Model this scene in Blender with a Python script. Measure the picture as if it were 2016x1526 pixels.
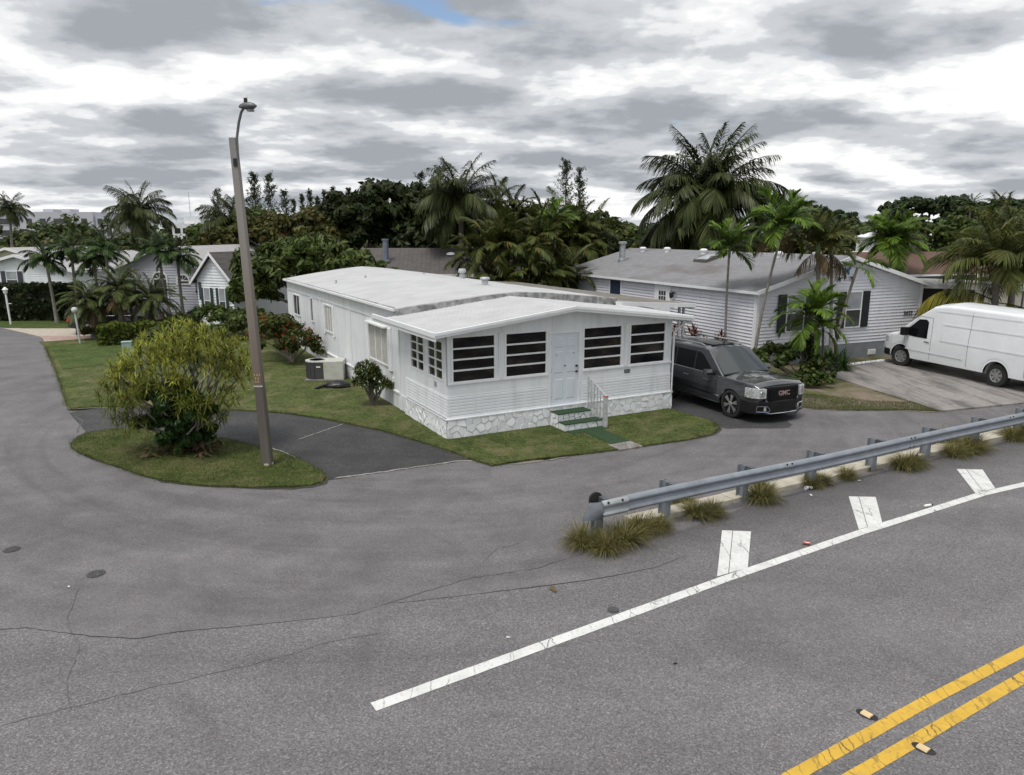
import bpy, bmesh, math, random
import numpy as np
from mathutils import Vector, Matrix
random.seed(7); RNG = np.random.default_rng(7)
R = math.radians
scene = bpy.context.scene
for o in list(bpy.data.objects): bpy.data.objects.remove(o)

# ---------------------------------------------------------------- camera
cam_d = bpy.data.cameras.new('camera'); cam = bpy.data.objects.new('camera', cam_d)
scene.collection.objects.link(cam); scene.camera = cam
cam.location = (0, 0, 5.3); cam.rotation_euler = (R(90 - 12.0), 0, 0)
cam_d.sensor_fit = 'HORIZONTAL'; cam_d.sensor_width = 36.0; cam_d.lens = 36.0 * 1440 / 2016
cam_d.clip_start = 0.1; cam_d.clip_end = 3000
scene.render.resolution_x = 1024; scene.render.resolution_y = 775
# ---------------------------------------------------------------- view
vs = scene.view_settings
vs.view_transform = 'Standard'; vs.look = 'None'; vs.gamma = 1; vs.use_curve_mapping = False
vs.exposure = 0.60
# ---------------------------------------------------------------- sun + sky
SUN_AZ, SUN_EL = 236.0, 64.0        # azimuth measured from +X towards +Y; high veiled sun, slightly behind and left
sun_d = bpy.data.lights.new('sun', 'SUN'); sun_d.energy = 1.4; sun_d.angle = R(18); sun_d.color = (1, 0.965, 0.91)
sun = bpy.data.objects.new('sun', sun_d); scene.collection.objects.link(sun)
sdir = Vector((math.cos(R(SUN_AZ)) * math.cos(R(SUN_EL)), math.sin(R(SUN_AZ)) * math.cos(R(SUN_EL)), math.sin(R(SUN_EL))))
sun.rotation_euler = (-sdir).to_track_quat('-Z', 'Y').to_euler(); sun.location = (0, 20, 40)

world = bpy.data.worlds.new('World'); scene.world = world; world.use_nodes = True
wt = world.node_tree; wt.nodes.clear()
def wn(t, **k):
    n = wt.nodes.new(t)
    for a, b in k.items(): setattr(n, a, b)
    return n
def wl(a, b): wt.links.new(a, b)
def wmath(op, a, b=None, c=None):
    n = wn('ShaderNodeMath', operation=op)
    for i, v in enumerate((a, b, c)):
        if v is None: continue
        if hasattr(v, 'links'): wl(v, n.inputs[i])
        else: n.inputs[i].default_value = v
    return n.outputs[0]
def wramp(fac, stops, interp='EASE'):
    n = wn('ShaderNodeValToRGB'); n.color_ramp.interpolation = interp
    e = n.color_ramp.elements
    while len(e) < len(stops): e.new(0.5)
    for i, (p, c) in enumerate(stops):
        e[i].position = p; e[i].color = (c, c, c, 1) if not isinstance(c, tuple) else (*c, 1)
    wl(fac, n.inputs[0]); return n.outputs[0]
sky = wn('ShaderNodeTexSky', sky_type='NISHITA', sun_disc=False)
sky.sun_elevation = R(SUN_EL); sky.sun_rotation = R(90 - SUN_AZ)
sky.air_density = 1.0; sky.dust_density = 1.5; sky.ozone_density = 1.0
tc = wn('ShaderNodeTexCoord'); sep = wn('ShaderNodeSeparateXYZ'); wl(tc.outputs['Generated'], sep.inputs[0])
zc = wmath('MAXIMUM', sep.outputs[2], 0.0)
den = wmath('ADD', zc, 0.17)
px = wmath('DIVIDE', sep.outputs[0], den); py = wmath('DIVIDE', sep.outputs[1], den)
comb = wn('ShaderNodeCombineXYZ'); wl(px, comb.inputs[0]); wl(py, comb.inputs[1])
def wnoise(scale, detail, rough, off, dist=0.0, sx=1.0, sy=1.0):
    mp = wn('ShaderNodeMapping'); mp.inputs['Location'].default_value = off; mp.inputs['Scale'].default_value = (sx, sy, 1)
    wl(comb.outputs[0], mp.inputs['Vector'])
    n = wn('ShaderNodeTexNoise', noise_dimensions='3D'); wl(mp.outputs[0], n.inputs['Vector'])
    n.inputs['Scale'].default_value = scale; n.inputs['Detail'].default_value = detail
    n.inputs['Roughness'].default_value = rough; n.inputs['Distortion'].default_value = dist
    return n.outputs[0]
n1 = wnoise(2.3, 5, 0.45, (2.1, 6.4, 0.0), 0.0, 1.0, 1.15)         # puffs
n2 = wnoise(8.0, 6, 0.55, (1.7, 5.2, 2.0), 0.1, 1.0, 1.1)           # ragged edges
n4 = wnoise(0.50, 3, 0.5, (7.7, 3.1, 4.0), 0.0, 1.0, 1.0)           # broad heavier / lighter areas
nw = wn('ShaderNodeTexNoise'); wl(comb.outputs[0], nw.inputs['Vector']); nw.inputs['Scale'].default_value = 1.6; nw.inputs['Detail'].default_value = 4
wsc = wn('ShaderNodeVectorMath', operation='MULTIPLY_ADD'); wl(nw.outputs['Color'], wsc.inputs[0]); wsc.inputs[1].default_value = (.75, .6, 0); wl(comb.outputs[0], wsc.inputs[2])
wmp = wn('ShaderNodeMapping'); wmp.inputs['Scale'].default_value = (1.0, 1.45, 1); wmp.inputs['Location'].default_value = (.35, .2, 0); wl(wsc.outputs[0], wmp.inputs[0])
vo = wn('ShaderNodeTexVoronoi', feature='SMOOTH_F1'); wl(wmp.outputs[0], vo.inputs['Vector']); vo.inputs['Scale'].default_value = 1.55; vo.inputs['Smoothness'].default_value = .55
cell = wmath('SUBTRACT', 0.80, vo.outputs['Distance'])
thick = wmath('ADD', wmath('MULTIPLY_ADD', n2, 0.21, wmath('MULTIPLY_ADD', n1, 0.42, wmath('MULTIPLY', cell, 0.42))), wmath('MULTIPLY', wmath('SUBTRACT', n4, 0.5), 0.28))
gray = wramp(thick, [(0.345, 0.0), (0.395, 0.26), (0.445, 0.62), (0.57, 1.0)])          # 0 = thin bright cloud, 1 = dark cloud base
# brighter round the veiled sun, as a thin overcast is
dotn = wn('ShaderNodeVectorMath', operation='DOT_PRODUCT'); wl(tc.outputs['Generated'], dotn.inputs[0]); dotn.inputs[1].default_value = tuple(sdir)
glow = wmath('POWER', wmath('MAXIMUM', dotn.outputs['Value'], 0.0), 5.0)
bright = wmath('MULTIPLY_ADD', glow, 5.0, 7.0)
dark = wmath('MULTIPLY_ADD', glow, 1.0, 2.75)
lum = wn('ShaderNodeMix', data_type='FLOAT'); wl(gray, lum.inputs[0]); wl(bright, lum.inputs[2]); wl(dark, lum.inputs[3])
tint = wramp(gray, [(0.0, (1.0, 0.995, 0.98)), (1.0, (0.90, 0.965, 1.05))], 'LINEAR')
cl = wn('ShaderNodeVectorMath', operation='SCALE'); wl(tint, cl.inputs[0]); wl(lum.outputs[0], cl.inputs['Scale'])
n3 = wnoise(1.9, 6, 0.5, (10.57, 4.05, 7.0), 0.1, 1.0, 1.4)
lowz = wmath('MULTIPLY', wmath('SUBTRACT', 0.30, zc), 0.9)
gap = wramp(wmath('ADD', n3, wmath('MAXIMUM', lowz, 0.0)), [(0.335, 0.0), (0.43, 1.0)])                                            # few blue gaps
mix = wn('ShaderNodeMix', data_type='RGBA'); wl(gap, mix.inputs[0]); wl(sky.outputs[0], mix.inputs[6]); wl(cl.outputs[0], mix.inputs[7])
bg = wn('ShaderNodeBackground'); bg.inputs[1].default_value = 0.1; wl(mix.outputs[2], bg.inputs[0])
out = wn('ShaderNodeOutputWorld'); wl(bg.outputs[0], out.inputs[0])

# ---------------------------------------------------------------- helpers
col = scene.collection
def tag(o, label=None, cat=None, group=None, kind=None):
    if label: o['label'] = label
    if cat: o['category'] = cat
    if group: o['group'] = group
    if kind: o['kind'] = kind
    return o
def empty(name, loc=(0, 0, 0), rz=0, label=None, cat=None, group=None):
    o = bpy.data.objects.new(name, None); col.objects.link(o); o.location = loc; o.rotation_euler = (0, 0, R(rz))
    o.empty_display_size = 0.2
    return tag(o, label, cat, group)
def fast_mesh(name, V, F):
    V = np.asarray(V, dtype=np.float32).reshape(-1, 3); F = np.asarray(F, dtype=np.int32)
    n, k = F.shape
    m = bpy.data.meshes.new(name)
    m.vertices.add(len(V)); m.vertices.foreach_set('co', V.ravel())
    m.loops.add(n * k); m.loops.foreach_set('vertex_index', F.ravel())
    m.polygons.add(n); m.polygons.foreach_set('loop_start', np.arange(0, n * k, k, dtype=np.int32))
    try: m.polygons.foreach_set('loop_total', np.full(n, k, dtype=np.int32))
    except Exception: pass
    m.update(calc_edges=True); return m
def link(name, mesh, mat=None, parent=None, loc=None, rot=None, scale=None):
    o = bpy.data.objects.new(name, mesh); col.objects.link(o)
    if mat is not None and not len(mesh.materials): mesh.materials.append(mat)
    if parent is not None: o.parent = parent
    if loc is not None: o.location = loc
    if rot is not None: o.rotation_euler = rot
    if scale is not None: o.scale = (scale,) * 3 if isinstance(scale, (int, float)) else scale
    return o
class MB:
    def __init__(s): s.v = []; s.f = []
    def add(s, vs, fs):
        b = len(s.v); s.v += [tuple(v) for v in vs]; s.f += [tuple(b + i for i in f) for f in fs]; return s
    def box(s, x0, x1, y0, y1, z0, z1):
        return s.add([(x0,y0,z0),(x1,y0,z0),(x1,y1,z0),(x0,y1,z0),(x0,y0,z1),(x1,y0,z1),(x1,y1,z1),(x0,y1,z1)],
                     [(0,3,2,1),(4,5,6,7),(0,1,5,4),(1,2,6,5),(2,3,7,6),(3,0,4,7)])
    def prism(s, poly, axis, a, b):
        """poly of 2D points extruded from a to b along axis: 'x' -> (y,z), 'y' -> (x,z), 'z' -> (x,y)"""
        def p(q, t): return {'x': (t, q[0], q[1]), 'y': (q[0], t, q[1]), 'z': (q[0], q[1], t)}[axis]
        n = len(poly)
        return s.add([p(q, a) for q in poly] + [p(q, b) for q in poly],
                     [tuple(range(n))[::-1], tuple(range(n, 2*n))] + [(i, (i+1) % n, n + (i+1) % n, n + i) for i in range(n)])
    def tube(s, pts, r, n=8, cap=True):
        pts = [Vector(p) for p in pts]; rs = r if isinstance(r, (list, tuple)) else [r] * len(pts)
        up = Vector((0, 0, 1)); ring = []
        for i, p in enumerate(pts):
            d = (pts[min(i+1, len(pts)-1)] - pts[max(i-1, 0)]).normalized()
            a = d.cross(up)
            if a.length < 1e-3: a = d.cross(Vector((1, 0, 0)))
            a.normalize(); b = a.cross(d)
            ring += [p + (a * math.cos(2*math.pi*k/n) + b * math.sin(2*math.pi*k/n)) * rs[i] for k in range(n)]
        fs = []
        for i in range(len(pts) - 1):
            for k in range(n):
                fs.append((i*n+k, i*n+(k+1) % n, (i+1)*n+(k+1) % n, (i+1)*n+k))
        if cap: fs += [tuple(range(n))[::-1], tuple(range((len(pts)-1)*n, len(pts)*n))]
        return s.add(ring, fs)
    def lathe(s, prof, n=16, c=(0, 0, 0), axis='z'):
        vs = []
        for r, h in prof:
            for k in range(n):
                a = 2*math.pi*k/n; x, y = r*math.cos(a), r*math.sin(a)
                vs.append({'z': (c[0]+x, c[1]+y, c[2]+h), 'y': (c[0]+x, c[1]+h, c[2]+y), 'x': (c[0]+h, c[1]+x, c[2]+y)}[axis])
        m = len(prof)
        fs = [(i*n+k, i*n+(k+1) % n, (i+1)*n+(k+1) % n, (i+1)*n+k) for i in range(m-1) for k in range(n)]
        fs += [tuple(range(n))[::-1], tuple(range((m-1)*n, m*n))]
        return s.add(vs, fs)
    def grid(s, P):
        """P[i][j] -> point ; quads between"""
        m, n = len(P), len(P[0])
        return s.add([q for row in P for q in row], [(i*n+j, i*n+j+1, (i+1)*n+j+1, (i+1)*n+j) for i in range(m-1) for j in range(n-1)])
    def mesh(s, name, fix=True, sharp=None):
        m = bpy.data.meshes.new(name); m.from_pydata(s.v, [], s.f)
        if fix or sharp is not None:
            b = bmesh.new(); b.from_mesh(m)
            if sharp is not None: bmesh.ops.remove_doubles(b, verts=b.verts, dist=1e-5)
            bmesh.ops.recalc_face_normals(b, faces=b.faces); b.to_mesh(m); b.free()
        if sharp is not None:
            m.polygons.foreach_set('use_smooth', [True] * len(m.polygons)); m.set_sharp_from_angle(angle=R(sharp))
        m.update(); return m
    def ob(s, name, mat, parent=None, loc=None, rot=None, sharp=None, fix=True):
        return link(name, s.mesh(name, fix, sharp), mat, parent, loc, rot)
def bevel(o, w=0.01, seg=2):
    b = bmesh.new(); b.from_mesh(o.data)
    bmesh.ops.bevel(b, geom=list(b.edges), offset=w, segments=seg, affect='EDGES', profile=0.6, clamp_overlap=True)
    b.to_mesh(o.data); b.free(); o.data.update(); return o
def text_mesh(s, size, depth=0.004, bold=0.0):
    c = bpy.data.curves.new('t', 'FONT'); c.body = s; c.size = size; c.extrude = depth; c.align_x = 'CENTER'; c.align_y = 'CENTER'
    c.offset = bold
    o = bpy.data.objects.new('t', c); col.objects.link(o); bpy.context.view_layer.update()
    dg = bpy.context.evaluated_depsgraph_get(); m = bpy.data.meshes.new_from_object(o.evaluated_get(dg))
    bpy.data.objects.remove(o); return m
def in_poly(P, poly):
    x, y = P[:, 0], P[:, 1]; ins = np.zeros(len(P), bool); n = len(poly); j = n - 1
    for i in range(n):
        xi, yi = poly[i]; xj, yj = poly[j]
        c = ((yi > y) != (yj > y)) & (x < (xj - xi) * (y - yi) / (yj - yi + 1e-12) + xi)
        ins ^= c; j = i
    return ins
def smooth_poly(p, it=2):
    for _ in range(it):
        q = []
        for i in range(len(p)):
            a, b = p[i], p[(i+1) % len(p)]
            q += [(a[0]*.75+b[0]*.25, a[1]*.75+b[1]*.25), (a[0]*.25+b[0]*.75, a[1]*.25+b[1]*.75)]
        p = q
    return p
# ---------------------------------------------------------------- materials
class NT:
    def __init__(s, name):
        s.m = bpy.data.materials.new(name); s.m.use_nodes = True; s.t = s.m.node_tree; s.t.nodes.clear()
        s.out = s.n('ShaderNodeOutputMaterial')
    def n(s, t, **k):
        n = s.t.nodes.new(t)
        for a, b in k.items(): setattr(n, a, b)
        return n
    def l(s, a, b): s.t.links.new(a, b)
    def setin(s, n, i, v):
        if v is None: return
        if hasattr(v, 'links'): s.l(v, n.inputs[i])
        else: n.inputs[i].default_value = (*v, 1) if isinstance(v, tuple) and len(v) == 3 and n.inputs[i].type == 'RGBA' else v
    def math(s, op, a, b=None, c=None, clamp=False):
        n = s.n('ShaderNodeMath', operation=op, use_clamp=clamp)
        for i, v in enumerate((a, b, c)): s.setin(n, i, v)
        return n.outputs[0]
    def pos(s): return s.n('ShaderNodeNewGeometry').outputs['Position']
    def obj(s): return s.n('ShaderNodeTexCoord').outputs['Object']
    def noise(s, vec, scale, detail=4, rough=.55, dist=0, sc=None):
        if sc:
            mp = s.n('ShaderNodeMapping'); mp.inputs['Scale'].default_value = sc; s.l(vec, mp.inputs[0]); vec = mp.outputs[0]
        n = s.n('ShaderNodeTexNoise'); s.l(vec, n.inputs['Vector'])
        n.inputs['Scale'].default_value = scale; n.inputs['Detail'].default_value = detail
        n.inputs['Roughness'].default_value = rough; n.inputs['Distortion'].default_value = dist
        return n.outputs[0]
    def voro(s, vec, scale, feature='F1', out='Distance', rnd=1.0, sc=None):
        if sc:
            mp = s.n('ShaderNodeMapping'); mp.inputs['Scale'].default_value = sc; s.l(vec, mp.inputs[0]); vec = mp.outputs[0]
        n = s.n('ShaderNodeTexVoronoi', feature=feature); s.l(vec, n.inputs['Vector']); n.inputs['Scale'].default_value = scale
        n.inputs['Randomness'].default_value = rnd
        return n.outputs[out]
    def ramp(s, fac, stops, interp='LINEAR'):
        n = s.n('ShaderNodeValToRGB'); n.color_ramp.interpolation = interp; e = n.color_ramp.elements
        while len(e) < len(stops): e.new(.5)
        for i, (p, c) in enumerate(stops): e[i].position = p; e[i].color = (c, c, c, 1) if not isinstance(c, tuple) else (*c, 1)
        s.l(fac, n.inputs[0]); return n.outputs[0]
    def mix(s, fac, a, b, mode='MIX'):
        n = s.n('ShaderNodeMix', data_type='RGBA', blend_type=mode); s.setin(n, 0, fac); s.setin(n, 6, a); s.setin(n, 7, b); return n.outputs[2]
    def bump(s, h, strength=.3, dist=.01):
        n = s.n('ShaderNodeBump'); n.inputs['Strength'].default_value = strength; n.inputs['Distance'].default_value = dist; s.l(h, n.inputs['Height']); return n.outputs[0]
    def bsdf(s, col, rough=.6, metal=0, spec=.5, normal=None, coat=0, trans=0):
        p = s.n('ShaderNodeBsdfPrincipled'); s.setin(p, 'Base Color', col); s.setin(p, 'Roughness', rough); s.setin(p, 'Metallic', metal)
        s.setin(p, 'Specular IOR Level', spec)
        if normal is not None: s.l(normal, p.inputs['Normal'])
        if coat: p.inputs['Coat Weight'].default_value = coat; p.inputs['Coat Roughness'].default_value = 0.04
        if trans: p.inputs['Transmission Weight'].default_value = trans
        s.l(p.outputs[0], s.out.inputs[0]); s.p = p; return p
def simple(name, c, rough=.55, metal=0, var=.12, scale=3, bump=0, bscale=60, spec=.5, coat=0, dirt=None, dscale=1.2, damt=.5, world_pos=True):
    """plain paint / metal / plastic with gentle colour variation, optional dirt patches and fine bump"""
    t = NT(name); v = t.pos() if world_pos else t.obj()
    n = t.noise(v, scale, 5, .6)
    lo = tuple(x * (1 - var) for x in c); hi = tuple(min(x * (1 + var), 1) for x in c)
    cc = t.ramp(n, [(.3, lo), (.7, hi)])
    if dirt: cc = t.mix(t.math('MULTIPLY', t.ramp(t.noise(v, dscale, 8, .65, .3), [(.45, 0.0), (.75, 1.0)]), damt), cc, dirt)
    nb = t.bump(t.noise(v, bscale, 3, .6), bump, .01) if bump else None
    t.bsdf(cc, rough, metal, spec, nb, coat); return t.m
def foliage(name, lo, hi, tip=None, trans=.25, rough=.5, dead=None, deadamt=.0):
    t = NT(name); g = t.n('ShaderNodeNewGeometry'); rnd = g.outputs['Random Per Island']
    c = t.ramp(rnd, [(0.0, lo), (.55, tuple((a+b)/2 for a, b in zip(lo, hi))), (1.0, hi)])
    if dead: c = t.mix(t.ramp(rnd, [(1-deadamt-.02, 0.0), (1-deadamt, 1.0)]), c, dead)
    c = t.mix(1.0, c, (.97, 1.02, .80), 'MULTIPLY')
    big = t.noise(g.outputs['Position'], 0.9, 3, .5)
    c = t.mix(.8, c, t.ramp(big, [(.3, .6), (.7, 1.3)]), 'MULTIPLY')
    p = t.n('ShaderNodeBsdfPrincipled'); t.l(c, p.inputs['Base Color']); p.inputs['Roughness'].default_value = rough; p.inputs['Specular IOR Level'].default_value = .16
    tr = t.n('ShaderNodeBsdfTranslucent'); t.l(c, tr.inputs[0])
    ms = t.n('ShaderNodeMixShader'); ms.inputs[0].default_value = trans; t.l(p.outputs[0], ms.inputs[1]); t.l(tr.outputs[0], ms.inputs[2])
    t.l(ms.outputs[0], t.out.inputs[0]); return t.m
# ================================================================ GROUND
def asphalt(name, base, grain=.55, blotch=.28, tint=(1, .985, 1.0), arcs=1.0, dirtline=False):
    t = NT(name); v = t.pos()
    b = tuple(base * x for x in tint)
    stones = t.voro(v, 62, 'F1', 'Color'); sepc = t.n('ShaderNodeSeparateColor'); t.l(stones, sepc.inputs[0])
    c = t.ramp(sepc.outputs[0], [(0, tuple(x*(1-grain) for x in b)), (.5, b), (.86, tuple(x*(1+grain*.55) for x in b)), (1, tuple(x*(1+grain*1.9) for x in b))])
    fine = t.noise(v, 30, 6, .75)
    c = t.mix(.85, c, t.ramp(fine, [(.3, .66), (.7, 1.34)]), 'MULTIPLY')
    med = t.noise(v, 1.1, 7, .65, .4)
    c = t.mix(1.0, c, t.ramp(med, [(.25, 1-blotch), (.75, 1+blotch)]), 'MULTIPLY')
    # wheel-polished streaks following the carriageway (about 30 degrees) and old oil stains
    mp = t.n('ShaderNodeMapping'); mp.inputs['Rotation'].default_value = (0, 0, R(-31)); mp.inputs['Scale'].default_value = (.10, .75, 1); t.l(v, mp.inputs[0])
    st = t.noise(mp.outputs[0], 1.0, 4, .5, .5)
    c = t.mix(1.0, c, t.ramp(st, [(.3, .86), (.7, 1.13)]), 'MULTIPLY')
    # tyre-swept arcs where cars turn round the island
    cv = t.n('ShaderNodeVectorMath', operation='SUBTRACT'); t.l(v, cv.inputs[0]); cv.inputs[1].default_value = (-2.5, 23.5, 0)
    ln = t.n('ShaderNodeVectorMath', operation='LENGTH'); t.l(cv.outputs[0], ln.inputs[0])
    sx = t.n('ShaderNodeSeparateXYZ'); t.l(cv.outputs[0], sx.inputs[0]); an = t.math('ARCTAN2', sx.outputs[1], sx.outputs[0])
    cb = t.n('ShaderNodeCombineXYZ'); t.l(t.math('MULTIPLY', ln.outputs['Value'], 1.6), cb.inputs[0]); t.l(t.math('MULTIPLY', an, 1.5), cb.inputs[1])
    arc = t.noise(cb.outputs[0], 1.0, 6, .6, .6)
    c = t.mix(arcs, c, t.ramp(arc, [(.3, .74), (.5, 1.0), (.7, 1.14)]), 'MULTIPLY')
    if dirtline:
        dk = t.n('ShaderNodeVectorMath', operation='DOT_PRODUCT'); t.l(v, dk.inputs[0]); dk.inputs[1].default_value = (.479, -.878, 0)
        dd = t.math('ADD', t.math('SUBTRACT', dk.outputs['Value'], .479*2.3 - .878*12.58), t.math('MULTIPLY', t.noise(v, 1.4, 6, .65), .9))
        sx2 = t.n('ShaderNodeSeparateXYZ'); t.l(v, sx2.inputs[0])
        dm = t.math('MULTIPLY', t.ramp(t.math('DIVIDE', dd, 4.0), [(.12, 1.0), (.55, 0.0)]), t.ramp(t.math('DIVIDE', sx2.outputs[0], 10.0), [(.0, 0.0), (.22, 1.0)]))
        c = t.mix(t.math('MULTIPLY', dm, .72), c, (.050, .047, .046))
    oil = t.ramp(t.noise(v, .36, 10, .72, .9), [(.50, 0.0), (.68, 1.0)])
    c = t.mix(t.math('MULTIPLY', oil, .36), c, tuple(x*.45 for x in b))
    spots = t.ramp(t.voro(v, 1.5, 'F1'), [(.02, 1.0), (.035, 0.0)])
    c = t.mix(t.math('MULTIPLY', spots, .7), c, (.03, .03, .032))
    pale = t.ramp(t.noise(v, .33, 6, .6, .5), [(.55, 0.0), (.8, 1.0)])
    c = t.mix(t.math('MULTIPLY', pale, .3), c, tuple(min(1, x*1.55) for x in b))
    h = t.math('ADD', t.math('MULTIPLY', sepc.outputs[0], .6), fine)
    t.bsdf(c, .82, 0, .35, t.bump(h, .55, .006)); return t.m
def ragged(poly, step=.12, jit=.025):
    return densify(list(poly) + [poly[0]], step, jit)[:-1]
def sheet(name, poly, z, mat, thick=0, kind='structure', label=None, cat=None, parent=None):
    m = MB(); n = len(poly)
    if thick: m.prism(poly, 'z', z - thick, z)
    else: m.add([(x, y, z) for x, y in poly], [tuple(range(n))])
    o = m.ob(name, mat, parent)
    if parent is None: tag(o, label, cat, None, kind)
    if not thick and o.data.polygons[0].normal.z < 0: o.data.flip_normals()
    return o
def ribbon(name, pts, w, z, mat, parent=None, jitter=0, taper=False):
    """flat strip along pts (centre line), width w or list"""
    P = [Vector((p[0], p[1], 0)) for p in pts]; L = []; Rr = []
    for i, p in enumerate(P):
        d = (P[min(i+1, len(P)-1)] - P[max(i-1, 0)]).normalized(); nrm = Vector((-d.y, d.x, 0))
        ww = (w[i] if isinstance(w, (list, tuple)) else w) / 2
        a = ww * (1 + random.uniform(-jitter, jitter)); b = ww * (1 + random.uniform(-jitter, jitter))
        if taper and i in (0, len(P)-1): a = b = .001
        L.append((p + nrm * a)); Rr.append((p - nrm * b))
    m = MB(); m.grid([[(q.x, q.y, z) for q in L], [(q.x, q.y, z) for q in Rr]])
    o = m.ob(name, mat, parent)
    if o.data.polygons[0].normal.z < 0: o.data.flip_normals()
    return o
def densify(pts, step=.25, jit=0.0):
    out = []
    for a, b in zip(pts[:-1], pts[1:]):
        n = max(1, int(math.hypot(b[0]-a[0], b[1]-a[1]) / step))
        for k in range(n):
            t = k / n; out.append((a[0]+(b[0]-a[0])*t + random.uniform(-jit, jit), a[1]+(b[1]-a[1])*t + random.uniform(-jit, jit)))
    out.append(pts[-1]); return out

# far ground
t = NT('far_ground'); v = t.pos()
c = t.ramp(t.noise(v, .12, 8, .6), [(.3, (.045, .06, .02)), (.6, (.085, .085, .04)), (.8, (.14, .12, .075))])
t.bsdf(c, .95, 0, .1); GROUND = t.m
sheet('ground', [(-1500, -300), (1500, -300), (1500, 2500), (-1500, 2500)], -.03, GROUND)
ASPH = asphalt('asphalt_street', .138, .24, .22, (1.03, .975, 1.0), .8)
ASPH_MAIN = asphalt('asphalt_main_road', .146, .36, .09, (1.03, .98, 1.0), .4, True)
ASPH_DRIVE = asphalt('asphalt_driveway', .050, .5, .35, (1, .99, 1.02), .4)
road = sheet('street', [(-80, -40), (90, -40), (90, 60), (18.5, 25.6), (16.2, 22.6), (12.8, 23), (11, 40), (6, 40), (-5, 24), (-12.6, 21.2), (-13.5, 21.6), (-17.9, 28.2), (-22, 34.2), (-24.5, 37.8), (-26.5, 39.9), (-29.3, 41.6), (-34, 43.2), (-60, 46), (-80, 46)], 0, ASPH)
main_road = sheet('main_road', densify([(-70, 3), (-20, 8.0), (-9, 9.1), (-6.97, 9.06), (-6.65, 9.1), (-5.64, 8.89), (-4.99, 8.83), (-4.52, 9.0), (-3.55, 9.17), (-2.22, 9.47), (-1.83, 9.75), (-1.11, 9.91), (.33, 10.27), (1.36, 10.55), (2.0, 11.1), (2.6, 12.1), (5, 13.9), (14, 18.9), (30, 28), (80, 56)], .5, .01) + [(80, -35), (-70, -35)], .004, ASPH_MAIN)
# tar-black seam and cracks
TAR = simple('tar', (.022, .022, .023), .9, var=.3, scale=9)
CR = simple('crack_dirt', (.105, .10, .102), .95, var=.3, scale=9)
seam = densify([(-9.5, 9.1), (-8, 9.12), (-6.97, 9.06), (-6.65, 9.1), (-5.64, 8.89), (-4.99, 8.83), (-4.52, 9.0), (-3.55, 9.17), (-2.22, 9.47), (-1.83, 9.75), (-1.11, 9.91), (.33, 10.27), (1.36, 10.55), (2.31, 10.94), (2.9, 11.37)], .12, .006)
nS = len(seam)
ribbon('crack', seam, [max(.006, .026 * (1 - .55*i/nS) * (0.35 + 0.95*abs(math.sin(i*.083 + 1.1))*abs(math.cos(i*.031)))) for i in range(nS)], .009, TAR, road, .35, True)
def crack(pts, w, step=.1, jit=.012, z=.009, mat=None):
    ribbon('crack', densify(pts, step, jit), w*.6, z, mat or CR, road, .7, True)
crack([(-6.62, 10.3), (-6.2, 9.3), (-5.62, 8.6), (-5.35, 7.85), (-5.0, 7.35)], .012)
crack([(-6.1, 6.75), (-5.2, 7.3), (-4.3, 7.75), (-3.2, 8.25), (-2.4, 8.75), (-1.7, 9.0)], .016, .08, .02)
crack([(-1.9, 9.75), (-.6, 10.6), (.4, 10.9), (1.2, 11.5), (1.9, 11.75)], .02, .1, .02)
crack([(-.45, 11.2), (-.25, 11.7), (.05, 11.8), (.3, 12.1)], .014)
crack([(-7.0, 13.4), (-6.8, 12.9), (-6.9, 12.6), (-6.6, 12.2)], .008)
crack([(-12.9, 20.9), (-12.3, 20.3), (-12.0, 19.6), (-11.7, 19.0)], .06, .1, .03, .009)
# ---- painted markings
def paint(name, c, crackscale, cw=1.0):
    t = NT(name); v = t.pos()
    mp = t.n('ShaderNodeMapping'); mp.inputs['Rotation'].default_value = (0, 0, R(-31)); mp.inputs['Scale'].default_value = (1, .22, 1); t.l(v, mp.inputs[0])
    w = t.n('ShaderNodeVectorMath', operation='ADD'); t.l(mp.outputs[0], w.inputs[0])
    nz = t.n('ShaderNodeTexNoise'); nz.inputs['Scale'].default_value = 14; t.l(v, nz.inputs['Vector'])
    sc = t.n('ShaderNodeVectorMath', operation='SCALE'); t.l(nz.outputs['Color'], sc.inputs[0]); sc.inputs['Scale'].default_value = .05; t.l(sc.outputs[0], w.inputs[1])
    e = t.voro(w.outputs[0], crackscale, 'DISTANCE_TO_EDGE')
    line = t.ramp(e, [(.006*cw, 1.0), (.016*cw, 0.0)])
    line = t.math('MULTIPLY', line, t.ramp(t.noise(v, 1.6, 4), [(.4, .1), (.65, .9)]))
    wear = t.ramp(t.noise(v, 16, 9, .78), [(.54, 0.0), (.72, .75)])
    cc = t.mix(1.0, c, t.ramp(t.noise(v, 3, 6), [(.3, .86), (.7, 1.06)]), 'MULTIPLY')
    cc = t.mix(wear, cc, (.13, .128, .13)); cc = t.mix(line, cc, (.03, .029, .028))
    t.bsdf(cc, .7, 0, .4, t.bump(t.noise(v, 70, 3), .3, .004)); return t.m
WHITE_PAINT = paint('road_paint_white', (.64, .64, .62), 3.6, 1.2)
YELLOW_PAINT = paint('road_paint_yellow', (.60, .37, .045), 6.5, 3.0)
EL = [(-1.58, 7.395), (1.49, 9.36), (3.26, 10.5), (6.35, 12.39), (9.72, 14.33), (11.1, 14.97), (15, 17.15), (24, 22.2)]
tag(ribbon('edge_line', densify(EL, .12, .0), .175, .009, WHITE_PAINT, None, .035), kind='structure')
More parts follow.
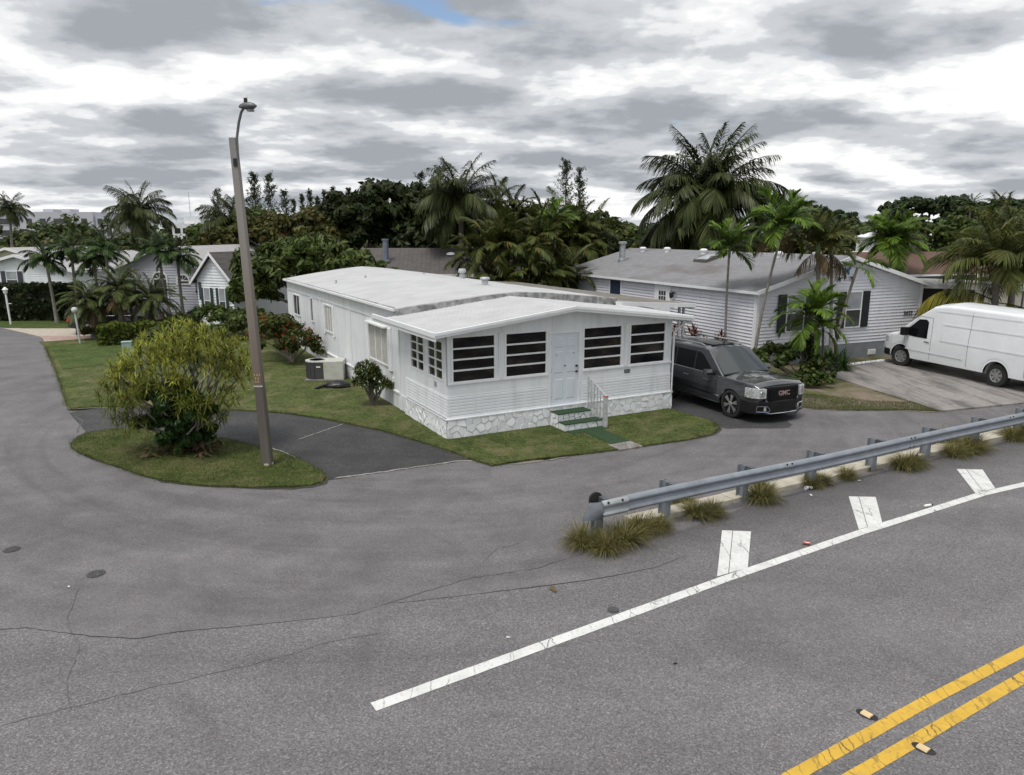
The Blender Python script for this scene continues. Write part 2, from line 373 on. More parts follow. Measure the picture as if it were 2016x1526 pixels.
CH = [[(3.81, 12.44), (4.32, 12.39), (3.80, 10.93), (3.22, 10.62)], [(6.89, 14.18), (7.43, 14.15), (6.89, 12.79), (6.31, 12.48)], [(10.15, 15.95), (10.72, 15.91), (10.19, 14.63), (9.6, 14.36)]]
for q in CH:
    m = MB()
    def lerp(a, b, t): return (a[0]+(b[0]-a[0])*t, a[1]+(b[1]-a[1])*t)
    for t0, t1 in ((0, .36), (.385, 1)):          # two strips laid side by side with a dark joint between
        L = [lerp(lerp(q[0], q[1], t0), lerp(q[3], q[2], t0), k/8) for k in range(9)]
        Q = [lerp(lerp(q[0], q[1], t1), lerp(q[3], q[2], t1), k/8) for k in range(9)]
        m.grid([[(*p, .009) for p in L], [(*p, .009) for p in Q]])
    o = m.ob('chevron_stripe', WHITE_PAINT)
    for p in o.data.polygons:
        if p.normal.z < 0: o.data.flip_normals(); break
    tag(o, kind='structure')
Y1 = [(-1.9, 3.6), (2.82, 6.33), (4.75, 7.48), (6.70, 8.58), (10, 10.4), (20, 16.0)]; Y2 = [(-1.2, 3.55), (3.4, 6.31), (5.0, 7.25), (6.28, 8.0), (10, 10.08), (20, 15.7)]
tag(ribbon('centre_line', densify(Y1, .15), .15, .009, YELLOW_PAINT, None, .03), kind='structure')
tag(ribbon('centre_line', densify(Y2, .15), .15, .009, YELLOW_PAINT, None, .03), kind='structure')

# ---- lawns, driveways
def lawn_mat(name, greens, bare, bareamt, bs=.5, thr=.5):
    t = NT(name); v = t.pos()
    c = t.ramp(t.noise(v, 9, 10, .8), [(.36, greens[0]), (.5, greens[1]), (.63, greens[2])])
    c = t.mix(.7, c, t.ramp(t.noise(v, 1.3, 6, .6), [(.3, .55), (.7, 1.4)]), 'MULTIPLY')
    c = t.mix(t.math('MULTIPLY', t.ramp(t.noise(v, bs, 9, .75, .5), [(thr, 0.0), (thr+.17, 1.0)]), bareamt), c, bare)
    t.bsdf(c, .9, 0, .2, t.bump(t.noise(v, 40, 6, .8), .9, .03)); return t.m
G_OLIVE = lawn_mat('lawn_olive', [(.024, .036, .009), (.068, .092, .023), (.130, .150, .048)], (.19, .16, .085), .75, .9, .48)
G_GREEN = lawn_mat('lawn_green', [(.03, .05, .012), (.062, .092, .022), (.10, .135, .036)], (.15, .14, .06), .3)
G_BARE = lawn_mat('lawn_bare', [(.05, .065, .02), (.09, .10, .035), (.16, .14, .075)], (.235, .185, .145), .95, .55, .43)
LOT1 = [(-23.2, 35.6), (-21.81, 33.85), (-17.82, 28.08), (-15.8, 25.1), (-13.95, 22.3), (-13.5, 21.75), (-12.9, 21.95), (-12.29, 22.0), (-10.46, 21.62), (-8.3, 21.55), (-6.7, 21.15), (-5.42, 20.5), (-3.5, 19.2), (-1.9, 17.7), (-.95, 16.65), (-.45, 16.2), (.51, 16.65), (2.4, 17.32), (3.23, 17.73), (4.51, 18.28), (5.35, 18.85), (5.68, 19.4), (5.75, 20.0), (5.5, 20.6), (4.9, 21.5), (0, 33), (-4, 42), (-17, 45), (-20, 37.2)]
ISL = smooth_poly([(-11.14, 17.73), (-11.47, 18.75), (-11.0, 19.3), (-9.97, 19.32), (-7.54, 18.42), (-5.54, 17.08), (-4.43, 15.91), (-4.0, 15.1), (-4.39, 14.73), (-5.45, 14.67), (-6.57, 14.79), (-7.86, 15.22), (-9.5, 16.4), (-10.49, 17.08)], 1)
LOT2 = [(8.75, 22.15), (9.3, 21.75), (10.0, 21.6), (10.68, 21.55), (11.8, 21.6), (12.85, 21.42), (12.35, 24.2), (11.9, 27.2), (15.9, 29.9), (19.0, 33), (14, 42), (2, 52), (1, 46), (6.2, 34), (8.4, 27.5), (9.35, 23.4), (9.1, 22.6)]
sheet('lawn', ragged(LOT1), .035, G_OLIVE, .06); sheet('traffic_island', ragged(ISL), .05, G_OLIVE, .08); sheet('side_lawn', ragged(LOT2), .03, G_BARE, .06)
GRIT = simple('sandy_grit', (.19, .17, .145), .95, var=.35, scale=14, bump=.6, bscale=60)
GRITD = simple('dark_grit', (.055, .05, .043), .95, var=.4, scale=14, bump=.6, bscale=60)
for edge, wd, mt in ((ISL + [ISL[0]], .13, GRITD), (LOT1[1:10], .16, GRIT), (LOT1[10:24], .14, GRITD), (LOT2[0:7], .2, GRIT), ([(-.9, 16.5), (0, 16.4), (1.2, 16.9), (2.4, 17.3)], .28, GRIT)):
    e = densify(edge, .15, .02); ph = random.uniform(0, 6)
    ribbon('edge_grit', e, [max(.02, wd*(.55 + .5*math.sin(i*.37+ph) + .45*math.sin(i*.11+ph*2) + random.uniform(-.2, .2))) for i in range(len(e))], .0115, mt, road, .25)
sheet('far_lawn', [(-34, 43.3), (-29.1, 41.55), (-27.4, 40.75), (-23.4, 40.8), (-18, 41.3), (-17, 46), (-40, 60), (-60, 60), (-60, 46.2)], .03, G_GREEN, .06)
sheet('far_verge', [(-21.9, 34.3), (-20.9, 34.9), (-20.2, 36.3), (-18.0, 36.9), (-17, 45), (-15, 45), (-16, 30), (-17.6, 28.2)], .045, G_GREEN, .06)
DRV = [(-12.75, 21.9), (-13.25, 21.25), (-12.4, 20.2), (-11.6, 19.2), (-11.3, 18.6), (-9.5, 18.3), (-7, 17.5), (-5.2, 16), (-4.2, 15.1), (-3.95, 15.22), (-1.25, 16.5), (-.8, 16.7), (-1.7, 17.9), (-3.3, 19.4), (-5.3, 20.7), (-6.7, 21.4), (-8.3, 21.8), (-10.4, 21.9)]
drive = sheet('driveway', DRV, .006, ASPH_DRIVE)
PALECRACK = simple('pale_grit', (.30, .29, .27), .95, var=.3, scale=12)
ribbon('crack', densify([(-5.6, 18.35), (-5.1, 19.3), (-4.75, 20.0)], .1, .015), .035, .011, PALECRACK, drive, .5, True)
ribbon('crack', densify([(-3.9, 15.3), (-2.6, 15.9), (-1.3, 16.55), (-.7, 16.55)], .1, .025), .055, .011, PALECRACK, drive, .5, True)
ribbon('crack', densify([(-4.1, 15.2), (-4.6, 16.1), (-5.6, 17.25), (-6.4, 17.9)], .1, .02), .04, .011, PALECRACK, drive, .6, True)
sheet('side_driveway', ragged([(4.6, 21.8), (5.6, 20.3), (5.9, 19.4), (7.6, 19.6), (8.9, 21.9), (9.2, 22.6), (9.2, 23.6), (8.2, 27.6), (5, 36), (0, 36)], .35, .09), .006, ASPH_DRIVE)
t = NT('old_concrete'); v = t.pos()
mp = t.n('ShaderNodeMapping'); mp.inputs['Rotation'].default_value = (0, 0, R(-16)); mp.inputs['Scale'].default_value = (1.4, .28, 1); t.l(v, mp.inputs[0])
c = t.ramp(t.noise(v, 6, 8, .7), [(.25, (.20, .186, .175)), (.6, (.285, .265, .25)), (.8, (.34, .32, .30))])
c = t.mix(t.ramp(t.noise(mp.outputs[0], 1.3, 8, .65, .3), [(.46, 0.0), (.62, .8)]), c, (.095, .088, .085))
t.bsdf(c, .88, 0, .3, t.bump(t.noise(v, 50, 5), .4, .006)); CONC = t.m
sheet('concrete_driveway', [(11.78, 27.55), (12.2, 25.0), (12.84, 21.5), (12.95, 21.36), (16.16, 22.45), (18.6, 25.5), (22, 33), (20.2, 33.5), (15.6, 30.05)], .05, CONC, .07)
# pale kerb behind the guardrail
KERB = simple('kerb_concrete', (.46, .425, .35), .85, var=.12, scale=4, bump=.3, dirt=(.2, .17, .11), damt=.6, dscale=1.6)
kd = Vector((.878, .479)); kn = Vector((-.479, .878)); k0 = Vector((2.3, 12.58))
kb = empty('kerb'); tag(kb, kind='structure')
for i in range(14):
    a = k0 + kd * (i * 1.22); b = k0 + kd * (i * 1.22 + 1.2); w0 = .05 + .004*i + random.uniform(-.01, .01); w1 = .40 + .012*i
    m = MB(); m.prism([tuple(a + kn*w0), tuple(b + kn*w0), tuple(b + kn*w1), tuple(a + kn*w1)], 'z', -.02, .10 + random.uniform(-.006, .006))
    bevel(m.ob('kerb_stone', KERB, kb), .015, 2)
# paver apron of the far driveway
PAV = [simple('paver_rose', (.36, .25, .21), .85, var=.25, scale=5), simple('paver_sand', (.42, .37, .31), .85, var=.2, scale=5)]
sheet('paver_apron', [(-28.6, 40.95), (-24.5, 40.85), (-19.0, 40.6), (-17.6, 37.3), (-20.3, 36.2), (-21.0, 34.85), (-22.1, 34.35), (-24.2, 37.4)], .02, PAV[1], .03)
sheet('paver_band', [(-24.6, 37.75), (-20.4, 37.6), (-20.3, 36.4), (-23.2, 36.1)], .026, PAV[0], .02)
# ================================================================ WHITE MOBILE HOME
def wpaint(name, c, dirt=(.43, .43, .38), damt=.42):
    t = NT(name); v = t.pos()
    cc = t.ramp(t.noise(v, 2.2, 6, .6), [(.3, tuple(x*.93 for x in c)), (.7, c)])
    mp = t.n('ShaderNodeMapping'); mp.inputs['Scale'].default_value = (1, 1, .12); t.l(v, mp.inputs[0])
    st = t.ramp(t.noise(mp.outputs[0], 3.5, 7, .65), [(.5, 0.0), (.75, damt)])        # rain streaks
    cc = t.mix(st, cc, dirt)
    t.bsdf(cc, .5, 0, .4, t.bump(t.noise(v, 9, 4), .12, .01)); return t.m
WHITE = wpaint('white_aluminium', (.79, .81, .83)); WHITE2 = wpaint('white_trim', (.80, .805, .81), damt=.2)
t = NT('roof_coating'); v = t.pos()
c = t.ramp(t.noise(v, 1.0, 8, .65, .4), [(.25, (.40, .40, .405)), (.6, (.49, .49, .495))])
c = t.mix(t.ramp(t.noise(v, .8, 9, .75, .8), [(.55, 0.0), (.8, .55)]), c, (.33, .32, .30))
t.bsdf(c, .75, 0, .3, t.bump(t.noise(v, 3, 6), .25, .02)); ROOFW = t.m
GASK = simple('roof_tar', (.20, .20, .20), .8, var=.45, scale=6, dirt=(.5, .5, .48), damt=.8, dscale=3)
t = NT('dark_glass'); v = t.pos()
c = t.ramp(t.noise(v, 1.6, 3, .5, .2, (1, 1, 2.2)), [(.38, (.006, .006, .008)), (.55, (.016, .014, .013)), (.72, (.05, .038, .028))])
t.bsdf(c, .10, 0, .28); DGLASS = t.m
CURT = simple('curtain', (.42, .41, .38), .9, var=.2, scale=8)
DOORM = simple('door_blue_white', (.66, .70, .75), .45, var=.04)
BLACK = simple('black_plastic', (.012, .012, .013), .45, var=.2)
home = empty('mobile_home', (-1.66, 18.37, 0), 28.1, 'long white mobile home with enclosed front porch and white stone skirt', 'mobile home')
W, VP, LEN = 7.33, 3.1, 19.6
def ztop(u): return 3.20 - abs(u - 3.6) * .118          # underside of porch roof
# ---- front porch wall
fw = MB(); D = .12
HZ = 2.68; SZ = 1.49
fw.box(0, 3.0, 0, D, 1.13, SZ); fw.box(4.1, W, 0, D, 1.13, SZ)
for a, b in ((0, .12), (1.40, 1.66), (2.98, 3.09), (4.02, 4.13), (5.50, 5.75), (7.10, W)):
    fw.box(a, b, 0 if not a else .002, D, (.5 if a in (2.98, 4.02) else SZ), HZ)
pts = [(0, HZ), (3.0, HZ), (3.0, 2.6), (4.1, 2.6), (4.1, HZ), (W, HZ), (W, ztop(W)), (3.6, ztop(3.6)), (0, ztop(0))]
fw.prism(pts, 'y', 0.003, D)
fw.ob('porch_front_wall', WHITE, home)
for a in (1.53, 5.625):                                   # fluted mullion covers
    m = MB(); m.box(a-.055, a+.055, -.035, 0, SZ-.03, 2.72); m.box(a-.018, a+.018, -.05, -.035, SZ-.03, 2.72); m.ob('mullion_cover', WHITE2, home)
for a, b in ((0.0, 2.98), (4.13, W)):                     # flat sill band joint + ribbed siding below
    m = MB(); n = 7; z0, z1 = .55, 1.12
    for k in range(n):
        za = z0 + (z1-z0)*k/n; zb = z0 + (z1-z0)*(k+1)/n
        m.prism([(0.02, za), (-.018, za+.004), (-.018, zb-.02), (-.004, zb-.004), (.02, zb-.002)], 'x', a, b)
    m.ob('siding', WHITE, home)
    m = MB(); m.box(a, b, -.012, .0, 1.125, 1.14); m.ob('siding_trim', WHITE2, home)
    m = MB(); m.box(a, b, -.035, -.002, SZ-.045, SZ-.002); m.ob('window_sill', WHITE2, home)
# ---- porch windows (front): four panes with three white bars
for a, b in ((.14, 1.38), (1.68, 2.96), (4.15, 5.48), (5.77, 7.08)):
    w = MB(); w.box(a-.02, a+.03, -.012, .02, SZ, HZ+.02); w.box(b-.03, b+.02, -.012, .02, SZ, HZ+.02); w.box(a+.03, b-.03, -.012, .02, HZ-.02, HZ+.02); w.box(a+.03, b-.03, -.010, .02, SZ, SZ+.03)
    win = w.ob('window', WHITE2, home)
    n = 4; zz = [SZ+.03 + (HZ-.02-SZ-.03)*k/n for k in range(n+1)]
    for k in range(n):
        m = MB(); tlt = random.uniform(-.006, .006)
        m.add([(a+.03, .045, zz[k]), (b-.03, .045+tlt, zz[k]), (b-.03, .03+tlt, zz[k+1]), (a+.03, .03, zz[k+1])], [(0, 1, 2, 3)]); m.ob('pane', DGLASS, win, fix=False)
        if k: m = MB(); m.box(a+.03, b-.03, -.008, .03, zz[k]-.021, zz[k]+.021); m.ob('glazing_bar', WHITE2, win)
# ---- door
d = MB(); d.box(3.1, 4.01, .02, .07, .54, 2.57); door = d.ob('door', DOORM, home)
for (x0, x1) in ((3.22, 3.50), (3.61, 3.89)):
    for (z0, z1) in ((2.18, 2.45), (1.46, 2.08), (.72, 1.30)):
        m = MB(); P = [(x0, z0), (x1, z0), (x1, z1), (x0, z1)]; q = .03
        I = [(x0+q, z0+q), (x1-q, z0+q), (x1-q, z1-q), (x0+q, z1-q)]
        m.add([(x, .019, z) for x, z in P] + [(x, .008, z) for x, z in I], [(0, 1, 5, 4), (1, 2, 6, 5), (2, 3, 7, 6), (3, 0, 4, 7), (4, 5, 6, 7)])
        m.ob('door_panel', DOORM, door)
for z in (1.63, 1.47):
    m = MB(); m.lathe([(.03, .02), (.034, .0), (.028, -.03), (.012, -.055)], 12, (3.94, 0, z), 'y'); m.ob('door_knob', BLACK, door)
for z in (.8, 1.55, 2.32):
    m = MB(); m.box(3.095, 3.115, .005, .03, z-.05, z+.05); m.ob('hinge', BLACK, door)
for x, z, s in ((3.84, 2.0, .016), (3.28, 1.97, .012), (3.56, 1.66, .025)):
    m = MB(); m.box(x-s, x+s, .002, .019, z-.012, z+.012); m.ob('door_fitting', BLACK, door)
m = MB(); m.box(3.03, 3.1, -.01, .06, .5, 2.6); m.box(4.01, 4.07, -.01, .06, .5, 2.6); m.box(3.1, 4.01, -.01, .06, 2.57, 2.62); m.box(3.03, 4.07, -.02, .1, .48, .54); m.ob('door_frame', WHITE2, home)
# house number plate, weathered
m = MB(); m.box(5.60, 5.80, -.016, 0, 1.27, 1.37); pl = m.ob('number_plate', BLACK, home)
GREYM = simple('number_grey', (.2, .21, .22), .6)
for k in range(4): m = MB(); m.box(5.613+k*.046, 5.643+k*.046, -.019, -.0165, 1.285, 1.355); m.ob('digit', GREYM, pl)
m = MB(); m.box(-.016, 0, .72, .86, 1.28, 1.42); m.ob('vent_cover', simple('vent_grey', (.3, .31, .32), .6), home)
# ---- porch left side wall (plane u = 0)
sw = MB(); sw.box(0, D, D, VP, 1.13, 1.50)
for a, b in ((D+.001, .25), (1.31, 1.57), (2.63, VP)): sw.box(.002, D, a, b, 1.5, 2.55)
sw.box(.001, D, D, VP+.5, 2.55, ztop(0)+.02); sw.ob('porch_side_wall', WHITE, home)
m = MB(); n = 7
for k in range(n):
    za = .55 + .57*k/n; zb = .55 + .57*(k+1)/n
    m.prism([(.02, za), (-.018, za+.004), (-.018, zb-.02), (-.004, zb-.004), (.02, zb-.002)], 'y', 0, VP)
m.ob('siding', WHITE, home)
m = MB(); m.box(-.012, 0, 0, VP, 1.125, 1.14); m.ob('siding_trim', WHITE2, home)
for a, b in ((.27, 1.29), (1.59, 2.61)):
    w = MB(); z0, z1 = 1.50, 2.55; mid = (a+b)/2 + .0
    w.box(-.015, .03, a-.03, a+.03, z0, z1); w.box(-.015, .03, b-.03, b+.03, z0, z1); w.box(-.013, .03, a+.03, b-.03, z0, z0+.04); w.box(-.013, .03, a+.03, b-.03, z1-.03, z1); w.box(-.010, .03, mid-.03, mid+.03, z0+.04, z1-.03)
    win = w.ob('window', WHITE2, home); zz = [z0+.04 + (z1-.03-z0-.04)*k/4 for k in range(5)]
    for c0, c1 in ((a+.03, mid-.03), (mid+.03, b-.03)):
        for k in range(4):
            m = MB(); m.add([(.035, c0, zz[k]), (.035, c1, zz[k]), (.022, c1, zz[k+1]), (.022, c0, zz[k+1])], [(0, 1, 2, 3)]); m.ob('pane', DGLASS, win, fix=False)
            if k: m = MB(); m.box(-.006, .03, c0, c1, zz[k]-.018, zz[k]+.018); m.ob('glazing_bar', WHITE2, win)
m = MB(); m.box(-.03, .0, -.03, .06, 1.46, 2.75); m.box(-.03, .06, -.03, 0, 1.46, 2.75); m.ob('corner_trim', WHITE2, home)
# right wall of porch and of the long body
m = MB(); m.box(W-D, W-.001, D, VP, .5, ztop(W)); m.box(W-.02, W+.22, VP, LEN, .4, 2.76); m.box(W-.018, W+.218, 3.47, LEN, 2.76, 3.05); m.ob('right_wall', WHITE, home)
# ---- long side wall, v from VP to LEN
m = MB(); m.box(.02, .14, VP, LEN, .45, 2.76); m.box(.021, .139, 3.47, LEN, 2.76, 3.06); m.box(.14, W, LEN-.12, LEN, .45, 3.06); m.prism([(.02, 3.06), (W+.2, 3.06), (3.8, 3.5)], 'y', LEN-.12, LEN); m.ob('side_wall', WHITE, home)
m = MB()
for k in range(104):                                       # ribbed upper fascia
    v0 = 4.0 + k*.15
    m.box(-.002, .019, v0, v0+.125, 2.64, 3.03)
m.ob('ribbed_fascia', WHITE, home)
m = MB(); m.box(-.012, .018, VP+.5, LEN, 2.60, 2.635); m.box(-.03, .019, VP+.5, LEN, .50, .55); m.ob('side_trim', WHITE2, home)
m = MB()
for k in range(126):
    v0 = VP + .05 + k*.13; m.box(.0, .019, v0, v0+.105, .0, .495)
m.ob('ribbed_skirt', WHITE, home)
for v0 in (3.62, 8.76, 13.11, 19.5):
    m = MB(); m.box(-.022, .018, v0-.045, v0+.045, .02 if v0 < 19 else .55, 2.70 if v0 < 4 else 3.0); m.ob('batten', WHITE2, home)
def side_window(v0, v1, z0, z1, kind):
    w = MB(); f = .045
    w.box(-.025, .02, v0-f, v0, z0-f, z1+f); w.box(-.025, .02, v1, v1+f, z0-f, z1+f); w.box(-.025, .02, v0, v1, z0-f, z0); w.box(-.025, .02, v0, v1, z1, z1+f)
    win = w.ob('window', WHITE2, home)
    n = {'slider': 2, 'louver': 1, 'curtain': 3}[kind]
    for k in range(n):
        a, b = v0 + (v1-v0)*k/n, v0 + (v1-v0)*(k+1)/n
        m = MB(); m.add([(.012, a, z0), (.012, b, z0), (.012, b, z1), (.012, a, z1)], [(0, 1, 2, 3)])
        m.ob('pane', DGLASS, win, fix=False)
        if k: m = MB(); m.box(-.012, .011, a-.02, a+.02, z0, z1); m.ob('glazing_bar', WHITE2, win)
    if kind == 'louver':
        for k in range(5): m = MB(); zz = z0 + (z1-z0)*(k+.5)/5; m.box(-.01, .011, v0, v1, zz-.008, zz+.008); m.ob('glazing_bar', GREYM, win)
    if kind == 'curtain':
        m = MB(); nf = int((v1-v0)/.045); P0 = []; P1 = []
        for k in range(nf+1):
            vv = v0 + .01 + (v1-v0-.02)*k/nf; dx = .006 + .004*(k % 2) + random.uniform(0, .002)
            P0.append((dx, vv, z0+.01)); P1.append((dx, vv, z1-.01))
        m.grid([P0, P1]); m.ob('blind', CURT, win, fix=False)
    return win
side_window(17.0, 18.23, 1.56, 2.44, 'slider'); side_window(14.43, 14.78, 1.58, 2.53, 'louver')
for v0, v1, z0, z1, s in ((11.28, 12.34, 1.45, 2.45, .24), (4.66, 6.5, 1.23, 2.38, .32)):
    side_window(v0, v1, z0, z1, 'curtain')
    for a, b in ((v0-.06-s, v0-.06), (v1+.06, v1+.06+s)):
        m = MB(); m.box(-.03, .018, a, a+.03, z0-.13, z1+.08); m.box(-.03, .018, b-.03, b, z0-.13, z1+.08)
        n = int((z1-z0+.2)/.052)
        for k in range(n):
            zz = z0-.12 + (z1-z0+.19)*k/n; m.prism([(-.034, zz), (-.026, zz), (.012, zz+.036), (.004, zz+.036)], 'y', a+.03, b-.03)
        m.ob('shutter', WHITE2, home)
m = MB(); m.box(-.16, .018, 4.6, 6.56, 2.40, 2.45); m.ob('window_awning', WHITE2, home)
m = MB(); m.box(-.03, .018, 4.18, 4.30, .78, .92); m.ob('outlet_cover', WHITE2, home)
# ---- roofs
def mroof(u, v=10): t = (u - 3.8) / 3.95; return (3.445 + .155*min(1, max(0, (v-3.4)/9))) - (.345 + .155*min(1, max(0, (v-3.4)/9))) * abs(t) ** 1.25
us = [-.12 + 7.85*k/20 for k in range(21)]
P = []
nv = 26
for k in range(nv+1):
    v0 = 3.42 + (19.72-3.42)*k/nv
    P.append([(u + (random.uniform(-.012, .012) if 0 < k < nv else random.uniform(-.02, .02)), v0 + (random.uniform(-.03, .03) if k in (0,) else 0), mroof(u, v0) + random.uniform(-.006, .006) + .02*math.sin(v0*.9+u)*(.5 if 0 < k < nv else .3)) for u in us])
m = MB(); m.grid(P)
m.grid([[(x, y, z-.08) for x, y, z in P[0]], [(x, y, z) for x, y, z in P[0]]]); m.grid([[(r[0][0], r[0][1], r[0][2]-.06) for r in P], [r[0] for r in P]]); m.grid([[(r[-1][0], r[-1][1], r[-1][2]-.06) for r in P], [r[-1] for r in P]]); m.grid([[(x, y, z-.10) for x, y, z in P[-1]], P[-1]])
roof = m.ob('roof', ROOFW, home, sharp=40)
m = MB()
for k in range(len(us)-1):
    a, b = P[0][k], P[0][k+1]
    ja, jb = random.uniform(.0, .025), random.uniform(0, .025)
    m.add([(a[0], a[1]-.03-ja, min(a[2]-.03, 3.345-abs(a[0]-3.6)*.118)), (b[0], b[1]-.03-jb, min(b[2]-.03, 3.345-abs(b[0]-3.6)*.118)), (b[0], b[1]-.012-jb, b[2]-.015+jb*.5), (a[0], a[1]-.012-ja, a[2]-.015+ja*.5), (b[0], b[1]+.07, b[2]+.008), (a[0], a[1]+.07, a[2]+.008)], [(0, 1, 2, 3), (3, 2, 4, 5)])
m.ob('roof_edge_seal', GASK, roof)
m = MB(); m.prism([(-.17, 3.02), (-.10, 3.0), (-.10, 3.10), (-.17, 3.09)], 'y', 3.6, 19.72); m.ob('drip_edge', WHITE2, roof)
m = MB()
L = [(-.10 + random.uniform(-.012, .03), 3.6 + 16.1*k/60, 3.112) for k in range(61)]
m.grid([[(-.125, p[1], 3.104) for p in L], [(p[0] + abs(random.gauss(0, .012)), p[1], 3.128) for p in L]]); m.ob('roof_edge_seal', GASK, roof)
VENTM = simple('vent_metal', (.45, .46, .47), .5, .3, var=.15)
def roof_vent(u, v0, r, h, cap=True):
    z = mroof(u) - .03; m = MB(); m.lathe([(r, 0), (r, h*.55), (r*.9, h*.56), (r*.9, h*.62), (r*1.45, h*.63), (r*1.5, h*.8), (r*1.5, h*.82), (r*1.2, h)] if cap else [(r*2.2, 0), (r*2.2, .04), (r, .05), (r, h)], 16, (u, v0, z)); m.ob('roof_vent', VENTM, roof, sharp=35)
roof_vent(5.31, 10.77, .11, .44); roof_vent(4.4, 6.77, .12, .24); roof_vent(.75, 13.3, .04, .16, False); roof_vent(2.0, 13.3, .04, .16, False); roof_vent(4.3, 12.5, .05, .12, False)
# porch roof: ribbed pan panels on two slopes + fascia
def pz(u): return 3.34 - abs(u - 3.6) * .118
m = MB(); nrib = 54; u0, u1 = -.46, 7.72
prof = []
for k in range(nrib):
    ua = u0 + (u1-u0)*k/nrib; ub = u0 + (u1-u0)*(k+1)/nrib
    for f, h in ((0, 0), (.72, 0), (.78, .009), (.94, .009)): prof.append((ua + (ub-ua)*f, h))
prof.append((u1, 0)); prof.append((3.6, .005)); prof.sort()
rows = []
for k in range(6):
    vv = -.40 + 3.9*k/5
    rows.append([(u, vv, pz(u) + h + (0.012*math.sin(u*2+k) if 0 < k < 5 else 0)) for u, h in prof])
m.grid(rows); m.grid([[(x, y, z-.10) for x, y, z in rows[0]], rows[0]])
proof = m.ob('porch_roof', ROOFW, home)
m = MB()
for (a, b) in ((u0-.02, 3.6), (3.6, u1+.02)):              # stepped front fascia on both slopes
    for dz0, dz1, y0 in ((-.125, -.055, -.44), (-.055, .015, -.465)):
        m.add([(a, y0, pz(a)+dz0), (b, y0, pz(b)+dz0), (b, y0, pz(b)+dz1), (a, y0, pz(a)+dz1), (a, -.38, pz(a)+dz0), (b, -.38, pz(b)+dz0), (b, -.38, pz(b)+dz1), (a, -.38, pz(a)+dz1)],
              [(0, 1, 2, 3), (4, 7, 6, 5), (0, 4, 5, 1), (3, 2, 6, 7), (0, 3, 7, 4), (1, 5, 6, 2)])
m.ob('front_fascia', WHITE2, proof)
for a, s in ((u0, -1), (u1, 1)):
    m = MB()
    for dz0, dz1, e in ((-.20, -.10, .03), (-.10, .02, .06)):
        x0, x1 = sorted((a, a + s*e)); m.box(x0, x1, -.44, 3.5 if s > 0 else 4.55, pz(a)+dz0, pz(a)+dz1)
    m.ob('gutter', WHITE2, proof)
m = MB(); m.prism([(u0+.005, pz(u0)-.13), (3.6, pz(3.6)-.13), (u1-.005, pz(u1)-.13), (u1-.005, pz(u1)-.115), (3.6, pz(3.6)-.115), (u0+.005, pz(u0)-.115)], 'y', -.37, 3.45); m.ob('soffit', WHITE2, proof)
# gable ridge vent scrap, downspout
m = MB(); m.tube([(7.62, -.25, 2.72), (7.6, -.2, 2.62), (7.42, -.09, 2.44), (7.36, -.06, 2.34), (7.36, -.055, 1.5), (7.36, -.055, .5)], .033, 8); m.ob('downspout', WHITE2, home, sharp=40)
# ---- stone skirt
def poly_clip(P, n, d):
    out = []
    for i in range(len(P)):
        a, b = P[i], P[(i+1) % len(P)]; da = a[0]*n[0]+a[1]*n[1]-d; db = b[0]*n[0]+b[1]*n[1]-d
        if da <= 0: out.append(a)
        if (da < 0) != (db < 0): t = da/(da-db); out.append((a[0]+(b[0]-a[0])*t, a[1]+(b[1]-a[1])*t))
    return out
def stones(x0, x1, z0, z1, size, rnd):
    seeds = []; nx = max(1, round((x1-x0)/size)); nz = max(1, round((z1-z0)/size*1.15))
    for i in range(nx):
        for j in range(nz): seeds.append((x0+(x1-x0)*(i+.5+rnd.uniform(-.42, .42)+(.25 if j % 2 else -.2))/nx, z0+(z1-z0)*(j+.5+rnd.uniform(-.35, .35))/nz))
    cells = []
    for i, s in enumerate(seeds):
        P = [(x0, z0), (x1, z0), (x1, z1), (x0, z1)]
        for k, q in enumerate(seeds):
            if k == i or abs(q[0]-s[0]) > size*3.2: continue
            n = (q[0]-s[0], q[1]-s[1]); mid = ((q[0]+s[0])/2, (q[1]+s[1])/2); P = poly_clip(P, n, n[0]*mid[0]+n[1]*mid[1])
            if len(P) < 3: break
        if len(P) >= 3: cells.append(P)
    return cells
def stone_obj(P, fn, mat, parent, rnd, gap=.008, h=.03):
    cx = sum(p[0] for p in P)/len(P); cz = sum(p[1] for p in P)/len(P)
    rad = max(.03, min(math.hypot(p[0]-cx, p[1]-cz) for p in P)); k1 = 1-gap/rad; k2 = .90
    tx, tz = rnd.uniform(-.012, .012), rnd.uniform(-.014, .014); hh = h*.55*rnd.uniform(.6, 1.25)
    A = [(cx+(p[0]-cx)*k1, cz+(p[1]-cz)*k1) for p in P]; B = [(cx+(p[0]-cx)*k2*rnd.uniform(.93, 1.04), cz+(p[1]-cz)*k2*rnd.uniform(.93, 1.04)) for p in P]; n = len(P)
    m = MB(); m.add([fn(a[0], a[1], 0) for a in A] + [fn(a[0], a[1], hh*.65) for a in A] + [fn(b[0], b[1], hh + tx*(b[0]-cx)*8 + tz*(b[1]-cz)*8) for b in B],
                    [(i, (i+1) % n, n+(i+1) % n, n+i) for i in range(n)] + [(n+i, n+(i+1) % n, 2*n+(i+1) % n, 2*n+i) for i in range(n)] + [tuple(range(2*n, 3*n))])
    return m.ob('stone', mat, parent)
STONEW = simple('painted_stone', (.77, .785, .80), .65, var=.06, scale=6, bump=.4, bscale=35, dirt=(.45, .44, .43), damt=.25, dscale=3)
MORT = simple('mortar', (.62, .63, .64), .85, var=.2, scale=5, dirt=(.09, .09, .085), damt=.6, dscale=1.1)
rnd = random.Random(3)
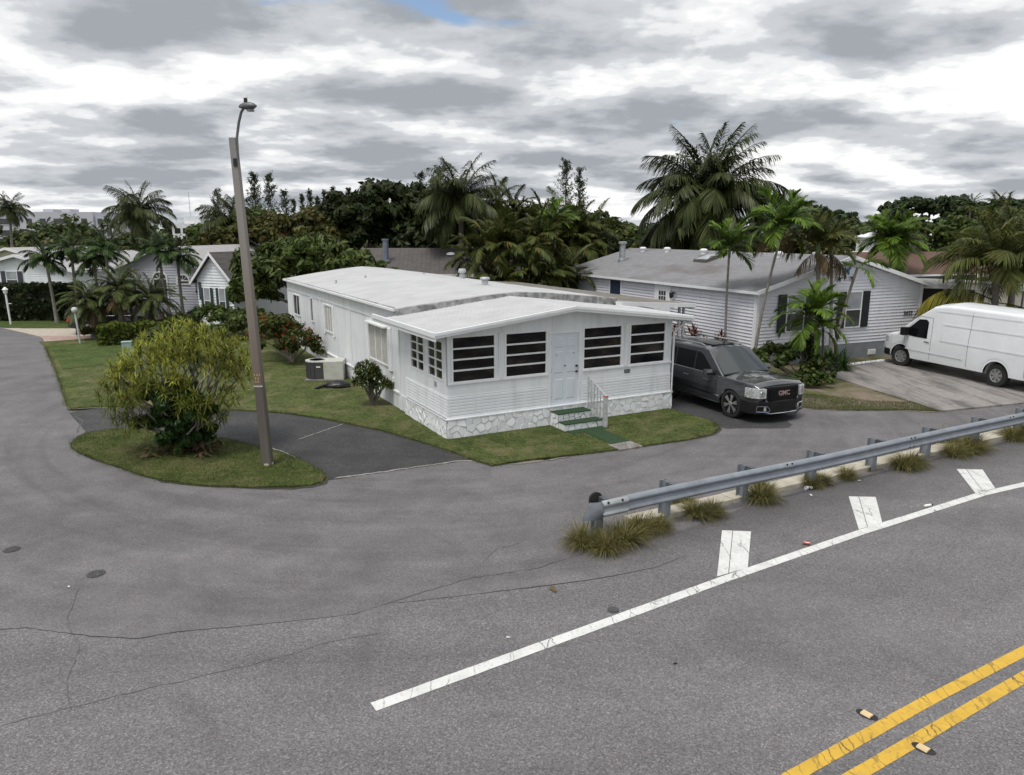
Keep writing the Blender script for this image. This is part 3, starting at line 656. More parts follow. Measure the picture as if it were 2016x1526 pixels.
sk = MB(); sk.box(-.03, W+.06, -.045, .01, -.02, .53); sk.box(-.045, .0, .01, VP-.02, -.02, .53); skirt = sk.ob('stone_skirt', MORT, home)
for P in stones(-.03, W+.06, -.01, .53, .24, rnd): stone_obj(P, lambda x, z, h: (x, -.045-h, z), STONEW, skirt, rnd, .0055)
for P in stones(-.01, VP-.02, -.01, .53, .24, rnd): stone_obj(P, lambda x, z, h: (-.045-h, x, z), STONEW, skirt, rnd, .0055)
m = MB(); m.box(-.06, W+.08, -.075, .02, .53, .555); m.box(-.075, -.06, -.075, VP, .53, .555); m.ob('skirt_cap', WHITE2, home)
# ---- dark interior so that nothing glows through
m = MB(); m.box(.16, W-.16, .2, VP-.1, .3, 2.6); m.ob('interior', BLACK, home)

# ================================================================ steps, rail, mat, pad
TURF = simple('green_carpet', (.020, .052, .018), .95, var=.3, scale=30, bump=.8, bscale=200)
steps = empty('front_steps', tuple(home.matrix_world @ Vector((0, 0, 0))) if False else (-1.66, 18.37, 0), 28.1, 'two stone-faced steps with green carpet treads below the front door', 'steps')
DMORT = simple('dark_mortar', (.05, .05, .048), .9, var=.4, scale=8)
for (y0, y1, z1, x1) in ((-.50, -.09, .44, 4.12), (-.86, -.50, .23, 4.30)):
    m = MB(); m.box(3.06, x1, y0+.02, y1, 0, z1-.02); st = m.ob('step', DMORT, steps)
    for P in stones(3.06, x1, .0, z1-.02, .17, rnd): stone_obj(P, lambda x, z, h: (x, y0+.02-h, z), STONEW, st, rnd, .011, .02)
    for P in stones(y0, y1, .0, z1-.02, .17, rnd): stone_obj(P, lambda y, z, h: (3.06-h, y, z), STONEW, st, rnd, .011, .02)
    m = MB(); m.box(3.04, x1+.01, y0-.01, y1, z1-.02, z1); m.ob('carpet', TURF, st)
RAILM = simple('rail_paint', (.55, .56, .57), .5, metal=.3, var=.2, scale=9, dirt=(.25, .2, .15), damt=.4, dscale=6)
rail = empty('hand_rail', (-1.66, 18.37, 0), 28.1, 'white metal hand rail with thin balusters beside the front steps', 'hand rail')
p0, p1 = Vector((4.25, -.06, 1.38)), Vector((4.25, -1.0, .92))
m = MB(); m.tube([p0, p1], .022, 6); m.ob('top_rail', RAILM, rail)
for k in range(6):
    q = p0.lerp(p1, .1+k*.16); zb = .42 if q.y > -.5 else (.22 if q.y > -.86 else .03)
    m = MB(); m.box(q.x-.012, q.x+.012, q.y-.012, q.y+.012, zb, q.z); m.ob('baluster', RAILM, rail)
    if k in (0, 2):
        m = MB(); c = []
        for j in range(24): a = j/23*math.pi*3; rr = .05*(1-.5*j/23); c.append((q.x, q.y-.07+rr*math.cos(a), .75+.02*j+rr*math.sin(a)))
        m.tube(c, .007, 5); m.ob('scroll', RAILM, rail)
m = MB(); m.box(4.21, 4.29, -1.06, -.98, .0, .94); m.ob('post', RAILM, rail); m = MB(); m.box(4.205, 4.295, -1.065, -.975, .895, .925); m.ob('post_tape', simple('red_tape', (.5, .06, .04), .5), rail)
m = MB(); m.prism([(3.08, -1.15), (4.32, -1.15), (4.32, -.86), (3.08, -.86)], 'z', .03, .048)
m.prism([(3.44, -2.42), (4.02, -2.47), (4.06, -1.15), (3.46, -1.15)], 'z', .03, .047)
o = m.ob('green_mat', TURF, None, (-1.66, 18.37, 0), (0, 0, R(28.1))); tag(o, 'green artificial turf runner leading from the steps to the pad', 'mat')
m = MB(); m.box(3.33, 4.03, -2.95, -2.45, -.01, .05); o = bevel(m.ob('concrete_pad', CONC, None, (-1.66, 18.37, 0), (0, 0, R(28.1))), .01); tag(o, 'small cracked concrete pad at the end of the green mat', 'paving slab')

# ================================================================ carport beside the home
CPM = simple('carport_roof', (.15, .135, .115), .8, var=.35, scale=1.5, dirt=(.28, .27, .25), damt=.7, dscale=.8)
cp = empty('carport', (-1.66, 18.37, 0), 28.1, 'flat brown carport roof on white posts beside the white mobile home', 'carport')
m = MB()
for k in range(11): x0 = 7.56 + k*.31; m.box(x0, x0+.29, 3.25, 16.5, 2.93-.018*k, 2.965-.018*k)
m.ob('roof', CPM, cp)
m = MB(); m.add([(7.6, 3.18, 2.86), (11.1, 3.18, 2.64), (11.1, 3.18, 2.78), (7.6, 3.18, 3.0), (7.6, 3.26, 2.86), (11.1, 3.26, 2.64), (11.1, 3.26, 2.78), (7.6, 3.26, 3.0)], [(0, 1, 2, 3), (4, 7, 6, 5), (3, 2, 6, 7), (0, 4, 5, 1), (1, 5, 6, 2), (0, 3, 7, 4)]); m.ob('fascia', WHITE2, cp)
m = MB(); m.box(10.98, 11.1, 3.26, 16.5, 2.58, 2.76); m.ob('gutter', WHITE2, cp)
for v0 in (3.4, 7.6, 11.8, 16.0):
    for dx in (10.52, 10.72):
        m = MB(); m.box(dx, dx+.075, v0, v0+.075, 0, 2.72); m.ob('post', RAILM, cp)
m = MB(); m.box(10.4, 10.9, 3.3, 16.4, 2.70, 2.755); m.ob('beam', simple('beam_dark', (.1, .1, .1), .7), cp)
# ================================================================ VEGETATION LIBRARY
def unit(a): return a / (np.linalg.norm(a, axis=-1, keepdims=True) + 1e-9)
def leaf_quads(P, N, size, aspect=1.7, rng=RNG):
    n = len(P); T = unit(np.cross(N, unit(rng.normal(size=(n, 3))))); B = np.cross(N, T)
    s = (size * rng.uniform(.65, 1.3, (n, 1)))
    a = P - T*s*aspect*.5; c = P + T*s*aspect*.5 - N*s*.18; b = P + B*s*.5 + N*s*.1; d = P - B*s*.5 + N*s*.1
    V = np.stack([a, b, c, d], 1).reshape(-1, 3); F = np.arange(4*n, dtype=np.int32).reshape(-1, 4); return V, F
def crown_leaves(ells, n, size, clump=.3, aspect=1.7, rng=RNG, up=.35, fill=.55, kclump=26):
    vol = np.array([e[3]*e[4]*e[5] for e in ells])**.67; vol = vol/vol.sum(); Vs = []; Ns = []
    for e, w in zip(ells, vol):
        c = np.array(e[:3]); r = np.array(e[3:]); k = max(6, int(kclump)); m = max(8, int(n*w/k))
        d = unit(rng.normal(size=(k, 3))); d[:, 2] = np.where(d[:, 2] < -.35, -d[:, 2], d[:, 2])
        rad = rng.uniform(fill, 1.0, (k, 1)); cc = c + d*r*rad
        rr = np.mean(r)*clump*rng.uniform(.6, 1.25, (k, 1))
        off = unit(rng.normal(size=(k, m, 3))) * (rng.uniform(0, 1, (k, m, 1))**.45) * rr[:, None, :]
        off[..., 2] *= .72
        P = (cc[:, None, :] + off).reshape(-1, 3)
        Nn = unit(unit(off).reshape(-1, 3) + np.array([0, 0, up]) + .45*rng.normal(size=(k*m, 3)))
        Vs.append(P); Ns.append(Nn)
    return leaf_quads(np.concatenate(Vs), np.concatenate(Ns), size, aspect, rng)
def merge(parts):
    V = []; F = []; b = 0
    for v, f in parts: V.append(v); F.append(f + b); b += len(v)
    return np.concatenate(V), np.concatenate(F)
def blades(base, dirs, L, w, droop, segs=2, tipw=.15):
    """long leaves: base (n,3), dirs (n,3) unit, L (n,), w (n,), droop (n,) -> strips of quads"""
    n = len(base); side = unit(np.cross(dirs, np.array([0, 0, 1.0])) + 1e-4)
    rows = []
    for k in range(segs+1):
        t = k/segs; ww = w * (.45 + .55*math.sin(math.pi*min(t*1.25, 1)*.5) if t < .5 else (1 - (1-tipw)*((t-.5)/.5)**1.3))
        c = base + dirs*(L*t)[:, None] - np.array([0, 0, 1.0])*(droop*L*t*t)[:, None]
        rows.append(np.stack([c - side*ww[:, None]*.5, c + side*ww[:, None]*.5], 1))
    V = np.stack(rows, 1).reshape(-1, 3); k2 = 2*(segs+1)
    idx = np.arange(n)[:, None]*k2; F = []
    for k in range(segs): F.append(np.concatenate([idx+2*k, idx+2*k+1, idx+2*k+3, idx+2*k+2], 1))
    return V, np.concatenate(F).astype(np.int32)
def rosettes(C, A, nleaf, L, w, lo=15, hi=100, droop=.25, rng=RNG, segs=2):
    k = len(C); A = unit(A); ref = np.where(np.abs(A[:, 2:3]) < .9, np.array([[0, 0, 1.0]]), np.array([[1.0, 0, 0]]))
    X = unit(np.cross(A, ref)); Y = np.cross(A, X)
    ph = (np.arange(nleaf)*2.39996)[None, :] + rng.uniform(0, 6.28, (k, 1)); th = np.radians(np.linspace(lo, hi, nleaf))[None, :] + rng.normal(0, .12, (k, nleaf))
    d = A[:, None, :]*np.cos(th)[..., None] + (X[:, None, :]*np.cos(ph)[..., None] + Y[:, None, :]*np.sin(ph)[..., None])*np.sin(th)[..., None]
    d = d.reshape(-1, 3); base = np.repeat(C, nleaf, 0) + d*.01; n = len(base)
    return blades(base, d, L*rng.uniform(.7, 1.2, n), w*rng.uniform(.8, 1.2, n), droop*rng.uniform(.4, 1.5, n), segs)
BARK = simple('bark_grey', (.15, .13, .11), .9, var=.35, scale=8, bump=.6, bscale=25)
PALMBARK = simple('palm_bark', (.21, .19, .165), .85, var=.3, scale=10, bump=.5, bscale=30)
def limbs(base, tips, r0, name, parent, mat=BARK, n=7, wob=.15, rnd=random):
    m = MB()
    for tp in tips:
        b = Vector(base); t = Vector(tp); P = []; rs = []
        for k in range(6):
            f = k/5; q = b.lerp(t, f); q.z = b.z + (t.z-b.z)*(f**.8)
            if 0 < k < 5: q += Vector((rnd.uniform(-1, 1), rnd.uniform(-1, 1), rnd.uniform(-.4, .4)))*wob*(t-b).length*.2
            P.append(q); rs.append(r0*(1-.78*f))
        m.tube(P, rs, n)
    return m.ob(name, mat, parent, sharp=60)
M_MANGO = foliage('leaf_mango', (.018, .026, .011), (.052, .066, .028), rough=.45)
M_MIX = foliage('leaf_mixed_brown', (0.054, 0.061, 0.023), (0.144, 0.134, 0.054), dead=(.11, .065, .035), deadamt=.12)
M_RUBBER = foliage('leaf_broad_olive', (0.041, 0.064, 0.022), (0.131, 0.160, 0.056), rough=.4)
M_CASU = foliage('needle_casuarina', (0.034, 0.046, 0.030), (0.076, 0.091, 0.057))
M_FAR = foliage('leaf_far', (0.029, 0.046, 0.027), (0.079, 0.100, 0.055))
M_FAR2 = foliage('leaf_far_light', (0.048, 0.067, 0.031), (0.115, 0.134, 0.058))
M_SHRUB = foliage('leaf_shrub', (0.038, 0.061, 0.019), (0.125, 0.163, 0.054), dead=(.10, .07, .035), deadamt=.06)
M_HEDGE = foliage('leaf_hedge_dark', (0.012, 0.019, 0.009), (0.036, 0.051, 0.021), dead=(.06, .06, .03), deadamt=.03)
M_HEDGE2 = foliage('leaf_hedge_yellow', (0.042, 0.063, 0.014), (0.154, 0.175, 0.035))
M_COCO = foliage('frond_coconut', (.030, .040, .017), (.095, .108, .048), dead=(.13, .115, .07), deadamt=.05, rough=.38)
M_ADON = foliage('frond_green', (0.061, 0.115, 0.019), (0.189, 0.270, 0.054), rough=.4, trans=.35)
M_ARECA = foliage('frond_areca', (.032, .050, .015), (.125, .140, .045), dead=(.17, .10, .04), deadamt=.08)
M_PALE = foliage('frond_pale', (.045, .062, .020), (.185, .190, .070), dead=(.22, .16, .07), deadamt=.06, trans=.35)
M_DEADF = foliage('frond_dead', (.10, .065, .045), (.20, .14, .095), trans=.15, rough=.8)
M_DATE = foliage('frond_date', (0.056, 0.080, 0.032), (0.152, 0.176, 0.077), dead=(.20, .13, .05), deadamt=.07)
M_DARKP = foliage('frond_dark', (0.029, 0.054, 0.022), (0.090, 0.135, 0.050), rough=.4)
M_YELF = foliage('frond_yellowing', (0.098, 0.105, 0.021), (0.308, 0.238, 0.042), trans=.35)
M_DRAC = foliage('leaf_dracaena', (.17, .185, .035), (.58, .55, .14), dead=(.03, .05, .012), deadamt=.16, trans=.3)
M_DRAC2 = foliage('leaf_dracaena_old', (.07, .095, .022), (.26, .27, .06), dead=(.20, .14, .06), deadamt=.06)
M_POTHOS = foliage('leaf_creeper', (0.018, 0.040, 0.014), (0.061, 0.108, 0.032), rough=.35)
M_IXORA = foliage('leaf_ixora', (0.038, 0.057, 0.015), (0.120, 0.128, 0.038), dead=(.05, .03, .015), deadamt=.1)
M_FLOWER = foliage('flower_red', (.30, .035, .02), (.50, .10, .04))
M_CORDY = foliage('leaf_cordyline', (0.068, 0.024, 0.021), (0.210, 0.083, 0.053))
M_FGRASS = foliage('blade_fountain', (.075, .078, .026), (.25, .22, .09), dead=(.34, .28, .16), deadamt=.32, trans=.3)
M_LAWNB = foliage('blade_lawn', (.032, .046, .012), (.115, .138, .038), dead=(.17, .15, .07), deadamt=.10)
M_LAWNG = foliage('blade_lawn_green', (.030, .046, .012), (.095, .118, .034), dead=(.15, .13, .06), deadamt=.06)
TREE_SH = {}
def tree(name, label, loc, ells, n, size, mat, trunk_r=.18, group=None, cat='tree', aspect=1.7, clump=.3, kclump=26, seed=0, up=.35, fill=.55, nl=6):
    rng = np.random.default_rng(seed + 11); rnd = random.Random(seed)
    root = empty(name, loc, 0, label, cat, group)
    V, F = crown_leaves(ells, n, size, clump, aspect, rng, up, fill, kclump)
    link('crown', fast_mesh('crown', V, F), mat, root)
    tips = [(e[0]+rnd.uniform(-.4, .4)*e[3], e[1]+rnd.uniform(-.4, .4)*e[4], e[2]+rnd.uniform(-.1, .5)*e[5]) for e in ells for _ in range(max(1, nl//len(ells)))]
    zb = min(e[2]-e[5]*.6 for e in ells); zb = max(.3, zb*.6)
    m = MB(); m.tube([(0, 0, -.1), (rnd.uniform(-.05, .05), rnd.uniform(-.05, .05), zb*.5), (0, 0, zb)], [trunk_r*1.3, trunk_r, trunk_r*.9], 9); tr = m.ob('trunk', BARK, root, sharp=60)
    limbs((0, 0, zb*.9), tips, trunk_r*.7, 'limbs', tr, BARK, 6, .2, rnd)
    return root
def shrub(name, label, loc, ells, n, size, mat, group=None, cat='shrub', seed=0, aspect=1.6, flowers=0, fmat=None, rosette=False, L=.2, w=.05, clump=.32, up=.35):
    rng = np.random.default_rng(seed + 5); rnd = random.Random(seed); root = empty(name, loc, 0, label, cat, group)
    if rosette:
        C = []; A = []
        for e in ells:
            k = int(n*e[3]*e[4]/sum(q[3]*q[4] for q in ells)); d = unit(rng.normal(size=(k, 3))); d[:, 2] = np.abs(d[:, 2])*1.1-.35; d = unit(d)
            C.append(np.array(e[:3]) + d*np.array(e[3:])*rng.uniform(.72, 1.03, (k, 1))); A.append(d + np.array([0, 0, .6]))
        V, F = rosettes(np.concatenate(C), np.concatenate(A), 11, L, w, 15, 105, .3, rng)
    else: V, F = crown_leaves(ells, n, size, clump, aspect, rng, up, .6, 22)
    link('foliage', fast_mesh('foliage', V, F), mat, root)
    if flowers:
        P = []
        for e in ells:
            k = flowers//len(ells); d = unit(rng.normal(size=(k, 3))); d[:, 2] = np.abs(d[:, 2]); c = np.array(e[:3]) + d*np.array(e[3:])*1.02
            P.append((c[:, None, :] + rng.normal(0, .035, (k, 9, 3))).reshape(-1, 3))
        P = np.concatenate(P); V, F = leaf_quads(P, unit(rng.normal(size=P.shape) + [0, 0, 1]), .035, 1.2, rng); link('flowers', fast_mesh('flowers', V, F), fmat, root)
    tips = [(e[0]+rnd.uniform(-.7, .7)*e[3], e[1]+rnd.uniform(-.7, .7)*e[4], e[2]+rnd.uniform(-.2, .5)*e[5]) for e in ells for _ in range(5)]
    limbs((0, 0, -.05), tips, .035, 'stems', root, BARK, 5, .25, rnd)
    return root
# ---- palm fronds: one mesh per (kind, tier), shared by every copy
def frond_mesh(key, L, e0, bend, nl, ll, lw, vee, hang, seed, mat, tw=0.0):
    rng = np.random.default_rng(seed); m = 14; pts = []; p = np.zeros(3); tang = []
    for k in range(m+1):
        t = k/m; e = math.radians(e0 - bend*(t**1.5)); d = np.array([math.cos(e), 0, math.sin(e)]); tang.append(d); pts.append(p.copy()); p = p + d*L/m
    pts = np.array(pts); tang = np.array(tang)
    ts = np.linspace(.13, .995, nl); base = []; dirs = []; Ls = []; ws = []; dr = []
    for s in (-1, 1):
        for t in ts:
            t2 = min(.995, t + rng.uniform(-.006, .006)); i = min(m-1, int(t2*m)); f = t2*m - i; b = pts[i]*(1-f) + pts[i+1]*f; tg = tang[i]
            n = np.array([-tg[2], 0, tg[0]]); phi = math.radians(68 - 46*t2) + rng.normal(0, .07)
            v = vee*(1 - .4*t2) + rng.normal(0, .10)
            d = tg*math.cos(phi) + np.array([0, s, 0])*math.sin(phi)*math.cos(v) + n*math.sin(phi)*math.sin(v); d /= np.linalg.norm(d)
            base.append(b); dirs.append(d); Ls.append(ll*(math.sin(math.pi*(.14+.80*t2))**.7)*rng.uniform(.85, 1.1)); ws.append(lw*rng.uniform(.8, 1.15)); dr.append(hang*rng.uniform(.6, 1.4))
    V, F = blades(np.array(base), np.array(dirs), np.array(Ls), np.array(ws), np.array(dr), 3)
    # rachis
    mb = MB(); mb.tube([tuple(q) for q in pts], [max(.006, L*.0085*(1-.85*k/m)) for k in range(m+1)], 4); V2 = np.array(mb.v); F2 = np.array([f for f in mb.f if len(f) == 4])
    V, F = merge([(V, F), (V2, F2)])
    me = fast_mesh('frond', V, F); me.materials.append(mat); return me
FR = {}
def fronds_for(kind):
    if kind in FR: return FR[kind]
    K = dict(coco=(4.2, 26, 58, 1.15, .085, -.25, .62, M_COCO), dark=(4.0, 0, 46, 1.15, .14, .05, .45, M_DARKP), adon=(1.9, 30, 36, .72, .085, .35, .25, M_ADON), areca=(2.4, 20, 44, .72, .062, .2, .35, M_ARECA), date=(1.7, 20, 60, .48, .03, .1, .3, M_DATE), yel=(2.6, 20, 56, .95, .05, -.4, .75, M_YELF), dead=(1.9, 0, 34, .6, .04, -.4, .9, M_DEADF), royal=(2.2, 20, 46, .8, .07, .5, .35, M_PALE), pale=(3.0, 20, 60, .95, .058, -.05, .5, M_PALE))[kind]
    L, _, nl, ll, lw, vee, hang, mat = K
    tiers = [(80, 40), (62, 62), (42, 80), (20, 85), (-5, 70), (-32, 50)]
    FR[kind] = [frond_mesh(kind, L, e, b, nl, ll, lw, vee, hang, 31*i+len(kind), mat) for i, (e, b) in enumerate(tiers)]
    return FR[kind]
FL = dict(coco=4.2, dark=4.0, adon=1.9, areca=2.4, date=1.7, yel=2.6, dead=1.9, royal=2.2, pale=3.0)
def put_fronds(root, c, kind, L, counts, seed=0, az0=None, tilt=11):
    rnd = random.Random(seed); ms = fronds_for(kind); a = rnd.uniform(0, 360) if az0 is None else az0
    for tier, n in enumerate(counts):
        for k in range(int(round(n*1.3))):
            a += 137.5 + rnd.uniform(-14, 14); s = L/FL[kind]*rnd.uniform(.82, 1.1)
            o = link('frond', ms[tier], None, root, c, (R(rnd.uniform(-tilt, tilt)*2), R(rnd.uniform(-tilt, tilt)), R(a)), s)
def palm(name, label, base, crown, r, kind, L, counts, group=None, seed=0, shaft=None, mid=None, cat='palm', dead=0, rings=True):
    root = empty(name, base, 0, label, cat, group); c = Vector(crown) - Vector(base); rnd = random.Random(seed)
    md = Vector(mid) - Vector(base) if mid else c*.5 + Vector((rnd.uniform(-.08, .08), rnd.uniform(-.08, .08), 0))*c.z*.3
    P = []; rs = []; n = 14
    for k in range(n+1):
        t = k/n; q = Vector((0, 0, -.08))*(1-t)**2 + md*2*t*(1-t)*1.0 + c*t*t if True else None
        P.append(q); rs.append(r*(1.35 - .45*min(1, t*3) - .15*t) * (1 + (.06 if rings and k % 2 else 0)))
    m = MB(); m.tube(P, rs, 9); m.ob('trunk', PALMBARK, root, sharp=50)
    if shaft:
        m = MB(); m.tube([c*(1-shaft/c.length*.9), c, c + Vector((0, 0, shaft*.3))], [r*1.0, r*1.05, r*.5], 8); m.ob('crownshaft', M_SHAFT, root, sharp=50)
    put_fronds(root, c, kind, L, counts, seed)
    if dead: put_fronds(root, c - Vector((0, 0, .15)), 'dead', L*.8, [0, 0, 0, 0, dead//2, dead - dead//2], seed+3)
    return root
M_SHAFT = simple('crownshaft_green', (.13, .17, .06), .5, var=.2, scale=6)
# ---- grass
def scatter(poly, n, rng):
    P = np.array(poly); lo, hi = P.min(0), P.max(0); out = []
    while sum(len(o) for o in out) < n:
        q = rng.uniform(lo, hi, (n, 2)); out.append(q[in_poly(q, poly)])
    return np.concatenate(out)[:n]
def grass(name, label, poly, n, z, h, mat, seed=0, keep=None):
    rng = np.random.default_rng(seed); q = scatter(poly, n, rng)
    if keep is not None: q = q[keep(q)]
    n = len(q); base = np.column_stack([q, np.full(n, z)]); d = unit(np.column_stack([rng.normal(0, .55, (n, 2)), np.ones(n)]))
    V, F = blades(base, d, h*rng.uniform(.5, 1.4, n), np.full(n, .013), rng.uniform(0, .5, n), 1, .1)
    o = link(name, fast_mesh(name, V, F), mat); tag(o, label, 'grass', None, 'stuff'); return o
def edge_grass(name, label, line, n, z, h, mat, seed=0, spread=.07):
    rng = np.random.default_rng(seed); L = np.array(densify(line, .03)); q = L[rng.integers(0, len(L), n)] + rng.normal(0, spread, (n, 2))*rng.uniform(.2, 1.2, (n, 1))
    base = np.column_stack([q, np.full(n, z)]); d = unit(np.column_stack([rng.normal(0, .6, (n, 2)), np.ones(n)]))
    o = link(name, fast_mesh(name, *blades(base, d, h*rng.uniform(.5, 1.5, n), np.full(n, .013), rng.uniform(0, .5, n), 1, .1)), mat); tag(o, label, 'grass', None, 'stuff'); return o
def tuft_mesh(seed, n=800, h=.82):
    rng = np.random.default_rng(seed); r = np.sqrt(rng.uniform(0, 1, n))*.15; a = rng.uniform(0, 6.283, n)
    base = np.column_stack([r*np.cos(a), r*np.sin(a), np.zeros(n)]); out = np.column_stack([np.cos(a), np.sin(a), np.zeros(n)])
    d = unit(out*rng.uniform(.15, 1.0, (n, 1)) + np.array([.12, -.06, 1.0]) + rng.normal(0, .16, (n, 3)))
    return fast_mesh('tuft', *blades(base, d, h*rng.uniform(.55, 1.15, n), np.full(n, .009), rng.uniform(.25, .85, n), 4, .12))
# ================================================================ PLANTS IN PLACE
# ---- yellow-green dracaena bush on the island
drac = empty('dracaena_bush', (-8.05, 17.3, .04), 0, 'big yellow-green spiky bush on the kerbside grass island', 'bush')
rng = np.random.default_rng(21); C = []; A = []
LOB = [(-1.35, .1, 1.75, .62, .6, .62, 42), (-.75, -.3, 2.15, .70, .6, .70, 55), (-.05, .1, 2.45, .75, .7, .70, 62), (.7, 0, 2.35, .72, .7, .72, 58), (1.35, .1, 2.15, .58, .6, .65, 40), (1.25, -.3, 1.35, .55, .5, .5, 26), (-1.25, -.4, 1.05, .5, .5, .5, 24), (.1, -.8, 1.75, .7, .5, .6, 36), (-.4, .9, 2.1, .8, .6, .7, 36), (.9, .9, 1.9, .7, .6, .7, 30), (1.55, .2, 1.75, .35, .4, .4, 14), (-1.6, -.2, 1.45, .4, .4, .5, 20), (.55, -.9, 1.2, .5, .4, .45, 20), (-.6, -.9, 1.5, .6, .4, .5, 24), (-1.1, -.5, .80, .42, .4, .36, 20), (1.0, -.4, .9, .42, .4, .36, 18), (.3, .2, 2.7, .5, .5, .45, 22), (-1.0, .3, 2.45, .35, .4, .4, 12), (1.25, .3, 2.65, .3, .3, .3, 9)]
C = []
for (lx, ly, lz, rx, ry, rz_, k) in LOB:
    dd = unit(rng.normal(size=(k, 3))); dd[:, 2] = np.abs(dd[:, 2])*1.3 - .45; dd = unit(dd); C.append(np.array([lx, ly, lz]) + dd*np.array([rx, ry, rz_])*rng.uniform(.35, 1.12, (k, 1)))
c = np.concatenate(C); a = unit(c - np.array([0, 0, .9])) + np.array([0, 0, .65]) + rng.normal(0, .25, c.shape)
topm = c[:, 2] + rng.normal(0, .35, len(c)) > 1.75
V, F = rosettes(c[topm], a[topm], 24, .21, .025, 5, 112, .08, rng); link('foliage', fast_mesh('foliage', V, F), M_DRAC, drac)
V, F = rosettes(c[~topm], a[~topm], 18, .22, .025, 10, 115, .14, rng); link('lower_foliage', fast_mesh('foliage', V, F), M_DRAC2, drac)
rnd = random.Random(5); DBARK = simple('bark_pale', (.24, .22, .19), .85, var=.25, scale=9)
sel = [tuple(q) for q in c[::9]]
limbs((0, 0, 0), [q for q in sel if q[0] < 0], .045, 'branches', drac, DBARK, 5, .35, rnd); limbs((.12, .05, 0), [q for q in sel if q[0] >= 0], .045, 'branches', drac, DBARK, 5, .35, rnd)
V, F = crown_leaves([(0.05, -.2, .72, .66, .55, .72), (-.05, -.45, 1.4, .75, .7, .6), (.35, -.1, .45, .5, .4, .5), (-.8, -.2, .75, .4, .3, .25), (.5, -.5, 1.1, .6, .5, .5), (0.02, -.38, .32, .55, .35, .42)], 11000, .11, .3, 1.4, rng, .2, .3, 22)
link('creeper', fast_mesh('creeper', V, F), M_POTHOS, drac)
V, F = crown_leaves([(.0, -.1, .05, 1.0, .8, .05)], 260, .09, .5, 2.4, rng, 1.2, .1, 20)
o = link('leaf_litter', fast_mesh('leaf_litter', V, F), M_DEADF, None, (-7.95, 17.2, .06)); tag(o, 'dry brown leaf litter under the yellow-green bush', 'leaf litter', None, 'stuff')
drac.scale = (.92, .92, 1.0)
# ---- ixora hedge, small croton-like plant
shrub('ixora_bush', 'dense ixora bush with orange-red flowers beside the white mobile home', (-9.1, 29.9, 0), [(-.5, .4, .95, 1.15, 1.0, .95), (.55, -.6, .8, .95, .85, .75), (-1.5, 1.8, .9, .9, .9, .9)], 5200, .10, M_IXORA, flowers=110, fmat=M_FLOWER, seed=4, aspect=1.9)
sp = shrub('flowering_shrub', 'small upright shrub with few red flowers in front of the big side window', (-4.3, 22.15, 0), [(-.15, 0, 1.12, .36, .3, .30), (.28, .05, .68, .28, .24, .24), (-.3, -.1, .80, .28, .22, .22), (.05, 0, .95, .25, .2, .25)], 150, .1, M_SHRUB, flowers=16, fmat=M_FLOWER, rosette=True, L=.16, w=.055, seed=6)
# ---- left side: hedge, pygmy date palms, shrubs
def hedge(name, label, loc, rz, sx, sy, sz, n, size, mat, seed=0):
    rng = np.random.default_rng(seed); root = empty(name, loc, rz, label, 'hedge')
    q = rng.uniform(-1, 1, (n, 3)); ax = rng.integers(0, 3, n); sg = np.where(rng.uniform(size=n) < .5, -1.0, 1.0); q[np.arange(n), ax] = sg*rng.uniform(.86, 1.03, n)
    P = np.column_stack([q[:, 0]*sx/2, q[:, 1]*sy/2, (q[:, 2]*.5+.5)*sz]); P += .06*np.sin(P[:, [1, 2, 0]]*5)
    N = np.zeros((n, 3)); N[np.arange(n), ax] = sg; N = unit(N + rng.normal(0, .6, (n, 3)))
    link('foliage', fast_mesh('foliage', *leaf_quads(P, N, size, 1.7, rng)), mat, root)
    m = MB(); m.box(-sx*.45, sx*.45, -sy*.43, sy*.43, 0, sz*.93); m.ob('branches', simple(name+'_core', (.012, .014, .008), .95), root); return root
hedge('tall_hedge', 'tall dark clipped hedge behind the white lamp post at left', (-31.2, 45.2, 0), 3, 8.2, 2.2, 2.15, 9000, .17, M_HEDGE, 2)
hedge('low_hedge', 'low yellow-green clipped hedge beside the globe lamp post', (-18.3, 35.6, .03), 38, 3.4, 1.3, .95, 3600, .12, M_HEDGE2, 3)
for i, (x, z, l) in enumerate(((-22.15, 1.75, 'leftmost pygmy date palm with drooping yellowed fronds beside the globe lamp'), (-20.75, 2.35, 'tallest pygmy date palm with arching fronds, middle of the three'), (-19.25, 1.95, 'right pygmy date palm with feathery fronds near the dark hatchback'))):
    palm('date_palm', l, (x*.957, 36.9 + i*.2, 0), (x*.957+.05, 36.9 + i*.2, z), .17, 'date', 1.6, [4, 7, 8, 7, 5, 3], 'pygmy date palms', 40+i, dead=3)
shrub('bed_shrub', 'bushy rust-tinged shrub under the pygmy date palms', (-19.3, 36.6, 0), [(-1.2, 0, .35, 1.2, .5, .4), (.9, .3, .35, 1.3, .5, .35)], 2200, .13, M_MIX, 'garden shrubs', seed=9)
shrub('round_shrub', 'rounded light-green shrub in front of the white gabled house', (-15.6, 37.6, 0), [(0, 0, .75, 1.7, 1.1, .8), (1.5, .2, .6, 1.0, .9, .6)], 3400, .12, M_SHRUB, 'garden shrubs', seed=10)
shrub('dark_shrub', 'dark shrub between the white gabled house and the lamp pole', (-13.2, 36.6, 0), [(0, 0, .8, 1.2, 1.0, .85), (-.9, -.6, .5, .8, .7, .5)], 2600, .13, M_RUBBER, 'garden shrubs', seed=12)
shrub('clipped_shrub', 'small green shrub at the corner of the low hedge', (-16.4, 33.9, 0), [(0, 0, .5, .9, .8, .5)], 1500, .11, M_SHRUB, 'garden shrubs', seed=13)
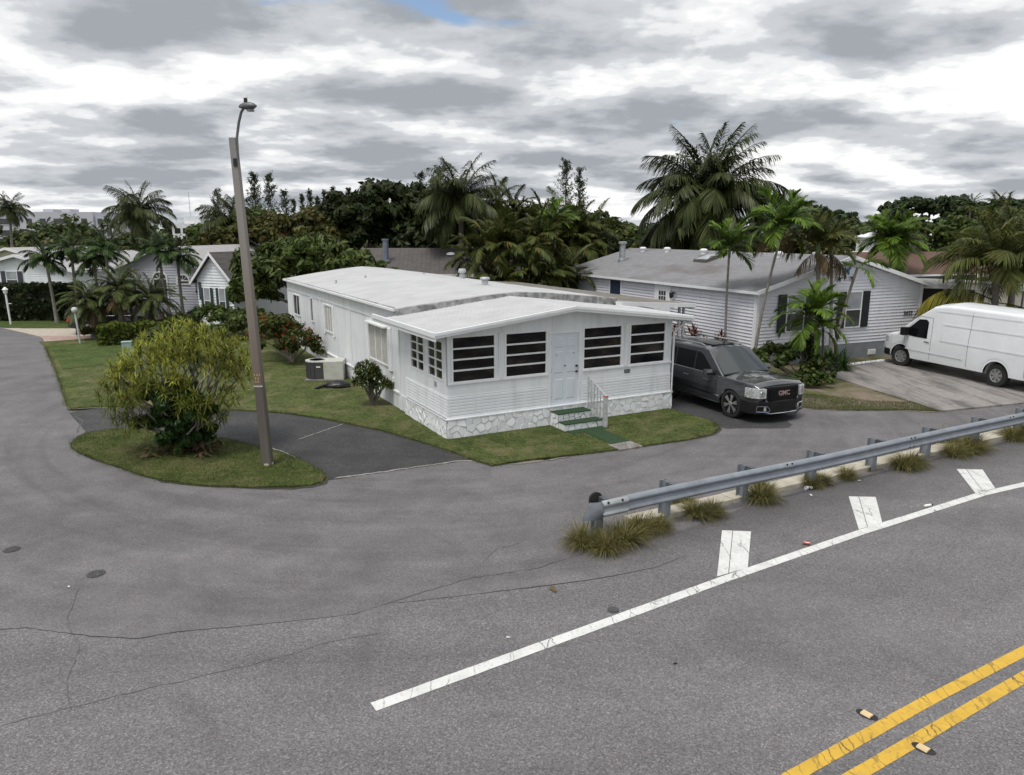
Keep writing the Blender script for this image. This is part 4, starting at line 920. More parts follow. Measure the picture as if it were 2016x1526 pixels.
# ---- christmas palms before the grey house
XP = [(-27.0, 4.2, 'far left'), (-25.8, 4.6, ''), (-24.8, 4.0, ''), (-23.5, 4.7, ''), (-22.4, 4.4, ''), (-21.4, 4.95, ''), (-20.45, 4.7, ''), (-19.6, 4.35, '')]
XL = ['leftmost low palm with dark feathery crown above the tall hedge', 'second palm from the left above the tall hedge', 'short palm whose crown hangs over the tall hedge end', 'palm in front of the grey house, left of its arched window', 'palm crowding the left gable end of the grey house', 'tallest of the palms before the grey house gable', 'palm with thin trunk crossing the arched window of the grey house', 'rightmost palm before the grey house, near its round-topped window']
for i, (x, z, _) in enumerate(XP):
    if i in (4, 5): continue
    palm('christmas_palm', XL[i], (x+random.uniform(-.2, .3), 43.2 + (i % 3)*.5, 0), (x, 43.0 + (i % 3)*.5, z-.45), .10, 'dark', 1.5, [2, 4, 6, 5, 3, 0], 'palms before the grey house', 60+i, shaft=.5)
palm('coconut_palm', 'tall coconut palm behind the grey house, at left', (-34.9, 70, 0), (-34.8, 70, 7.1), .2, 'coco', 3.4, [3, 6, 7, 7, 6, 4], 'coconut palms', 81)
palm('coconut_palm', 'small far palm in front of the long office building', (-74, 110, 0), (-73.4, 110, 8.6), .22, 'coco', 3.0, [2, 5, 6, 6, 5, 2], 'coconut palms', 82)
palm('coconut_palm', 'coconut palm just behind the leaning lamp pole', (-22.7, 60, 0), (-22.4, 60, 6.0), .2, 'coco', 3.2, [3, 6, 7, 7, 5, 3], 'coconut palms', 83)
palm('coconut_palm', 'coconut palm rising above the dark mango trees at centre', (-3.3, 47, 0), (-3.2, 47, 7.2), .2, 'coco', 3.3, [4, 7, 7, 6, 6, 5], 'coconut palms', 84)
palm('coconut_palm', 'very large coconut palm behind the grey-roofed house, tallest of all', (13.3, 50.5, 0), (13.1, 50, 7.4), .28, 'coco', 5.1, [8, 13, 13, 12, 9, 6], 'coconut palms', 85)
# ---- areca clumps
def clump(name, label, loc, stems, kind, seed, group=None, L=2.4, counts=(2, 3, 3, 3, 1, 0)):
    rnd = random.Random(seed); root = empty(name, loc, 0, label, 'palm', group)
    for dx, dy, h in stems:
        c = Vector((dx*1.25, dy*1.25, h)); m = MB(); m.tube([(dx*.35, dy*.35, -.05), (dx*.75, dy*.75, h*.5), tuple(c)], [.06, .05, .045], 6); m.ob('stem', M_STEM, root, sharp=50)
        put_fronds(root, c, kind, L*rnd.uniform(.8, 1.1), counts, rnd.randint(0, 9999))
    return root
M_STEM = simple('areca_stem', (.16, .15, .06), .6, var=.3, scale=8)
clump('areca_clump', 'wide drooping areca palm clump behind the flat carport roof', (.1, 41, 0), [(-1.7, 0, 3.6), (-1.0, -.6, 4.4), (-.3, .2, 5.2), (.4, -.5, 4.2), (1.1, .1, 4.7), (1.7, -.4, 2.9), (.9, -.9, 2.4), (-.9, -1.0, 2.3), (-.1, -1.1, 2.5), (0, 1, 5.0), (2.2, .3, 2.5)], 'areca', 5, 'areca clumps', 2.3, (2, 3, 4, 3, 2, 1))
clump('areca_clump', 'tall areca palm clump to the right of the central coconut palm', (3.2, 47.5, 0), [(-1.0, 0, 5.4), (0, .3, 6.0), (.8, 0, 5.6), (1.5, .3, 5.0), (-.4, -.6, 4.6), (.9, -.6, 4.4)], 'areca', 6, 'areca clumps', 2.5, (2, 3, 4, 3, 2, 1))
clump('areca_clump', 'slender areca palms just right of the central coconut palm', (-.4, 48, 0), [(-.5, 0, 6.9), (.4, 0, 6.5), (1.0, .2, 5.8), (0, -.5, 5.2)], 'areca', 7, 'areca clumps', 2.3, (2, 3, 3, 2, 1, 0))
palm('slender_palm', 'single slim palm with pale trunk among the areca palms', (2.5, 42.5, 0), (2.4, 42.3, 5.7), .09, 'adon', 1.5, [2, 4, 4, 3, 1, 0], None, 88, shaft=.6)
# ---- palms round the grey-roofed house
PG = 'christmas palms by the grey-roofed house'
palm('thin_palm', 'thin pale palm at the left wall of the grey-roofed house', (8.72, 29.5, 0), (8.62, 29.5, 4.65), .055, 'adon', 1.3, [3, 4, 4, 2, 1, 0], PG, 91, shaft=.4)
palm('thin_palm', 'thin leaning palm crossing the corner of the grey-roofed house', (9.30, 27.9, 0), (10.2, 28.1, 5.45), .06, 'adon', 1.6, [3, 5, 4, 3, 1, 0], PG, 92, shaft=.45, mid=(9.55, 28.0, 2.9), dead=2)
palm('royal_palm', 'stouter palm with browning fronds left of the gable peak', (11.95, 28.4, 0), (11.75, 28.6, 4.75), .10, 'royal', 1.6, [4, 5, 3, 1, 0, 0], PG, 93, shaft=.5, dead=3)
palm('royal_palm', 'palm with hanging rust-brown fronds just right of the stouter palm', (12.65, 28.6, 0), (12.4, 28.9, 4.65), .075, 'royal', 1.35, [3, 4, 2, 1, 0, 0], PG, 94, shaft=.4, dead=3)
palm('young_palm', 'bright green young palm in the bed between car and van', (10.75, 25.8, 0), (10.6, 25.8, 2.35), .06, 'adon', 1.45, [3, 4, 3, 3, 2, 1], PG, 95, shaft=.35)
palm('young_palm', 'short slim palm close to the right of the bright young palm', (11.4, 26.2, 0), (11.2, 26.2, 1.9), .05, 'adon', 1.05, [1, 2, 2, 2, 1, 1], PG, 96)
palm('bent_palm', 'bare bent palm leaning across the right shuttered window', (12.4, 28.2, 0), (13.25, 28.4, 3.95), .065, 'adon', 1.25, [0, 1, 1, 1, 1, 0], PG, 97, mid=(12.7, 28.3, 1.9))
palm('background_palm', 'full green palm standing beyond the right slope of the grey-roofed house', (23.1, 45, 0), (22.95, 45, 4.7), .1, 'adon', 2.2, [4, 7, 7, 6, 4, 2], PG, 98, shaft=.5)
palm('background_palm', 'dark palm behind the ridge of the grey-roofed house', (18.3, 50, 0), (18.2, 50, 5.0), .1, 'dark', 2.2, [3, 5, 5, 5, 4, 2], PG, 99, shaft=.4)
pr = palm('large_palm', 'large palm behind the white van with one yellowed drooping frond', (20.5, 30.8, 0), (20.2, 30.8, 3.9), .16, 'pale', 2.9, [4, 6, 6, 5, 3, 0], PG, 100)
ms = fronds_for('yel'); link('frond', ms[3], None, pr, (-.3, 0, 1.8+.7), (R(10), R(-6), R(176)), 1.25); link('frond', ms[4], None, pr, (-.2, 0, 2.4), (0, 0, R(-20)), 1.1); link('frond', ms[3], None, pr, (-.2, 0, 2.2), (0, 0, R(215)), 1.05)
palm('large_palm', 'large palm at the right edge behind the carport', (23.2, 34, 0), (23.0, 34, 4.6), .17, 'pale', 3.1, [5, 7, 6, 4, 2, 0], PG, 101)
# bed shrub between the car and the van
shrub('bed_bush', 'dark green bush at the foot of the palms between car and van', (10.5, 25.4, 0), [(-.3, .2, .75, .8, .7, .8), (.4, .1, .5, .7, .6, .55), (-.9, 1.2, .7, .8, .8, .7), (0, -.5, .3, .8, .5, .35), (-.2, .3, 1.4, .45, .4, .35)], 4200, .10, M_SHRUB, None, seed=22)
for i, (u, v, h) in enumerate(((-.5, 1.4, 1.25), (-.6, 2.9, 1.0), (-.55, 3.6, 1.45), (-.7, 4.6, 1.2), (-.6, 5.4, 1.35))):
    a = R(24.1); X = 9.56 + u*math.cos(a) - v*math.sin(a); Y = 28.63 + u*math.sin(a) + v*math.cos(a)
    root = empty('cordyline', (X, Y, 0), 0, ['red-leaved cordyline nearest the front corner of the grey-roofed house', 'second red-leaved cordyline along the left wall', 'tall red-leaved cordyline in the middle of the row', 'fourth red-leaved cordyline along the left wall', 'red-leaved cordyline closest to the carport posts'][i], 'plant', 'red cordylines along the wall')
    rg = np.random.default_rng(200+i); k = 5; Cc = np.column_stack([rg.normal(0, .2, (k, 2)), np.full(k, h)*rg.uniform(.55, 1.0, k)])
    V, F = rosettes(Cc, np.tile([[0, 0, 1.0]], (k, 1)), 16, .42, .075, 10, 115, .35, rg); link('leaves', fast_mesh('leaves', V, F), M_CORDY, root)
    limbs((0, 0, 0), [tuple(q) for q in Cc], .016, 'stems', root, BARK, 5, .1)
shrub('fern_clump', 'low fern-like plant against the grey foundation near the van', (12.6, 28.2, 0), [(0, 0, .3, .5, .4, .35)], 50, .1, M_POTHOS, None, 'plant', seed=31, rosette=True, L=.55, w=.05)
# ---- background trees
tree('rubber_tree', 'large olive-leaved tree behind the far end of the white mobile home', (-10.9, 40.2, 0), [(-2.0, 0, 2.9, 2.4, 1.8, 1.9), (1.2, .4, 3.1, 2.6, 1.8, 1.7), (3.2, .2, 2.5, 1.6, 1.3, 1.3), (-.3, 0, 3.8, 2.2, 1.6, 1.4), (-3.2, .3, 2.1, 1.4, 1.2, 1.4)], 15000, .19, M_RUBBER, .2, None, seed=1, aspect=2.4, clump=.24, kclump=60)
tree('mango_tree', 'broad dark mango tree left of the central coconut palm', (-11.2, 60, 0), [(-1.8, 0, 5.6, 3.6, 3.0, 3.0), (1.5, .5, 6.2, 3.6, 3.0, 3.1), (3.6, 0, 4.6, 2.5, 2.4, 2.6), (-3.6, -.5, 4.3, 2.2, 2.2, 2.4)], 17000, .3, M_MANGO, .35, 'mango trees', seed=2, clump=.26, kclump=60, aspect=2.2)
tree('mango_tree', 'dark mango tree behind the coconut palm at centre', (-5.2, 59, 0), [(0, 0, 5.6, 3.2, 3.0, 3.2), (2.6, 0, 4.8, 2.6, 2.4, 2.8), (-1.5, -.5, 3.6, 2.5, 2.3, 2.2)], 12000, .3, M_MANGO, .3, 'mango trees', seed=3, clump=.26, kclump=55, aspect=2.2)
tree('brown_tree', 'low brownish tree mass right of the leaning lamp pole', (-17.5, 58, 0), [(-2.2, 0, 4.5, 2.6, 2.0, 2.2), (1.2, 0, 5.0, 2.8, 2.0, 2.2), (3.4, .2, 4.0, 2.0, 1.8, 2.2), (-4.6, 0, 3.9, 2.0, 1.8, 2.0)], 12000, .24, M_MIX, .25, None, seed=4, clump=.3, kclump=50)
tree('green_tree', 'mid green tree inside the areca palms right of centre', (.8, 50, 0), [(0, 0, 5.0, 2.4, 2.0, 2.2), (2.5, 0, 4.2, 2.2, 1.8, 2.0), (-1.4, 0, 3.8, 1.8, 1.6, 1.8)], 9000, .2, M_SHRUB, .2, None, seed=5, clump=.28, kclump=50)
tree('dark_tree', 'dark tree to the right of the areca palms, above the carport', (6.0, 56, 0), [(0, 0, 3.6, 2.5, 2.0, 2.0), (3.0, 0, 3.0, 2.2, 1.8, 1.8), (-2.0, 0, 4.2, 2.2, 2.0, 2.0)], 8000, .22, M_MANGO, .2, None, seed=6, kclump=50)
tree('under_tree', 'dark undergrowth tree below the very large coconut palm', (13.5, 53, 0), [(0, 0, 3.2, 3.2, 2, 2.0), (3.6, 0, 3.0, 2.4, 2, 1.8), (-3.2, 0, 3.0, 2.4, 2, 1.8)], 8000, .22, M_MIX, .2, None, seed=7, kclump=50)
tree('brown_tree', 'rust-brown thicket behind the palms at the gable peak', (17.4, 46, 0), [(0, 0, 3.6, 1.8, 1.6, 1.9), (2.2, .4, 3.0, 1.5, 1.4, 1.6)], 5000, .2, M_MIX, .15, None, seed=8, kclump=40)
tree('green_tree', 'dense green tree behind the white gabled house roofline', (-22.5, 66, 0), [(0, 0, 4.6, 3.2, 2.5, 2.6), (3.2, 0, 4.2, 2.8, 2.4, 2.4), (-3.4, 0, 4.0, 2.8, 2.4, 2.4)], 11000, .26, M_SHRUB, .25, None, seed=51, kclump=55)
tree('green_tree', 'dense dark tree filling the gap left of the mango trees', (-14.8, 66, 0), [(0, 0, 5.2, 3.0, 2.5, 2.8), (-3.2, 0, 4.6, 2.6, 2.4, 2.6), (2.6, 0, 5.6, 2.6, 2.4, 2.6)], 11000, .28, M_MANGO, .25, None, seed=52, kclump=55)
tree('green_tree', 'green thicket between areca palms and the large coconut palm', (8.8, 60, 0), [(0, 0, 3.8, 2.8, 2, 2.4), (3, 0, 3.4, 2.4, 2, 2.2), (-3, 0, 4.4, 2.6, 2, 2.4)], 9000, .26, M_SHRUB, .2, None, seed=53, kclump=50)
tree('green_tree', 'leafy tree behind the right-hand palms and brown roof', (33, 62, 0), [(0, 0, 3.6, 3.4, 2.2, 2.4), (4, 0, 3.8, 3, 2.2, 2.6), (8, .4, 4.2, 3.2, 2.2, 2.8)], 10000, .26, M_SHRUB, .25, None, seed=54, kclump=50)
def casuarina(label, loc, h, w, n, seed, group):
    rng = np.random.default_rng(seed); root = empty('casuarina_tree', loc, 0, label, 'tree', group); rnd = random.Random(seed)
    m = MB(); m.tube([(0, 0, -.1), (.1, 0, h*.5), (0, 0, h*.98)], [.16, .1, .02], 6); m.ob('trunk', BARK, root)
    P = []; N = []
    for k in range(110):
        z = h*(.10 + .86*rng.uniform(0, 1)**.75); r = w*1.5*(1.12 - (z/h))**.85*rng.uniform(.45, 1.15); a = rng.uniform(0, 6.283); tip = np.array([r*math.cos(a), r*math.sin(a), z + r*.85]); b = np.array([0, 0, z])
        f = rng.uniform(.1, 1, n//70)[:, None]; q = b*(1-f) + tip*f + rng.normal(0, .10, (n//70, 3)); q[:, 2] = np.minimum(q[:, 2], h*1.02); P.append(q); N.append(rng.normal(size=q.shape))
    V, F = leaf_quads(np.concatenate(P), unit(np.concatenate(N)), .085 if n > 1000 else .14, 4.0, rng); link('crown', fast_mesh('crown', V, F), M_CASU, root); return root
CL = ['spindly casuarina just right of the lamp pole', 'second spindly casuarina right of the lamp pole', 'short leaning casuarina beside the spindly pair', 'feathery casuarina left of the central coconut palm', 'taller feathery casuarina touching the central coconut palm', 'feathery casuarina above the tall areca palms', 'small casuarina right of the tall areca palms']
for i, (x, y, h, w) in enumerate(((-32.4, 95, 13.0, 1.5), (-30.5, 95, 12.8, 1.6), (-28.6, 95, 10.6, 1.4), (-10.4, 86, 12.2, 1.6), (-8.2, 86, 13.0, 1.8), (6.0, 85, 13.5, 1.9), (7.6, 85, 12.6, 1.3), (-14.0, 88, 11.3, 1.6), (-36.0, 92, 10.6, 1.6))):
    casuarina((CL + ['small casuarina behind the mango tree top', 'casuarina mostly hidden by the palm left of the lamp pole'])[i], (x, y, 0), h, w, 1500, 300+i, 'casuarina trees')
for i, x in enumerate((-43.5, -41.8, -40.2, -38.7, -37.2, -35.6, -34.0, -32.5)):
    casuarina(['leftmost tree of the distant dark casuarina row', 'second tree from the left in the distant casuarina row', 'third tree from the left in the distant casuarina row', 'fourth tree from the left in the distant casuarina row', 'fourth tree from the right in the distant casuarina row', 'third tree from the right in the distant casuarina row', 'second tree from the right in the distant casuarina row', 'rightmost tree of the distant casuarina row, next to the mango tree'][i], (x, 150, 0), 12.0 + (i % 3)*.9 + i*.18, 1.3, 900, 330+i, 'distant casuarina row')
# far woods: one mass each
def wood(name, label, x0, x1, y0, y1, h, n, size, mat, seed, z0=0):
    rng = np.random.default_rng(seed); k = int((x1-x0)/4.2)+1; E = []
    for i in range(k):
        x = x0 + (x1-x0)*(i+rng.uniform(0, 1))/k; hh = h*rng.uniform(.62, 1.08); r = rng.uniform(2.6, 4.4)
        E.append((x, rng.uniform(y0, y1), z0+hh-r*.8, r, r, r*.85)); E.append((x+rng.uniform(-2, 2), y0, z0+hh*.45, r*1.1, r, hh*.45))
    V, F = crown_leaves(E, n, size, .34, 1.6, rng, .35, .5, 16); o = link(name, fast_mesh(name, V, F), mat); tag(o, label, 'woodland', None, 'stuff'); return o
wood('far_wood', 'far dark belt of trees on the horizon at right', 60, 190, 165, 180, 13.2, 56000, .85, M_FAR, 1)
wood('mid_wood', 'lighter belt of trees below the dark horizon trees at right', 50, 150, 138, 150, 7.0, 24000, .7, M_FAR2, 2)
wood('centre_wood', 'low far trees between the areca palms and the large coconut palm', 0, 62, 140, 158, 8.6, 20000, .7, M_FAR, 3)
wood('left_wood', 'far belt of trees behind the houses at left', -130, -22, 128, 142, 7.2, 26000, .6, M_FAR2, 4)
wood('left_near_wood', 'tree belt between the grey house and the office building', -62, -14, 72, 82, 5.6, 15000, .32, M_MIX, 5)
tree('umbrella_tree', 'flat-topped dark tree rising above the horizon belt at right', (89, 168, 0), [(0, 0, 11.2, 4.6, 3.5, 1.6), (3.5, 0, 10.0, 3.5, 3, 1.5), (-3, 0, 10.3, 2.6, 2.5, 1.3)], 6000, .55, M_FAR, .5, None, seed=41, kclump=110, clump=.2, fill=.3)
tree('horizon_tree', 'rounded dark tree at the horizon near the right edge', (109, 166, 0), [(0, 0, 10.2, 5.5, 3.5, 2.4), (-3, 0, 9.2, 3.5, 3, 2)], 6000, .55, M_FAR, .5, None, seed=42, kclump=110, clump=.2, fill=.3)
for i, (x, z) in enumerate(((97.5, 10.6), (103.0, 11.0))):
    palm('far_palm', ['far small palm left of the rounded horizon tree', 'far small palm next to the rounded horizon tree'][i], (x, 160, 0), (x, 160, z), .25, 'dark', 3.0, [2, 4, 5, 4, 2, 0], 'far palms', 400+i)
for i, (x, z) in enumerate(((-112, 6.0), (-103, 5.5), (-96.5, 6.6))):
    palm('far_palm', ['far low palm before the office building, left one', 'far low palm before the office building, middle one', 'far low palm before the office building, right one'][i], (x, 180, 0), (x, 180, z), .25, 'dark', 3.2, [2, 4, 5, 4, 2, 0], 'far palms', 410+i)
# ---- fountain grass tufts along the guardrail
TM = [tuft_mesh(500+i) for i in range(4)]
for q in TM: q.materials.append(M_FGRASS)
TU = [(1.22, 11.82, 1.0), (1.62, 11.62, .85), (1.95, 11.95, .95), (2.3, 12.35, .9), (2.65, 12.45, .75), (3.5, 13.1, .85), (3.85, 13.2, .7), (3.35, 13.75, .8), (5.0, 13.95, 1.0), (5.2, 14.5, .75), (6.35, 14.8, .7), (6.65, 15.0, .65), (7.35, 15.35, .7), (8.1, 15.9, .4), (8.95, 16.05, 1.0), (9.3, 16.2, .8), (10.7, 17.0, 1.0), (11.25, 17.3, 1.05), (11.6, 17.7, .9), (11.0, 17.9, 1.0), (13.1, 18.5, 1.0), (13.6, 18.7, 1.0)]
TL = ['outermost grass tuft under the guardrail end', 'low front grass tuft under the guardrail end', 'grass tuft behind the guardrail end plate', 'fourth grass tuft from the guardrail end', 'small grass tuft left of the first clear post', 'grass tuft right of the first clear post', 'low grass tuft leaning on the kerb after the first post', 'grass tuft behind the rail at the first post', 'large grass tuft below the second post', 'grass tuft behind the rail at the second post', 'grass tuft above the white paper cup', 'small grass tuft left of the third post', 'small grass tuft right of the third post', 'tiny grass tuft on bare kerb stretch', 'large grass tuft below the fourth post', 'grass tuft just right of the fourth post', 'wide grass tuft left of the fifth post', 'wide grass tuft at the fifth post', 'grass tuft right of the fifth post', 'tall grass tuft showing above the rail at right', 'grass tuft near the right edge of the picture', 'grass tuft at the right edge of the picture']
for i, (x, y, s) in enumerate(TU):
    o = link('grass_tuft', TM[i % 4], None, None, (x, y, 0), (0, 0, random.uniform(-.8, .8)), (s*random.uniform(.75, 1.0), s*random.uniform(.75, 1.0), s*random.uniform(.7, .95))); tag(o, TL[i], 'grass tuft', 'fountain grass along the guardrail')
# ---- lawn blades
HOMEBOX = [(-1.75, 18.3), (4.9, 21.8), (-4.5, 39.5), (-11.2, 36)]
outside = lambda q: ~in_poly(q, HOMEBOX)
grass('island_grass', 'short olive grass on the kerbside island', ISL, 42000, .045, .06, M_LAWNB, 1)
grass('front_grass', 'short grass in front of the white mobile home', [p for p in LOT1 if p[1] < 22.2 and p[0] > -3.6] + [(-1, 20)], 16000, .03, .05, M_LAWNG, 2, outside)
grass('lawn_grass', 'short olive lawn along the side of the white mobile home', LOT1, 90000, .03, .06, M_LAWNB, 3, outside)
for nm, lb, ln, n_ in (('island_edge_grass', 'ragged grass fringe round the kerbside island', ISL + [ISL[0]], 9000), ('lawn_edge_grass', 'ragged grass fringe along the driveway and street', LOT1[1:24], 14000), ('side_edge_grass', 'ragged weeds along the edge beside the concrete driveway', LOT2[0:7], 4500)):
    edge_grass(nm, lb, ln, n_, .02, .065, M_LAWNB, len(nm))
grass('side_grass', 'sparse grass and weeds between car and concrete driveway', [(8.8, 22.2), (9.4, 21.75), (10.68, 21.57), (12.8, 21.45), (12.6, 22.6), (11.5, 22.7), (10.2, 23.6), (9.3, 24.0)], 13000, .028, .065, M_LAWNG, 4)
# ================================================================ HOUSES
def siding_mat(name, c, d=(.3, .3, .3)): return wpaint(name, c, d, .22)
def shingle(name, c, c2, stain=None):
    t = NT(name); v = t.obj()
    cc = t.ramp(t.noise(v, 3, 8, .7), [(.3, c), (.7, c2)])
    wv = t.n('ShaderNodeTexWave', wave_type='BANDS', bands_direction='X'); wv.inputs['Scale'].default_value = 1.15; wv.inputs['Distortion'].default_value = .6; wv.inputs['Detail'].default_value = 2; t.l(v, wv.inputs['Vector'])
    cc = t.mix(.35, cc, t.ramp(wv.outputs[0], [(.0, .55), (.25, 1.1), (1, 1.0)]), 'MULTIPLY')
    if stain:
        s = t.ramp(t.noise(v, .35, 7, .6, .3, (1, .55, 1)), [(.52, 0.0), (.68, .8)]); cc = t.mix(s, cc, stain)
    t.bsdf(cc, .85, 0, .3, t.bump(t.noise(v, 30, 4), .5, .01)); return t.m
def lap(mb, axis, a, b, z0, z1, plane, sgn, step=.135, gable=None):
    """lapped boards on plane; axis 'x' boards run along x on plane y; sgn = outward direction"""
    n = max(1, round((z1-z0)/step)); h = (z1-z0)/n
    for k in range(n):
        za, zb = z0+k*h, z0+(k+1)*h; aa, bb = a, b
        if gable:
            zm = zb
            aa, bb = gable(zm)
            if bb - aa < .1: continue
        p = [(plane, za), (plane + sgn*.004, za), (plane + sgn*.004, za+.015), (plane + sgn*.050, za+.015), (plane + sgn*.014, zb), (plane, zb)]
        if axis == 'x': mb.prism([(q[0], q[1]) for q in p], 'x', aa, bb)
        else: mb.prism([(q[0], q[1]) for q in p], 'y', aa, bb)
def box_window(parent, axis, a, b, z0, z1, plane, sgn, frame, glass, bars=1, shut=None, shm=None, vb=0):
    """framed window proud of a wall; axis 'x' -> wall along x at y=plane, axis 'y' -> wall along y at x=plane"""
    def bx(m, p0, p1, d0, d1, q0, q1):
        d0, d1 = sorted((plane+sgn*d0, plane+sgn*d1))
        if axis == 'x': m.box(p0, p1, d0, d1, q0, q1)
        else: m.box(d0, d1, p0, p1, q0, q1)
    f = .05; m = MB(); bx(m, a-f, a, .0, .045, z0-f, z1+f); bx(m, b, b+f, .0, .045, z0-f, z1+f); bx(m, a, b, .0, .045, z0-f, z0); bx(m, a, b, .0, .045, z1, z1+f)
    w = m.ob('window', frame, parent); n = bars+1
    for k in range(n):
        q0, q1 = z0+(z1-z0)*k/n, z0+(z1-z0)*(k+1)/n
        m = MB(); bx(m, a, b, .024, .028 + .004*k, q0, q1); m.ob('pane', glass if not isinstance(glass, (list, tuple)) else glass[k % len(glass)], w)
        if k: m = MB(); bx(m, a, b, .028, .042, q0-.02, q0+.02); m.ob('sash_bar', frame, w)
    for k in range(vb): m = MB(); c = a+(b-a)*(k+1)/(vb+1); bx(m, c-.014, c+.014, .03, .040, z0, z1); m.ob('sash_bar', frame, w)
    if shut:
        for s0, s1 in ((a-f-.02-shut, a-f-.02), (b+f+.02, b+f+.02+shut)):
            m = MB(); bx(m, s0, s1, .022, .05, z0-.04, z1+.04); nn = int((z1-z0)/.08)
            for k in range(nn): q = z0 + (z1-z0)*(k+.5)/nn; bx(m, s0+.05, s1-.05, .05, .06, q-.02, q+.012)
            m.ob('shutter', shm, parent)
    return w
LGREY = siding_mat('siding_lavender_grey', (.70, .70, .74)); FND = simple('foundation_grey', (.22, .245, .265), .8, var=.12, scale=2, dirt=(.12, .12, .11), damt=.4)
SH_GREY = shingle('shingle_grey', (.175, .175, .18), (.245, .245, .255), (.11, .095, .085)); SHUT_BLK = simple('shutter_black', (.012, .014, .018), .5, var=.2)
PANE_PALE = simple('pane_pale', (.30, .32, .34), .15, var=.25, scale=1.5); PANE_DK = simple('pane_dark', (.05, .055, .055), .12, var=.4, scale=1.2)  # a paler and a darker pane tone
h2 = empty('grey_roofed_house', (9.56, 28.63, 0), 24.1, 'pale lavender house with grey shingle roof, black shutters and number 3032', 'house')
HW, HL, PK, EZ = 9.35, 16.0, 4.68, 3.08
def gz(u, e=EZ, p=4.25): return p - abs(u-PK)/PK*(p-e)
m = MB(); m.prism([(.03, 0), (HW-.03, 0), (HW-.03, EZ-.02), (PK, 4.22), (.03, EZ-.02)], 'y', .03, HL); m.ob('wall_core', LGREY, h2)
m = MB(); lap(m, 'x', 0, HW, .67, EZ, .03, -1)
lap(m, 'x', 0, HW, EZ, 4.23, .03, -1, gable=lambda z: (PK*(z-EZ)/(4.25-EZ)+.02, HW-PK*(z-EZ)/(4.25-EZ)-.02)); m.ob('front_siding', LGREY, h2)
m = MB(); lap(m, 'y', 0, HL, .67, EZ, .03, -1); m.ob('side_siding', LGREY, h2)
m = MB(); m.box(-.0, .028, -.01, HL, -.02, .66); m.box(.0, HW, -.01, .028, -.02, .662); m.ob('foundation', FND, h2)
for u in (0, HW-.09): m = MB(); m.box(u-.03, u+.095, -.045, .03, .64, EZ); m.ob('corner_trim', WHITE2, h2)
m = MB(); m.box(-.048, .028, .0, .1, .64, EZ); m.ob('corner_trim', WHITE2, h2)
box_window(h2, 'x', 1.55, 2.42, 1.40, 2.84, -.028, -1, WHITE2, [PANE_DK, PANE_PALE], 1, .42, SHUT_BLK); box_window(h2, 'x', 4.78, 5.6, 1.40, 2.84, -.028, -1, WHITE2, [PANE_DK, PANE_PALE], 1, .42, SHUT_BLK)
m = MB(); m.box(6.35, 6.8, -.035, -.01, .12, .34)
for k in range(6): m.box(6.38, 6.77, -.042, -.035, .14+k*.032, .158+k*.032)
m.ob('foundation_vent', WHITE2, h2)
tm = text_mesh('3032', .29, .008, .0); link('house_number', tm, BLACK, h2, (8.57, -.036, 1.80), (R(90), 0, 0))
# side door with nine lights, navy window, far dark door, wall lamp
NAVY = simple('navy_panel', (.02, .032, .06), .5, var=.15)
m = MB(); m.box(-.07, .01, 5.5, 6.75, .67, 3.0); m.ob('door_frame', WHITE2, h2); m = MB(); m.box(-.085, -.07, 5.62, 6.63, .7, 2.9); dr = m.ob('door', WHITE2, h2)
for i in range(3):
    for j in range(3): m = MB(); m.box(-.09, -.0855, 5.85+i*.19, 6.0+i*.19, 1.95+j*.24, 2.15+j*.24); m.ob('pane', PANE_DK, dr)
m = MB(); m.box(-.07, .01, 9.65, 10.8, 1.2, 2.95); fr = m.ob('window', WHITE2, h2); m = MB(); m.box(-.08, -.0705, 9.74, 10.71, 1.25, 2.88); m.ob('pane', NAVY, fr)
m = MB(); m.box(-.07, .01, 14.2, 15.3, .67, 2.85); m.ob('dark_door', BLACK, h2)
m = MB(); m.lathe([(.03, 0), (.09, .05), (.1, .25), (.02, .33)], 10, (-.2, 5.25, 2.35)); m.box(-.2, .02, 5.22, 5.28, 2.6, 2.64); m.ob('wall_lamp', BLACK, h2)
# roof
def slab(mb, p, th=.1):
    n = len(p); mb.add([tuple(q) for q in p] + [(q[0], q[1], q[2]-th) for q in p], [tuple(range(n)), tuple(range(n, 2*n))[::-1]] + [(i, (i+1) % n, n+(i+1) % n, n+i) for i in range(n)])
m = MB(); slab(m, [(-.22, -.3, 3.06), (PK, -.3, 4.36), (PK, HL+.2, 4.36), (-.22, HL+.2, 3.06)], .06); rf = m.ob('roof', SH_GREY, h2)
m = MB(); slab(m, [(PK, -.3, 4.359), (HW+.22, -.3, 3.06), (HW+.22, HL+.2, 3.06), (PK, HL+.2, 4.359)], .06); m.ob('roof', SH_GREY, h2)
for s in (-1, 1):
    e = -.24 if s < 0 else HW+.24
    m = MB(); m.add([(e, -.33, 2.92), (PK, -.33, 4.22), (PK, -.33, 4.375), (e, -.33, 3.08), (e, -.27, 2.92), (PK, -.27, 4.22), (PK, -.27, 4.375), (e, -.27, 3.08)], [(0, 1, 2, 3), (4, 7, 6, 5), (3, 2, 6, 7), (0, 4, 5, 1), (0, 3, 7, 4), (1, 5, 6, 2)]); m.ob('rake_board', WHITE2, h2)
    m = MB(); a, b = sorted((e, e - s*.10)); m.box(a, b, -.3, HL+.2, 2.93, 3.045); m.ob('gutter', WHITE2, h2)
    m = MB(); slab(m, [(e*.999, -.28, 2.99), (PK, -.28, 4.285), (PK, .0, 4.285), (e*.999, .0, 2.99)], .02); m.ob('soffit', WHITE2, h2)
def roof2(u): return 4.36 - abs(u-PK)/4.9*1.3
